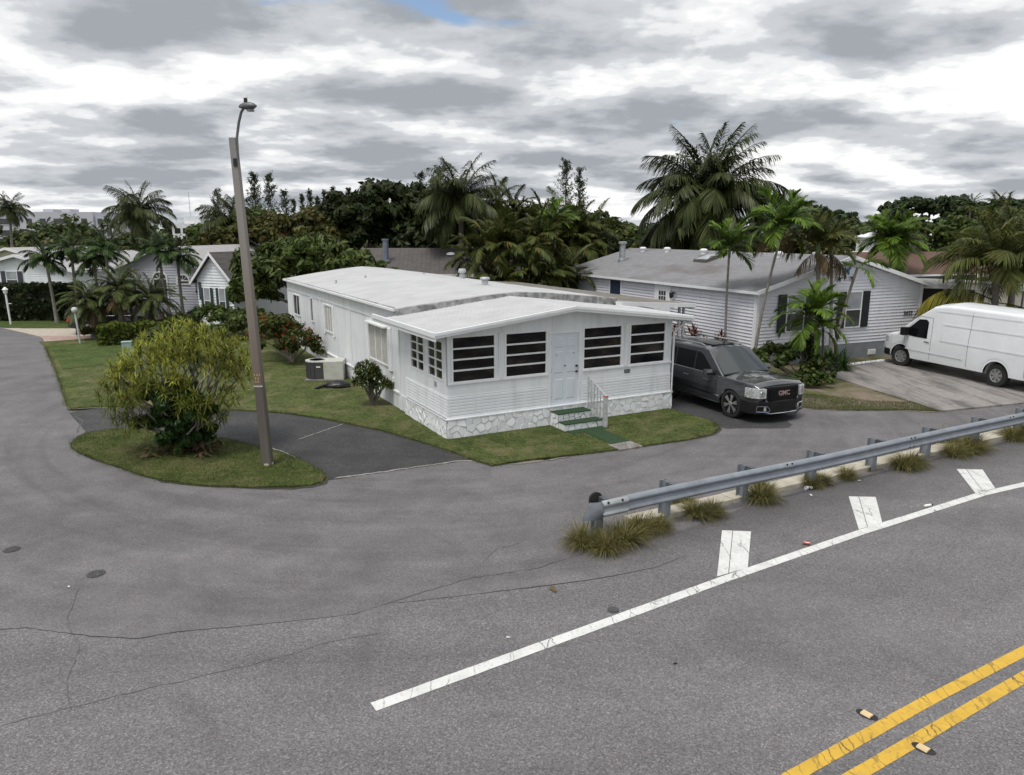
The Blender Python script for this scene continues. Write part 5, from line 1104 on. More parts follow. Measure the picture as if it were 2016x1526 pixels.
m = MB(); m.lathe([(.24, -.15), (.24, .12), (.19, .13), (.17, .15), (.17, .95), (.25, .96), (.25, 1.06), (.16, 1.08)], 14, (2.2, 13.2, roof2(2.2))); m.ob('flue_pipe', simple('galvanised', (.38, .40, .42), .45, .6, var=.25), h2, sharp=35)
for u, v in ((4.1, 14.0), (4.2, 11.8), (4.15, 8.6), (4.2, 7.0), (4.1, 3.3), (4.2, 1.2)):
    m = MB(); m.lathe([(.15, -.06), (.15, .12), (.2, .13), (.2, .2), (.1, .25)], 12, (u, v, roof2(u))); m.ob('roof_vent', WHITE2, h2, sharp=35)
m = MB(); z = roof2(3.2); m.prism([(2.75, roof2(2.75)-.02), (3.65, roof2(3.65)-.02), (3.65, roof2(3.65)+.13), (3.2, z+.2), (2.75, roof2(2.75)+.13)], 'y', 6.6, 7.6); sl = m.ob('skylight', simple('skylight_brown', (.10, .085, .075), .6), h2); m = MB(); m.add([(2.8, 6.65, roof2(2.8)+.15), (3.62, 6.65, roof2(3.62)+.155), (3.62, 7.55, roof2(3.62)+.155), (2.8, 7.55, roof2(2.8)+.15), (3.2, 7.1, z+.26)], [(0, 1, 4), (1, 2, 4), (2, 3, 4), (3, 0, 4)]); m.ob('dome', PANE_PALE, sl)
# butterfly wall ornaments
BF1 = simple('butterfly_teal', (.03, .11, .13), .4, var=.4, scale=20); BF2 = simple('butterfly_dark', (.02, .03, .028), .5, var=.4, scale=20)
def butterfly(label, u, z, s, mat, rot=0):
    root = empty('butterfly_ornament', (0, 0, 0), 0, label, 'wall ornament', 'butterflies on the gable'); a = R(24.1); root.location = (9.56 + u*math.cos(a) + .04*math.sin(a), 28.63 + u*math.sin(a) - .04*math.cos(a), z); root.rotation_euler = (0, R(rot), a)
    for sg in (-1, 1):
        m = MB(); m.prism([(0, .05*s), (sg*.5*s, .55*s), (sg*.55*s, .3*s), (sg*.32*s, -.02*s), (sg*.42*s, -.25*s), (sg*.28*s, -.55*s), (sg*.12*s, -.2*s), (0, -.12*s)], 'y', -.03, -.02); m.ob('wing', mat, root, rot=(0, 0, R(-sg*14)))
    m = MB(); m.tube([(0, -.03, .25*s), (0, -.035, 0), (0, -.03, -.3*s)], [.01, .022*s/.3, .008], 6); m.ob('body', BLACK, root)
butterfly('large teal butterfly ornament under the gable peak', 4.6, 3.74, .36, BF1); butterfly('small dark butterfly ornament, lower left of the teal one', 4.22, 3.42, .24, BF2, 20); butterfly('small dark butterfly ornament, lower right of the teal one', 4.95, 3.44, .24, BF2, -20)
# white stone edging at the bed
ed = empty('stone_edging', (0, 0, 0), 0, 'row of whitewashed edging stones along the bed by the van', 'edging')
for k in range(30):
    f = k/29; x, y = 11.95 + 3.75*f, 28.15 + 1.95*f; m = MB(); s = random.uniform(.05, .075); m.lathe([(s*.5, -.02), (s*1.1, .02), (s, .08), (s*.5, .11)], 7, (x+random.uniform(-.02, .02), y+random.uniform(-.02, .02), .03)); m.ob('stone', STONEW, ed, sharp=60)
# its carport at right
cp2 = empty('ribbed_carport', (9.56, 28.63, 0), 24.1, 'ribbed metal carport roof behind the white van', 'carport')
m = MB()
for k in range(22): v0 = .35 + k*.5; m.prism([(9.62, 3.02), (22.5, 2.37), (22.5, 2.41), (9.62, 3.06)], 'y', v0, v0+.46); m.prism([(9.62, 3.06), (22.5, 2.41), (22.5, 2.49), (9.62, 3.14)], 'y', v0+.40, v0+.455)
m.ob('roof', simple('carport_metal', (.50, .50, .49), .55, .2, var=.25, scale=1.2, dirt=(.16, .15, .13), damt=.8), cp2)
m = MB(); m.prism([(9.6, 2.86), (22.5, 2.21), (22.5, 2.43), (9.6, 3.08)], 'y', .22, .34); m.ob('fascia', WHITE2, cp2)
for u in (11.4, 14.2, 17.2, 20.2): m = MB(); m.box(u, u+.09, .4, .49, 0, 2.9 - (u-9.6)*.05); m.ob('post', RAILM, cp2)
m = MB(); m.box(9.4, 24, 7.4, 7.5, 0, 2.75); m.ob('shade_backdrop', simple('shade_dark', (.035, .037, .035), .9, var=.3), cp2)  # added dark sheet: the carport's inner shade put into its colour

# ---- generic gabled house seen in the distance
def gable_house(name, label, loc, rz, W, L, ez, pk, wall, roofm, ov=.3, trim=None, cat='house', group=None, laps=True, lapside=1, base=.4):
    trim = trim or WHITE2; h = empty(name, loc, rz, label, cat, group); c = W/2
    m = MB(); m.prism([(0.02, 0), (W-.02, 0), (W-.02, ez), (c, pk-.04), (.02, ez)], 'y', .02, L); m.ob('wall', wall, h)
    if laps:
        m = MB(); lap(m, 'x', 0, W, base, ez, .02, -1, .16); lap(m, 'x', 0, W, ez, pk-.05, .02, -1, .16, gable=lambda z: (c*(z-ez)/(pk-ez)+.03, W-c*(z-ez)/(pk-ez)-.03)); m.ob('front_siding', wall, h)
        m = MB(); pl, sg = ((W-.02, 1) if lapside > 0 else (.02, -1)); lap(m, 'y', 0, L, base, ez, pl, sg, .16); m.ob('side_siding', wall, h)
    s = (pk-ez)/c
    for q in (-1, 1):
        e = -ov if q < 0 else W+ov; ze = ez - ov*s + .05
        m = MB(); slab(m, [(e, -ov, ze), (c, -ov, pk+.05), (c, L+ov, pk+.05), (e, L+ov, ze)] if q < 0 else [(c, -ov, pk+.0495), (e, -ov, ze), (e, L+ov, ze), (c, L+ov, pk+.0495)], .08); m.ob('roof', roofm, h)
        m = MB(); m.add([(e, -ov-.03, ze-.18), (c, -ov-.03, pk-.13), (c, -ov-.03, pk+.06), (e, -ov-.03, ze+.01), (e, -ov+.01, ze-.18), (c, -ov+.01, pk-.13), (c, -ov+.01, pk+.06), (e, -ov+.01, ze+.01)], [(0, 1, 2, 3), (4, 7, 6, 5), (3, 2, 6, 7), (0, 4, 5, 1), (0, 3, 7, 4), (1, 5, 6, 2)]); m.ob('rake_board', trim, h)
        a, b = sorted((e, e-q*.05)); m = MB(); m.box(a, b, -ov, L+ov, ze-.17, ze-.085); m.ob('eave_board', trim, h)
    return h
def arch_window(parent, cx, z0, z1, w, plane, r=None):
    r = r or w/2; P = [(cx-w/2, z0), (cx+w/2, z0)] + [(cx + w/2*math.cos(a), z1 + r*math.sin(a)) for a in [math.pi*k/10 for k in range(11)]]
    def off(d): return [(cx+(x-cx)*(1+d/(w/2)), z + (d if z > z0+.01 else -d)) for x, z in P]
    m = MB(); m.prism(off(.09), 'y', plane-.035, plane); fr = m.ob('window', WHITE2, parent)
    m = MB(); m.prism(P, 'y', plane-.045, plane-.0355); m.ob('pane', PANE_DK, fr)
    m = MB(); m.box(cx-w/2, cx+w/2, plane-.06, plane-.046, z1-.03, z1+.03); m.ob('sash_bar', WHITE2, fr)
    for a in (45, 90, 135): m = MB(); m.tube([(cx, plane-.05, z1), (cx+r*.98*math.cos(R(a)), plane-.05, z1+r*.98*math.sin(R(a)))], .015, 4); m.ob('sash_bar', WHITE2, fr)
    return fr
BLUEGREY = siding_mat('siding_blue_grey', (.50, .505, .56)); WHITESID = siding_mat('siding_white', (.80, .82, .84)); SH_PALE = shingle('shingle_pale', (.33, .32, .32), (.42, .41, .41)); SH_DARK = shingle('shingle_dark', (.075, .068, .066), (.115, .105, .10)); SH_BROWN = shingle('shingle_brown', (.085, .050, .036), (.13, .078, .056)); GRNSH = simple('shutter_green', (.025, .055, .055), .5)
g = gable_house('blue_grey_house', 'blue-grey gabled house with arched windows behind the low palms', (-24.6, 46.2, 0), -6, 5.6, 15, 3.15, 4.35, BLUEGREY, SH_PALE, .35)
arch_window(g, .75, 1.0, 2.45, .75, -.037); arch_window(g, 2.75, 1.0, 2.45, .8, -.037); arch_window(g, 4.25, 2.2, 2.35, .7, -.037)
for k, dch in enumerate('3018'): link('house_number', text_mesh(dch, .24, .01, .006), BLACK, g, (5.05, -.042, 2.35-.22*k), (R(90), 0, 0))
m = MB(); m.box(5.66, 5.9, 2.5, 2.9, 3.3, 3.4); m.ob('roof_vent', WHITE2, g)
w = gable_house('white_gabled_house', 'small white house with steep dark roof and green shutters at left', (-18.1, 42.4, 0), -23, 2.6, 7, 2.75, 4.15, WHITESID, SH_DARK, .28)
for a in (.72, 1.85): box_window(w, 'x', a-.2, a+.2,   .75, 2.15, -.037, -1, WHITE2, [PANE_DK, PANE_PALE], 1, .17, GRNSH)
m = MB(); m.box(.12, .3, -.06, -.003, 1.5, 2.5); m.ob('side_light', PANE_DK, w)
f1 = gable_house('far_left_house', 'pale house with grey shutters above the tall hedge at the left edge', (-38.4, 52.0, 0), -8, 8.4, 12, 2.75, 3.75, WHITESID, SH_PALE, .35)
box_window(f1, 'x', 3.2, 4.0, 1.5, 2.6, -.037, -1, WHITE2, [PANE_DK, PANE_PALE], 1, .35, simple('shutter_slate', (.05, .055, .075), .5))
gable_house('cream_house', 'cream low house roof behind the palms at the left edge', (-46, 62, 0), -8, 9, 10, 2.8, 4.0, simple('cream_wall', (.55, .50, .40), .7), SH_PALE, .35, laps=False)
# dark-roofed house behind the mobile home: ridge runs left to right
d3 = empty('dark_roofed_house', (-9.2, 43.2, 0), 4, 'low house with dark shingle roof behind the white mobile home', 'house')
m = MB(); m.box(.3, 9.4, .4, 6.2, 0, 2.85); m.ob('wall', BLUEGREY, d3)
m = MB(); slab(m, [(0, 0, 2.85), (9.8, 0, 2.85), (9.8, 3.3, 4.32), (0, 3.3, 4.32)], .1); m.ob('roof', SH_DARK, d3); m = MB(); slab(m, [(0, 3.3, 4.319), (9.8, 3.3, 4.319), (9.8, 6.6, 2.85), (0, 6.6, 2.85)], .1); m.ob('roof', SH_DARK, d3)
m = MB(); m.box(-.03, 9.83, -.04, 0.0, 2.68, 2.87); m.ob('eave_board', WHITE2, d3)
m = MB(); m.lathe([(.26, 0), (.26, .12), (.17, .16), (.17, 1.3), (.22, 1.31), (.22, 1.4)], 12, (1.7, 1.5, 3.5)); m.ob('flue_pipe', simple('flue_blue_grey', (.20, .23, .28), .5, .4), d3, sharp=35)
m = MB(); m.lathe([(.28, 0), (.26, .1), (.12, .16)], 12, (5.6, 2.4, 3.92)); m.ob('roof_vent', WHITE2, d3, sharp=40)
# brown-roofed house at right
b4 = empty('brown_roofed_house', (19.5, 44, 0), 10, 'brown-roofed house beyond the carport at right', 'house')
m = MB(); m.box(.3, 15.6, .4, 9.6, 0, 2.7); m.ob('wall', simple('cream_stucco', (.45, .42, .36), .8), b4)
m = MB(); slab(m, [(0, 0, 2.75), (16, 0, 2.75), (16, 5, 4.0), (0, 5, 4.0)], .1); m.ob('roof', SH_BROWN, b4); m = MB(); slab(m, [(0, 5, 3.999), (16, 5, 3.999), (16, 10, 2.75), (0, 10, 2.75)], .1); m.ob('roof', SH_BROWN, b4)
m = MB(); m.box(-.03, 16.03, -.05, 0, 2.55, 2.77); m.ob('eave_board', WHITE2, b4)
m = MB(); m.lathe([(.16, 0), (.16, .35), (.42, .4), (.46, .62), (.42, .84), (.16, .88)], 14, (8.6, 4.6, 3.85)); m.ob('roof_vent', simple('turbine_grey', (.17, .17, .16), .6, .3), b4, sharp=40)
# big white roof and white trailers beyond
wr = empty('white_roofed_house', (30, 66, 0), 8, 'long low house with bright white roof beyond the brown roof', 'house')
m = MB(); m.box(.3, 21.7, .4, 11.6, 0, 2.7); m.ob('wall', WHITESID, wr); m = MB(); slab(m, [(0, 0, 2.75), (22, 0, 2.75), (22, 6, 3.45), (0, 6, 3.45)], .12); m.ob('roof', WHITE, wr); m = MB(); slab(m, [(0, 6, 3.449), (22, 6, 3.449), (22, 12, 2.75), (0, 12, 2.75)], .12); m.ob('roof', WHITE, wr)
w5 = empty('white_long_house', (8, 70, 0), 6, 'white roof glimpsed behind the thin palms and grey ridge', 'house')
m = MB(); m.box(.3, 19.7, .4, 8, 0, 2.6); m.ob('wall', WHITESID, w5); m = MB(); slab(m, [(0, 0, 2.7), (20, 0, 2.7), (20, 4.2, 3.3), (0, 4.2, 3.3)], .12); m.ob('roof', WHITE, w5)
for i, (x, lab) in enumerate(((55.5, 'left of two far white trailers with a row of dark windows'), (61.8, 'right of two far white trailers with a row of dark windows'))):
    tr = gable_house('white_trailer', lab, (x, 108, 0), 6, 6.0, 10, 4.6, 5.5, WHITESID, WHITE, .25, laps=False, group='far white trailers')
    for k in range(6): m = MB(); m.box(.35+k*.9, 1.1+k*.9, -.03, .015, 3.3, 4.35); wi = m.ob('window', WHITE2, tr); m = MB(); m.box(.42+k*.9, 1.03+k*.9, -.04, -.0305, 3.36, 4.29); m.ob('pane', DGLASS, wi)
# office building far left
OFF = simple('office_wall', (.47, .47, .52), .8, var=.06, scale=.2)
ob_ = empty('office_building', (-160, 212, 0), -3, 'long pale three-storey office building on the left horizon', 'building')
m = MB(); m.box(0, 43, 0, 18, 0, 10.8); m.box(43, 49, .6, 18, 0, 9.6); m.box(26, 29, 4, 8, 10.8, 11.7); m.box(31.5, 34, 4, 8, 10.8, 11.7); m.ob('wall', OFF, ob_)
for zf in (1.2, 4.2, 7.4):
    for k, x in enumerate((2, 6.5, 11, 15.5, 19.5, 23.5, 27.5, 31.5, 35.0, 39.5, 43.8, 46.2)):
        wd = 3.4 if k in (3, 7) else 1.7; wd = 1.5 if x > 43 else wd
        y = 0 if x < 43 else .6; m = MB(); m.box(x, x+wd, y-.05, y+.3, zf, zf+1.6); wi = m.ob('window', PANE_DK, ob_); m = MB(); m.box(x, x+wd, y-.12, y-.0505, zf-.15, zf); m.ob('sill', OFF, wi)
s6 = empty('small_white_building', (-53.6, 118, 0), 0, 'small white block building behind the lamp pole palm', 'building')
m = MB(); m.box(0, 4.2, 0, 6, 0, 6.6); m.box(1.6, 4.2, 1, 6, 6.6, 7.6); m.ob('wall', simple('white_stucco', (.66, .67, .68), .8), s6)
for x in (.4, 1.7): m = MB(); m.box(x, x+.9, -.04, .1, 5.1, 5.9); m.ob('window', DGLASS, s6)
m = MB(); m.tube([(-51.8, 121, 0), (-51.8, 121, 11.6)], [.09, .04], 6); m.tube([(-52.2, 121, 10.9), (-51.4, 121, 10.9)], .03, 4); o = m.ob('antenna_mast', RAILM); tag(o, 'thin antenna mast above the small white block building', 'antenna')
# ================================================================ VEHICLES
def carpaint(name, c, flake=0.0, rough=.32, metal=0.0, coat=1.0):
    t = NT(name); v = t.pos(); cc = t.ramp(t.noise(v, 1.2, 6, .6), [(.3, tuple(x*.94 for x in c)), (.7, tuple(min(1, x*1.05) for x in c))])
    d = t.ramp(t.noise(v, 6, 8, .7), [(.5, 0.0), (.8, .08)]); cc = t.mix(d, cc, (.3, .28, .25)); t.bsdf(cc, rough, metal, .5, None, coat); return t.m
P_GREY = carpaint('paint_slate', (.062, .066, .073), 0, .25, .45); P_WHITE = carpaint('paint_van_white', (.80, .82, .84), 0, .35, 0, .6); P_BLACK = carpaint('paint_black', (.012, .013, .018), 0, .3, .2)
GLASS = NT('car_glass'); GLASS.bsdf((.006, .007, .008), .04, 0, .28); GLASS = GLASS.m
WSH = NT('windshield_glass'); WSH.bsdf((.028, .036, .038), .02, 0, .75); WSH = WSH.m
CHROME = simple('chrome', (.75, .76, .77), .12, 1.0, var=.05); ALLOY = simple('alloy', (.46, .465, .47), .33, .75, var=.1); RUBBER = simple('tyre_rubber', (.018, .018, .018), .8, var=.3, scale=20); PLAST = simple('trim_black', (.010, .010, .011), .5, var=.2, spec=.25); LAMP = simple('headlamp_glass', (.55, .56, .57), .08, .4, var=.5, scale=18); REDL = simple('tail_red', (.35, .02, .015), .15, var=.3, scale=9); SEAMM = simple('panel_gap', (.01, .01, .01), .9)
def ip(x, tab):
    if x <= tab[0][0]: return tab[0][1]
    for (a, b), (c, d) in zip(tab[:-1], tab[1:]):
        if x <= c: t = (x-a)/(c-a); return b + (d-b)*t
    return tab[-1][1]
class Car:
    """lofted body: x forward from the front axle, y left; half sections mirrored"""
    def __init__(s, zs, zc, w, zb, arches, x0, x1, side, crown=.10, rnd=.10, r=.45):
        s.zs, s.zc, s.w, s.zb, s.ar, s.x0, s.x1, s.side, s.r, s.rd = zs, zc, w, zb, arches, x0, x1, side, r, rnd
    def bottom(s, x):
        z = ip(x, s.zb)
        for ax in s.ar:
            d = abs(x-ax)
            if d < s.r: z = max(z, .40 + math.sqrt(s.r*s.r - d*d)*.98)
        return z
    def y(s, x, z): return ip(x, s.w) * ip(z, s.side)
    def half(s, x):
        zb, zt = s.bottom(x), ip(x, s.zs); zt = max(zt, zb+.05); P = []
        for k in range(11): z = zb + (zt-s.rd-zb)*k/10; P.append((s.y(x, z), z))
        ye = s.y(x, zt-s.rd)
        for k in range(1, 6): a = k/5*math.pi/2; P.append((ye - s.rd*1.2*(1-math.cos(a)), zt - s.rd + s.rd*math.sin(a)))
        y1, z1 = P[-1]; zc = ip(x, s.zc)
        for k in range(1, 7): f = k/6; P.append((y1*(1-f), z1 + (zc-z1)*math.sin(f*math.pi/2)))
        return P
    def body(s, mat, parent, extra=()):
        xs = set(np.round(np.linspace(s.x0, s.x1, 90), 3)) | set(extra)
        for ax in s.ar:
            for k in range(21): xs.add(round(ax + s.r*1.0*math.cos(math.pi*k/20), 4))
        xs = sorted(xs); rows = []
        for x in xs:
            h = s.half(x); rows.append([(x, y, z) for y, z in h] + [(x, -y, z) for y, z in h[::-1][1:]])
        m = MB(); m.grid(rows)
        for rw in (rows[0], rows[-1]): m.add(rw, [tuple(range(len(rw)))])
        n = len(rows[0])
        m.grid([[(r[0][0], r[0][1]*.9, max(r[0][2], .3)) for r in rows], [(r[-1][0], r[-1][1]*.9, max(r[-1][2], .3)) for r in rows]])
        return m.ob('body', mat, parent, sharp=38)
    def patch(s, pts, mat, parent, name, sides=(-1, 1), off=.006, nx=10, nz=4):
        """panel on the body side bounded by a lower and an upper polyline in (x,z)"""
        lo, hi = pts; out = None
        for sd in sides:
            rows = []
            for j in range(nz+1):
                f = j/nz; row = []
                for i in range(nx+1):
                    g = i/nx; a = poly_at(lo, g); b = poly_at(hi, g); x = a[0]+(b[0]-a[0])*f; z = a[1]+(b[1]-a[1])*f
                    row.append((x, sd*(s.y(x, z)+off), z))
                rows.append(row)
            m = MB(); m.grid(rows); m.grid([rows[0], [(p[0], p[1]*.97, p[2]) for p in rows[0]]]); out = m.ob(name, mat, parent, sharp=30)
        return out
    def line(s, pts, w, mat, parent, name, sides=(-1, 1), off=.004, n=16):
        for sd in sides:
            P = [poly_at(pts, k/n) for k in range(n+1)]; m = MB(); L = []; Q = []
            for i, p in enumerate(P):
                a, b = P[max(i-1, 0)], P[min(i+1, n)]; d = (b[0]-a[0], b[1]-a[1]); l = math.hypot(*d) or 1; nx, nz = -d[1]/l*w/2, d[0]/l*w/2
                for dst, q in ((L, 1), (Q, -1)): x, z = p[0]+nx*q, p[1]+nz*q; dst.append((x, sd*(s.y(x, z)+off), z))
            m.grid([L, Q]); m.ob(name, mat, parent)
def poly_at(p, t):
    d = [0]
    for a, b in zip(p[:-1], p[1:]): d.append(d[-1] + math.hypot(b[0]-a[0], b[1]-a[1]))
    q = t*d[-1]
    for i in range(len(p)-1):
        if q <= d[i+1] + 1e-9: f = (q-d[i])/((d[i+1]-d[i]) or 1); return (p[i][0]+(p[i+1][0]-p[i][0])*f, p[i][1]+(p[i+1][1]-p[i][1])*f)
    return p[-1]
def wheel(parent, x, y, R_, wd, side, spokes, steer=0, rimr=.30, split=True):
    root = empty('wheel', (x, y, R_), 0); root.parent = parent; root.rotation_euler = (0, 0, R(steer)); s = side
    m = MB(); m.lathe([(rimr, -s*wd), (R_*.93, -s*wd), (R_, -s*wd*.85), (R_, -s*wd*.15), (R_*.95, -.012*s), (rimr+.03, 0), (rimr, -.02*s)], 36, (0, 0, 0), 'y'); m.ob('tyre', RUBBER, root, sharp=40)
    m = MB(); m.lathe([(rimr, -.02*s), (rimr, -.0*s), (rimr-.025, -.012*s), (rimr-.03, -.10*s), (.05, -.11*s)], 36, (0, 0, 0), 'y'); m.ob('rim', PLAST if split else ALLOY, root, sharp=40)
    for k in range(spokes):
        a = 2*math.pi*k/spokes + .3; m = MB()
        for da in ((-.13, .13) if split else (0,)):
            w0, w1 = (.016, .021) if split else (.03, .055)
            ca, sa = math.cos(a), math.sin(a); cb, sb = math.cos(a+da), math.sin(a+da); r0, r1 = .05, rimr-.018
            p0 = (ca*r0, sa*r0); p1 = (cb*r1, sb*r1); nx, nz = -sb, cb
            pts = [(p0[0]-nx*w0, p0[1]-nz*w0), (p1[0]-nx*w1, p1[1]-nz*w1), (p1[0]+nx*w1, p1[1]+nz*w1), (p0[0]+nx*w0, p0[1]+nz*w0)]
            a0, a1 = sorted((-.045*s, -.008*s)); m.prism(pts, 'y', a0, a1)
        m.ob('spoke', ALLOY, root)
    m = MB(); m.lathe([(.075, -.04*s), (.075, -.004*s), (.05, .004*s)], 14, (0, 0, 0), 'y'); m.ob('hub', ALLOY, root, sharp=40)
    return root
# ---------------- slate SUV
suv = empty('suv', (7.23, 21.12, 0), -65, 'slate grey SUV with black grille parked nose out beside the mobile home', 'car')
sv = Car(zs=[(-4.12, 1.04), (-3.9, 1.12), (-1.0, 1.16), (-.45, 1.15), (0, 1.14), (.5, 1.135), (.8, 1.11), (.93, 1.05)], zc=[(-4.12, 1.10), (-1.05, 1.22), (-.5, 1.25), (.3, 1.23), (.75, 1.185), (.93, 1.09)],
         w=[(-4.12, .90), (-3.95, .97), (-3.4, 1.0), (.15, 1.0), (.55, .975), (.78, .92), (.93, .84)], zb=[(-4.12, .45), (-3.6, .36), (-.5, .34), (.6, .32), (.93, .36)], arches=(0, -2.95), x0=-4.12, x1=.93,
         side=[(.3, .955), (.45, .985), (.75, 1.0), (1.0, .985), (1.1, .955), (1.25, .93), (1.55, .86), (1.8, .80)], rnd=.06, r=.47)
sv.body(P_GREY, suv)
# greenhouse
gh = Car(zs=[(-4.02, 1.5), (-3.85, 1.80), (-3.4, 1.84), (-1.6, 1.855), (-1.25, 1.80), (-.42, 1.15)], zc=[(-4.02, 1.55), (-3.85, 1.86), (-3.0, 1.90), (-1.6, 1.90), (-1.22, 1.84), (-.42, 1.22)],
         w=[(-4.02, .93), (-3.6, .985), (-.42, .985)], zb=[(-4.02, 1.05), (0, 1.08)], arches=(), x0=-4.02, x1=-.42, side=sv.side, rnd=.07)
gh.body(P_GREY, suv, (-1.6, -1.25)).name = 'cabin'
lo = [(-3.7, 1.17), (-.78, 1.17)]; hi = [(-3.62, 1.62), (-3.4, 1.70), (-1.65, 1.70), (-1.45, 1.64), (-.82, 1.18)]
gh.patch((lo, hi), GLASS, suv, 'side_window', off=.008, nx=24)
for x in (-2.65, -1.7): gh.line([(x-.03, 1.16), (x-.06, 1.70)], .07, P_BLACK, suv, 'pillar', off=.012)
gh.line([(-3.75, 1.15), (-.72, 1.15)], .03, CHROME, suv, 'belt_moulding', off=.014)
# windshield
def wsh(t, side): # along slope from cowl to roof
    x = -.40 + (-1.26+.40)*t; z = 1.175 + (1.80-1.175)*t; return x, z, (.88 - .17*t)
rows = [[(wsh(t/6, 1)[0] - .05*abs(f)**2.2 + .012, f*wsh(t/6, 1)[2], wsh(t/6, 1)[1] + .045*(1-f*f) + .018) for f in [-1+.2*k for k in range(11)]] for t in range(7)]
m = MB(); m.grid(rows); m.ob('windshield', WSH, suv, sharp=60)
m = MB(); m.grid([[(x+.05, y*1.02, z-.012) for x, y, z in rows[0]], [(x-.01, y, z+.008) for x, y, z in rows[0]]]); m.ob('wiper_cowl', PLAST, suv)
m = MB(); m.box(-2.5, -1.5, -.45, .45, 1.897, 1.909); bevel(m.ob('sunroof', GLASS, suv), .004)
for s in (-1, 1):
    m = MB(); m.tube([(-3.75, s*.70, 1.87), (-3.6, s*.71, 1.925), (-1.75, s*.71, 1.935), (-1.55, s*.70, 1.885)], .026, 6); m.ob('roof_rail', ALLOY, suv, sharp=50)
    m = MB(); m.prism([(-.98, 1.13), (-.80, 1.13), (-.76, 1.22), (-.80, 1.31), (-.95, 1.31)], 'y', s*1.02 if s > 0 else -1.24, s*1.24 if s > 0 else -1.02); mr = bevel(m.ob('mirror', P_GREY, suv), .02); m = MB(); m.box(-.92, -.84, min(s*.93, s*1.03), max(s*.93, s*1.03), 1.14, 1.2); m.ob('mirror_arm', PLAST, mr)
# seams, mouldings, handles
for x in (-2.72, -1.72): sv.line([(x, .42), (x, 1.06)], .012, SEAMM, suv, 'door_seam')
sv.line([(-.62, .42), (-.62, 1.06)], .012, SEAMM, suv, 'door_seam'); sv.line([(-2.3, .60), (-.5, .56)], .028, CHROME, suv, 'door_moulding', off=.012); sv.line([(-2.4, .37), (-.55, .36)], .03, CHROME, suv, 'running_board', off=.03)
for x in (-1.9, -.95): sv.line([(x-.26, .955), (x, .965)], .03, CHROME, suv, 'door_handle', off=.022)
for ax in (0, -2.95): m = MB(); m.box(ax-.5, ax+.5, -.70, .70, .38, .98); m.ob('wheel_well', SEAMM, suv)
# nose: black grille block, bumper, lamps
m = MB(); m.prism([(.70, -.62), (1.0, -.60), (1.045, -.3), (1.05, 0), (1.045, .3), (1.0, .60), (.70, .62)], 'z', .56, 1.055); bevel(m.ob('grille', PLAST, suv), .025)
MESHM = simple('grille_mesh', (.006, .006, .007), .6, var=.5, scale=90, spec=.2)
for k in range(7): m = MB(); z = .63+k*.058; m.box(1.0, 1.057, -.52, .52, z, z+.03); m.ob('grille_bar', MESHM, suv)
m = MB(); m.tube([(.99, -.60, .70), (1.02, -.50, .57), (1.06, -.3, .55), (1.065, 0, .55), (1.06, .3, .55), (1.02, .50, .57), (.99, .60, .70)], .013, 6); m.ob('grille_surround', CHROME, suv, sharp=50)
m = MB(); m.prism([(.38, -1.0), (.72, -.975), (.92, -.86), (1.06, -.5), (1.09, 0), (1.06, .5), (.92, .86), (.72, .975), (.38, 1.0)], 'z', .27, .66); bevel(m.ob('front_bumper', PLAST, suv), .05, 3)
m = MB(); m.tube([(.9, -.86, .33), (1.07, -.45, .30), (1.095, 0, .30), (1.07, .45, .30), (.9, .86, .33)], .012, 6); m.ob('bumper_trim', CHROME, suv, sharp=50)
for s in (-1, 1):
    pr = [(.58, s*1.0), (.82, s*.965), (.99, s*.83), (1.035, s*.62), (.8, s*.6)]
    m = MB(); m.prism(pr if s > 0 else pr[::-1], 'z', .74, 1.02); hl = bevel(m.ob('headlight', LAMP, suv), .015); m = MB(); m.lathe([(.05, .0), (.07, .03), (.02, .035)], 14, (1.0, s*.75, .88), 'x'); m.ob('lens', CHROME, hl, sharp=40)
    m = MB(); m.prism([(.915, s*.80), (1.02, s*.62), (1.03, s*.56), (1.0, s*.56), (.9, s*.8)], 'z', .38, .50); m.ob('fog_lamp', LAMP, suv)
    m = MB(); P = [(.93, s*.86, .36), (1.07, s*.52, .35), (1.075, s*.50, .42), (1.05, s*.58, .52), (.94, s*.86, .52)]; m.tube(P + [P[0]], .012, 5); m.ob('fog_surround', CHROME, suv, sharp=60)
    m = MB(); m.box(-4.14, -4.0, min(s*.72, s*.9), max(s*.72, s*.9), .8, 1.3); m.ob('tail_light', REDL, suv)
EMB = simple('emblem_red_chrome', (.60, .42, .42), .2, .7, var=.3, scale=30)
link('emblem', text_mesh('GMC', .19, .01, .004), EMB, suv, (1.064, 0, .86), (R(90), 0, R(90)))
wheel(suv, 0, -.985, .42, .27, -1, 6, 0, .30); wheel(suv, 0, .985, .42, .27, 1, 6, 0, .30); wheel(suv, -2.95, -.985, .42, .27, -1, 6, 0, .30); wheel(suv, -2.95, .985, .42, .27, 1, 6, 0, .30)
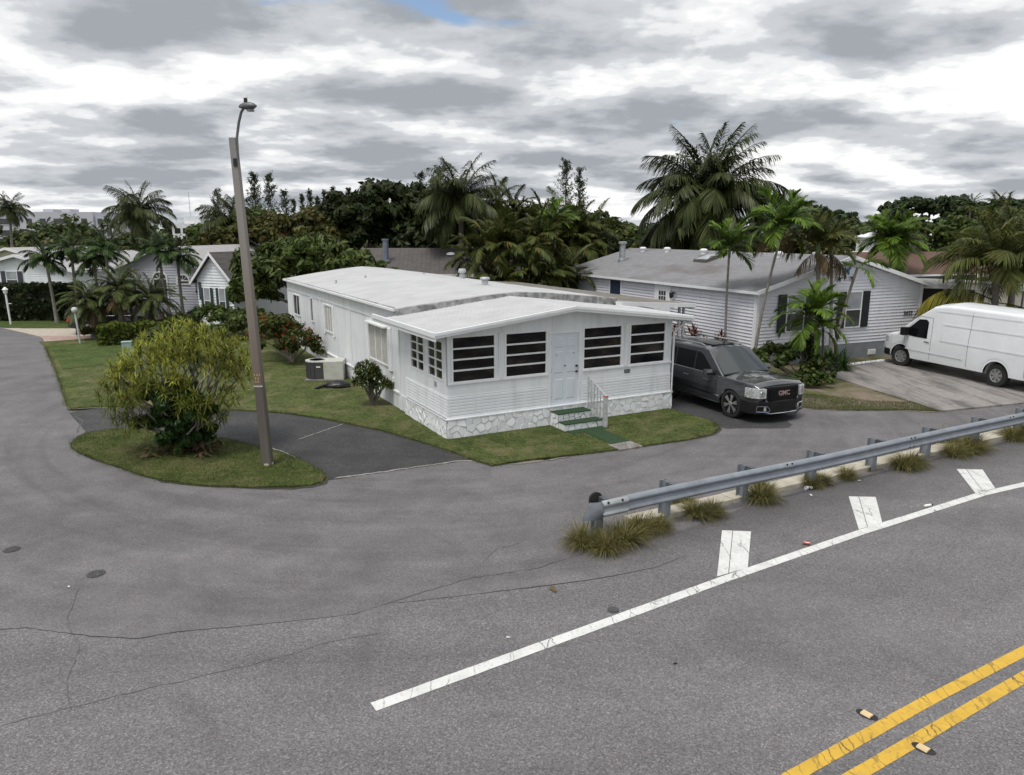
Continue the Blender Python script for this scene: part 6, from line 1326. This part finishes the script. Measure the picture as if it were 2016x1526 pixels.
# ---------------- white high-roof van (front axle origin)
WB = 4.25; hd = 106.0; rax = Vector((17.66, 25.11)); fa = rax + Vector((math.cos(R(hd)), math.sin(R(hd))))*WB
van = empty('cargo_van', (fa.x, fa.y, .04), hd, 'white high-roof cargo van parked facing the grey-roofed house', 'van')
vn = Car(zs=[(-5.75, 2.45), (-5.6, 2.55), (-1.9, 2.60), (-1.25, 2.50), (-.75, 2.17), (.0, 1.62), (.25, 1.36), (.75, 1.26), (.95, 1.12), (1.05, .95)], zc=[(-5.75, 2.5), (-5.6, 2.62), (-1.9, 2.69), (-1.2, 2.58), (-.7, 2.24), (.02, 1.68), (.28, 1.42), (.75, 1.33), (.98, 1.18), (1.05, 1.0)],
         w=[(-5.75, .97), (-5.5, 1.01), (-.2, 1.01), (.5, .985), (.85, .93), (1.05, .82)], zb=[(-5.75, .48), (-5.2, .42), (.6, .40), (1.05, .46)], arches=(0, -WB), x0=-5.75, x1=1.05,
         side=[(.4, .985), (.6, 1.0), (1.2, .99), (1.5, .965), (1.9, .92), (2.3, .87), (2.62, .83)], rnd=.13, r=.50)
vn.body(P_WHITE, van, (-1.25, -.75, 0, .25))
vn.patch(([(-1.22, 1.27), (-.6, 1.27), (-.08, 1.33)], [(-1.18, 1.90), (-1.05, 1.98), (-.72, 1.96), (-.12, 1.44)]), GLASS, van, 'side_window', off=.010, nx=16)
rows = []
for t in range(6):
    f = t/5; x = .06 - .93*f; z = 1.60 + .66*f
    rows.append([(x - .10*abs(q)**2.4 + .012, q*(.84-.10*f), z + .07*(1-q*q) - .04*abs(q) + .035) for q in [-1+.2*k for k in range(11)]])
m = MB(); m.grid(rows); m.ob('windshield', GLASS, van, sharp=60)
for x in (-1.42, -3.05, -5.3): vn.line([(x, .5), (x+.03, 2.05), (x+.06, 2.42)] if x < -2 else [(x, .5), (x+.02, 1.5), (x+.08, 2.06)], .014, SEAMM, van, 'panel_seam', off=.003)
vn.line([(-.15, .95), (-.12, 1.25), (-.18, 1.45)], .012, SEAMM, van, 'panel_seam'); vn.line([(-1.34, 2.06), (-.75, 2.08), (-.15, 1.5)], .012, SEAMM, van, 'panel_seam')
vn.line([(-1.85, 1.90), (-5.3, 1.90)], .035, P_WHITE, van, 'side_crease', off=.028); vn.line([(-1.85, 1.30), (-5.3, 1.28)], .035, P_WHITE, van, 'side_crease', off=.028); vn.line([(-1.85, 1.30), (-1.9, 1.6), (-1.85, 1.90)], .03, P_WHITE, van, 'side_crease', off=.026); vn.line([(-1.5, 2.36), (-5.5, 2.36)], .03, P_WHITE, van, 'side_crease', off=.026)
vn.line([(-.25, .78), (-2.9, .76)], .05, P_WHITE, van, 'side_crease', off=.026)
vn.line([(-1.36, 1.13), (-1.12, 1.145)], .035, PLAST, van, 'door_handle', off=.025); vn.line([(-5.55, 1.1), (-5.4, 1.1)], .04, PLAST, van, 'door_handle', off=.025)
for ax in (0, -WB): vn.line([(ax+.60*math.cos(R(a)), .42+.60*math.sin(R(a))) for a in range(15, 166, 8)], .025, P_WHITE, van, 'arch_flare', off=.018, n=24); m = MB(); m.box(ax-.53, ax+.53, -.68, .68, .42, .98); m.ob('wheel_well', SEAMM, van)
for s in (-1, 1):
    m = MB(); m.box(-.42, -.22, min(s*1.06, s*1.34), max(s*1.06, s*1.34), 1.30, 1.62); mr = bevel(m.ob('mirror', PLAST, van), .04, 3); m = MB(); m.box(-.34, -.26, min(s*.95, s*1.07), max(s*.95, s*1.07), 1.34, 1.40); m.ob('mirror_arm', PLAST, mr)
    m = MB(); pr = [(.7, s*.965), (.95, s*.89), (1.04, s*.80), (1.03, s*.6), (.8, s*.6)]; m.prism(pr if s > 0 else pr[::-1], 'z', .90, 1.14); bevel(m.ob('headlight', LAMP, van), .02)
    m = MB(); m.box(-5.79, -5.6, min(s*.86, s*.99), max(s*.86, s*.99), 1.2, 1.9); m.ob('tail_light', REDL, van)
m = MB(); m.prism([(.55, -1.0), (.9, -.93), (1.08, -.78), (1.14, 0), (1.08, .78), (.9, .93), (.55, 1.0)], 'z', .36, .64); bevel(m.ob('front_bumper', PLAST, van), .05, 3)
m = MB(); m.box(.95, 1.09, -.55, .55, .68, 1.05); bevel(m.ob('grille', PLAST, van), .02)
m = MB(); m.tube([(.12, .75, 1.58), (.1, .4, 1.62), (.05, .0, 1.68)], .012, 5); m.ob('wiper', PLAST, van)
wheel(van, 0, .96, .40, .25, 1, 7, 14, .235, False); wheel(van, 0, -.96, .40, .25, -1, 7, 14, .235, False); wheel(van, -WB, .96, .40, .25, 1, 7, 0, .235, False); wheel(van, -WB, -.96, .40, .25, -1, 7, 0, .235, False)
# ---------------- two parked dark cars at left
def small_car(name, label, loc, hd, paint, suvish=0):
    c = empty(name, loc, hd, label, 'car', 'dark cars parked by the grey house')
    b = Car(zs=[(-3.6, .95), (-3.4, 1.0), (-.3, .98), (.4, .9), (.8, .72), (.85, .65)], zc=[(-3.6, 1.0), (-.3, 1.02), (.5, .92), (.85, .7)], w=[(-3.6, .78), (-3.3, .88), (.4, .88), (.85, .7)], zb=[(-3.6, .4), (-3, .28), (.85, .3)], arches=(0, -2.65), x0=-3.6, x1=.85, side=[(.3, .96), (.6, 1), (.9, .97), (1.1, .9), (1.5, .78)], rnd=.06, r=.36)
    b.body(paint, c)
    g = Car(zs=[(-3.35, 1.0), (-2.7, 1.38), (-1.4, 1.43), (-.3, 1.0)], zc=[(-3.35, 1.04), (-2.7, 1.44), (-1.4, 1.48), (-.3, 1.04)], w=[(-3.35, .84), (-.3, .86)], zb=[(-3.4, .9), (0, .9)], arches=(), x0=-3.35, x1=-.3, side=b.side, rnd=.07); g.body(paint, c).name = 'cabin'
    g.patch(([(-2.95, 1.02), (-.6, 1.02)], [(-2.6, 1.31), (-1.45, 1.35), (-.75, 1.08)]), GLASS, c, 'side_window', off=.008, nx=16); g.line([(-3.2, 1.08), (-2.65, 1.37), (-1.4, 1.42), (-.5, 1.1)], .03, CHROME, c, 'window_trim', off=.012)
    for s in (-1, 1): m = MB(); m.box(-3.63, -3.35, min(s*.5, s*.84), max(s*.5, s*.84), .68, .86); bevel(m.ob('tail_light', REDL, c), .02)
    m = MB(); m.box(-3.64, -3.58, -.72, .72, .50, .53); m.ob('bumper_trim', CHROME, c)
    m = MB(); m.grid([[(-3.30, y, 1.05) for y in (-.66, 0, .66)], [(-2.76, y, 1.42) for y in (-.58, 0, .58)]]); m.ob('rear_window', GLASS, c)
    for x in (0, -2.65):
        for s in (-1, 1): wheel(c, x, s*.86, .32, .2, s, 5, 0, .22, False)
small_car('sedan', 'black sedan with red tail light half hidden by the date palms', (-19.9, 39.65, .02), 12, P_BLACK); small_car('hatchback', 'dark hatchback behind the date palms near the white gabled house', (-18.6, 44.0, .02), 200, P_BLACK)
# ================================================================ STREET FURNITURE
POLE = NT('pole_weathered'); v = POLE.obj()
c = POLE.ramp(POLE.noise(v, 5, 7, .65, 0, (1, 1, .08)), [(.3, (.12, .10, .085)), (.7, (.20, .175, .15))]); sx = POLE.n('ShaderNodeSeparateXYZ'); POLE.l(v, sx.inputs[0])
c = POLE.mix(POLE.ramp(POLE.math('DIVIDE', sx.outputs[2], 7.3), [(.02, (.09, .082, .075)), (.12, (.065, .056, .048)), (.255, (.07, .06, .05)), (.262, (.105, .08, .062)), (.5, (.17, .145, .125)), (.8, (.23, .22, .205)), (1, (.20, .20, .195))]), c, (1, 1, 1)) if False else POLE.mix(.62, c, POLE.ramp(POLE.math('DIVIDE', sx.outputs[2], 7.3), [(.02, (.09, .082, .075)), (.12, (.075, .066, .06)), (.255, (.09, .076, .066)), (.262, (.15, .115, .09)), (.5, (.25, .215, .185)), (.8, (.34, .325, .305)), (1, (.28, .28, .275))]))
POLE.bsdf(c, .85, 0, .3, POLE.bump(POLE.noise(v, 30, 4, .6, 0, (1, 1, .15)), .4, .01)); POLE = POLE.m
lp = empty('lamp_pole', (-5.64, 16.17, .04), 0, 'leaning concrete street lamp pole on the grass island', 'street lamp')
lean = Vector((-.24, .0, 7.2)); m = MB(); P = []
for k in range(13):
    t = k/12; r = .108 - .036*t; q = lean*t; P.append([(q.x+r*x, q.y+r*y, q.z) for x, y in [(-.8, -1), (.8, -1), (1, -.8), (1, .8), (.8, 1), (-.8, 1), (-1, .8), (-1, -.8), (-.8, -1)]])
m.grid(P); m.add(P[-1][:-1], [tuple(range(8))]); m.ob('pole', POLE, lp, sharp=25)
m = MB(); m.lathe([(.135, -.06), (.13, .05), (.1, .06)], 8, (0, 0, 0)); m.ob('collar', KERB, lp)
STEEL = simple('lamp_steel', (.16, .165, .17), .5, .5, var=.2); q = lean
m = MB(); m.tube([q+Vector((.08, -.02, -.45)), q+Vector((.09, -.02, .0)), q+Vector((.16, -.04, .3)), q+Vector((.24, -.08, .50)), q+Vector((.32, -.12, .585))], .028, 8); m.ob('arm', STEEL, lp, sharp=50)
hp = q+Vector((.41, -.17, .60)); m = MB(); rings = []
for k, (t, wy, zt, zb) in enumerate(((-.19, .03, .02, -.02), (-.16, .06, .05, -.03), (-.05, .095, .085, -.06), (.06, .10, .085, -.075), (.15, .08, .06, -.05), (.205, .03, .02, -.01))):
    rings.append([(hp.x + t, hp.y + wy*math.cos(a)*1.0 - t*.25, hp.z + (zt if math.sin(a) > 0 else -zb)*math.sin(a) - t*.0) for a in [2*math.pi*j/14 for j in range(15)]])
m.grid(rings); m.add(rings[0][:-1], [tuple(range(14))]); m.add(rings[-1][:-1], [tuple(range(14))]); hd_ = m.ob('lamp_head', STEEL, lp, sharp=50)
m = MB(); m.lathe([(.075, -.095), (.08, -.07), (.06, -.05)], 14, (hp.x+.06, hp.y, hp.z)); m.ob('lens', simple('lamp_lens', (.3, .3, .28), .2), hd_)
m = MB(); m.lathe([(.04, .07), (.04, .15), (.03, .16)], 10, (hp.x-.03, hp.y, hp.z)); m.ob('photocell', BLACK, hd_); m = MB(); m.lathe([(.042, .16), (.042, .19), (.03, .2)], 10, (hp.x-.03, hp.y, hp.z)); m.ob('photocell_cap', WHITE2, hd_)
m = MB(); m.box(q.x-.0, q.x+.08, -.095, -.065, 6.62, 6.78); m.ob('patch', BLACK, lp)
m = MB(); zz = 1.87; m.box(q.x*zz/7.2-.1, q.x*zz/7.2+.1, -.105, -.08, zz-.015, zz+.015); m.ob('band', simple('band_pale', (.45, .43, .40), .7), lp)
NUM = simple('tag_brass', (.45, .30, .14), .5, .3)
for r_, n in ((0, 3), (1, 2), (2, 2)):
    for k in range(n): m = MB(); x = q.x*2.05/7.2 - .055 + k*.055 + (.02 if r_ else 0); m.box(x-.014, x+.014, -.106, -.08, 2.10-r_*.075, 2.15-r_*.075); m.ob('number_tag', NUM, lp)
# ---- guardrail
GALV = NT('galvanised_rail'); v = GALV.pos(); c = GALV.ramp(GALV.noise(v, 2.5, 8, .65, .3), [(.25, (.19, .21, .24)), (.7, (.31, .335, .37))]); c = GALV.mix(GALV.ramp(GALV.noise(v, 18, 6, .7), [(.62, 0.0), (.8, .5)]), c, (.14, .13, .12)); GALV.bsdf(c, .5, .35, .5, GALV.bump(GALV.noise(v, 25, 4), .15, .01)); GALV = GALV.m
gr = empty('guardrail', (1.55, 11.93, -.03), 28.6, 'galvanised W-beam guardrail on steel posts beside the main road', 'guardrail')
prof = [(0.0, .80), (-.02, .795), (-.075, .755), (-.08, .72), (-.03, .675), (-.012, .648), (-.03, .62), (-.08, .575), (-.075, .54), (-.02, .50), (.0, .495)]
def beam(x0, x1, n, fn=lambda x: (0, 0), sc=lambda x: 1.0, lift=0.0, th=.004):
    rows = []
    for k in range(n+1):
        x = x0 + (x1-x0)*k/n; dy, dz = fn(x); s = sc(x); rows.append([(x, y*s - lift + dy, .648 + (z-.648)*s + dz) for y, z in prof])
    m = MB(); m.grid(rows); m.grid([[(x, y+th, z) for x, y, z in r] for r in rows]); return m
wob = lambda x: (.012*math.sin(x*.9), .008*math.sin(x*.6+1))
for i in range(6):
    a, b = .42 + i*3.99, .42 + (i+1)*3.99 + .28; m = beam(a, b, 16, wob, lift=.005*(i % 2)); bm = m.ob('beam', GALV, gr, sharp=60)
    for dx in (b-.22, b-.08):
        for z in (.775, .565): m = MB(); m.lathe([(.018, 0), (.016, -.02), (.008, -.026)], 8, (dx, -.05 - .01*(z > .7) - .012, z), 'y'); m.ob('bolt', PLAST, bm)
# flared end shoe and rounded buffer
m = beam(-.02, .52, 6, lambda x: (0, 0), lift=.012); es = m.ob('end_shoe', simple('end_plate', (.33, .35, .36), .55, .2, var=.25), gr, sharp=60)
for dx in (.08, .38): m = MB(); m.lathe([(.022, 0), (.02, -.02), (.01, -.028)], 8, (dx, -.078, .775), 'y'); m.ob('bolt', BLACK, es)
rows = []
for k in range(7):                                         # flattened, flared wing end
    f = k/6; rows.append([(.0 - f*(.17 + .15*g), -.03 + .16*f**1.6 - .05*math.sin(math.pi*g)*(1-f*.7), .47 + .325*(1-g) - .05*f*(1-g) - .03*f*g) for g in [j/6 for j in range(7)]])
m = MB(); m.grid(rows); m.grid([[(x, y+.008, z) for x, y, z in r] for r in rows]); m.ob('end_wing', simple('buffer_steel', (.15, .165, .185), .5, .3, var=.3), gr, sharp=60)
m = MB(); m.prism([(.13*math.cos(math.pi*k/14)*1.0 + .02, .77 + .11*math.sin(math.pi*k/14)) for k in range(15)] + [(-.11, .62), (.15, .62)], 'y', .20, .24); m.ob('end_marker', RUBBER, gr)
for i in range(-1, 8):
    x = 1.66 + i*2.0 - (.0 if i >= 0 else -.25)
    if i == -1: x = .12
    m = MB(); m.box(x-.075, x+.075, .21, .222, -.1, .79); m.box(x-.075, x+.075, .378, .39, -.1, .79); m.box(x-.006, x+.006, .222, .378, -.1, .79); po = m.ob('post', GALV, gr)
    m = MB(); m.box(x-.05, x+.05, .02, .209, .48, .80); m.ob('block', simple('block_dark', (.10, .11, .12), .6, .3, var=.3) if i == -1 else bpy.data.materials['block_dark'], po)
# ---- raised reflectors
AMB = simple('reflector_amber', (.62, .47, .26), .35, var=.12); 
for i, (x, y, lab) in enumerate(((3.98, 7.26, 'amber raised road reflector left of the double yellow line'), (4.31, 6.71, 'amber raised road reflector right of the double yellow line'))):
    r_ = empty('road_reflector', (x, y, .004), 24, lab, 'reflector', 'raised reflectors on the main road')
    m = MB(); m.lathe([(.105, 0), (.10, .004), (.09, .006)], 20, (0, 0, 0)); o = m.ob('tar_bed', TAR, r_, (0, 0, .002)); o.scale = (.72, 1.15, 1); o.rotation_euler = (0, 0, R(18))
    m = MB(); m.prism([(-.05, .006), (.05, .006), (.034, .024), (-.034, .024)], 'y', -.055, .055); o = m.ob('marker', AMB, r_); o.rotation_euler = (0, 0, R(12))
# ---- manhole covers
IRON = simple('cast_iron', (.085, .083, .085), .6, .4, var=.3, scale=20)
for x, y, r_, lab in ((-8.53, 11.63, .13, 'round utility cover nearest the left edge of the picture'), (-6.59, 10.72, .135, 'round utility cover right of the leftmost one'), (1.45, 9.58, .085, 'small round valve cap next to the white edge line')):
    mh = empty('utility_cover', (x, y, .0), random.uniform(0, 90), lab, 'manhole cover', 'utility covers in the road')
    z = .004 if y > 9.7 else .008
    m = MB(); m.lathe([(r_, 0), (r_, .006), (r_*.9, .008)], 28, (0, 0, z)); m.ob('frame', IRON, mh, sharp=40)
    m = MB(); m.lathe([(r_*.86, .008), (r_*.84, .013), (.01, .0135)], 28, (0, 0, z)); lid = m.ob('lid', IRON, mh, sharp=40)
    if r_ > .1:
        for k in range(7):
            for j in range(7):
                px_, py_ = (k-3)*.04, (j-3)*.04
                if math.hypot(px_, py_) < r_*.78: m = MB(); m.box(px_-.012, px_+.012, py_-.012, py_+.012, z+.013, z+.017); m.ob('stud', IRON, lid)
# ---- litter
cup = empty('paper_cup', (6.24, 14.6, .042), 12, 'white paper cup with dark round logo lying by the guardrail', 'cup'); m = MB(); m.lathe([(.028, .08), (.041, -.08), (.044, -.082), (.044, -.074), (.040, -.07)], 20, (0, 0, 0), 'x'); m.ob('cup_body', WHITE2, cup, sharp=40)
m = MB(); n = 16; m.add([(-.01 + .022*math.cos(2*math.pi*k/n), -.0375 + .002*math.sin(2*math.pi*k/n) - .0025, .024*math.sin(2*math.pi*k/n)) for k in range(n)], [tuple(range(n))]); m.ob('logo', simple('logo_dark', (.04, .04, .05), .5), cup)
can = empty('drink_can', (5.10, 11.82, .037), 155, 'crushed red and white drink can beside the white edge line', 'can'); m = MB(); m.lathe([(.024, -.06), (.033, -.05), (.030, 0), (.033, .05), (.026, .06)], 14, (0, 0, 0), 'x'); m.ob('can_body', simple('can_red', (.42, .16, .15), .3, .5, var=.5, scale=25), can, sharp=40); m = MB(); m.lathe([(.024, .061), (.0225, .063)], 14, (0, 0, 0), 'x'); m.ob('can_top', ALLOY, can)
tb = empty('plastic_tube', (8.2, 13.62, .03), 20, 'pale plastic tube lying beyond the drink can near the edge line', 'litter'); m = MB(); m.lathe([(.02, -.09), (.025, -.08), (.025, .07), (.012, .085)], 12, (0, 0, 0), 'x'); m.ob('tube_body', WHITE2, tb, sharp=40); m = MB(); m.lathe([(.014, .085), (.014, .12)], 10, (0, 0, 0), 'x'); m.ob('cap', RUBBER, tb)
for i, (x, y, s, mt, lab) in enumerate(((-6.76, 10.28, .035, WHITE2, 'small flattened white scrap left of the utility cover'), (6.15, 14.25, .06, WHITE2, 'torn white paper strip below the paper cup'), (.62, 10.2, .11, M_DEADF, 'curled dry brown leaf on the road left of the edge line'), (2.05, 8.25, .03, RUBBER, 'black rubber scrap on the main road below the edge line'), (-.05, 8.85, .03, WHITE2, 'tiny white scrap above the edge line'), (7.55, 15.15, .05, WHITE2, 'white scrap at the kerb right of the third post'))):
    m = MB(); pts = [(s*math.cos(a)*random.uniform(.6, 1.1), s*.5*math.sin(a)*random.uniform(.6, 1.1)) for a in [2*math.pi*k/8 for k in range(8)]]; m.prism(pts, 'z', 0, .008); o = m.ob('litter_scrap', mt, None, (x, y, .011), (R(4), R(3), R(random.uniform(0, 180)))); tag(o, lab, 'litter', 'litter on the road')
# ---- air conditioner, bag, utility box
ac = empty('air_conditioner', (-6.85, 26.45, .02), 6, 'beige packaged air conditioner standing on the lawn by the mobile home', 'air conditioner')
ACM = simple('ac_beige', (.50, .50, .455), .55, var=.08, dirt=(.25, .22, .16), damt=.4, dscale=4); ACD = simple('ac_coil', (.05, .05, .048), .6, .2, var=.4, scale=40)
m = MB(); m.box(-.02, .68, -.42, .42, .05, .70); bevel(m.ob('cabinet', ACM, ac), .012)
Pc = [(-.02, -.42)] + [(-.20 - .50*math.sin(a), -.42*math.cos(a)) for a in [math.pi*k/10 for k in range(1, 10)]] + [(-.02, .42)]
m = MB(); m.prism(Pc, 'z', .06, .66); m.ob('coil', ACD, ac)
for k in range(13): m = MB(); z = .09+k*.044; m.tube([(x, y, z) for x, y in Pc], .006, 4); m.ob('coil_guard', ACD, ac)
for k in range(9): x, y = Pc[1+k]; m = MB(); m.box(x-.008, x+.008, y-.008, y+.008, .05, .68); m.ob('coil_guard', BLACK, ac)
m = MB(); m.prism([(p[0]*1.03, p[1]*1.03) for p in Pc], 'z', .66, .71); bevel(m.ob('top_cover', ACM, ac), .012); m = MB(); m.lathe([(.27, .711), (.27, .716), (.02, .717)], 24, (-.30, 0, 0)); fan = m.ob('fan_grille', ACD, ac)
for k in range(5): m = MB(); m.lathe([(.05+k*.05, .722), (.056+k*.05, .724)], 24, (-.30, 0, 0)); m.ob('grille_ring', BLACK, fan)
m = MB(); m.box(-.27, -.13, -.4235, -.405, .48, .53); m.ob('label_plate', WHITE2, ac); m = MB(); m.box(.02, .08, -.424, -.4205, .50, .56); m.ob('warning_sticker', simple('sticker_yellow', (.5, .42, .08), .5), ac)
m = MB(); m.box(-.7, .7, -.5, .5, -.02, .05); m.ob('base_pad', CONC, ac)
bag = MB(); rg = random.Random(8); rows = []
for j in range(8):
    f = j/7; rr = (1-f**2.2)**.5 if f < 1 else .02; rows.append([((.42*rr+.02)*math.cos(a)*(1+rg.uniform(-.14, .14)), (.24*rr+.02)*math.sin(a)*(1+rg.uniform(-.14, .14)), .24*f+rg.uniform(-.012, .012)) for a in [2*math.pi*k/20 for k in range(20)]]); rows[-1].append(rows[-1][0])
bag.grid(rows); bag.tube([(-.3, -.05, .1), (-.5, -.14, .09), (-.66, -.2, .05), (-.75, -.22, .02)], [.07, .06, .05, .06], 8)
BAGM = simple('bin_bag', (.010, .010, .011), .3, var=.3, bump=.9, bscale=14); o = bag.ob('rubbish_bag', BAGM, None, (-6.05, 24.85, .03), (0, 0, R(8)), sharp=70); tag(o, 'crumpled black plastic bag on the grass in front of the air conditioner', 'bag')
ub = empty('utility_box', (-16.75, 31.5, .03), 20, 'small pale green utility box standing behind the yellow-green bush', 'utility box'); UB = simple('utility_green', (.30, .40, .37), .6, var=.1); m = MB(); m.box(-.19, .19, -.14, .14, 0, .58); bevel(m.ob('cabinet', UB, ub), .02); m = MB(); m.box(-.21, .21, -.16, .16, .58, .63); bevel(m.ob('lid', UB, ub), .02)
# ---- white lamp posts
l1 = empty('lantern_post', (-29.3, 42.6, .03), 0, 'white post with small lantern in front of the tall dark hedge', 'lamp post', 'white garden lamp posts'); m = MB(); m.tube([(0, 0, 0), (-.05, 0, 1.75)], .055, 10); m.ob('post', WHITE2, l1, sharp=40); m = MB(); m.lathe([(.05, 1.75), (.1, 1.8), (.13, 2.0), (.17, 2.01), (.03, 2.16)], 8, (-.05, 0, 0)); m.ob('lantern', WHITE2, l1); m = MB(); m.tube([(-.05, 0, 1.2), (.2, 0, 1.2)], .02, 5); m.ob('cross_arm', WHITE2, l1)
l2 = empty('globe_post', (-20.85, 35.0, .03), 0, 'white post with round globe lamp beside the low hedge', 'lamp post', 'white garden lamp posts'); GP = simple('globe_post_shaded', (.5, .51, .5), .6, var=.1, dirt=(.25, .25, .22), damt=.5); m = MB(); m.tube([(0, 0, 0), (-.08, 0, 1.5)], .045, 10); m.ob('post', GP, l2, sharp=40); m = MB(); m.lathe([(.02, -.15), (.11, -.11), (.15, 0), (.11, .11), (.02, .14)], 16, (-.08, 0, 1.62)); m.ob('globe', GP, l2, sharp=60)  # white post and globe greyed, partial shade put into their colour
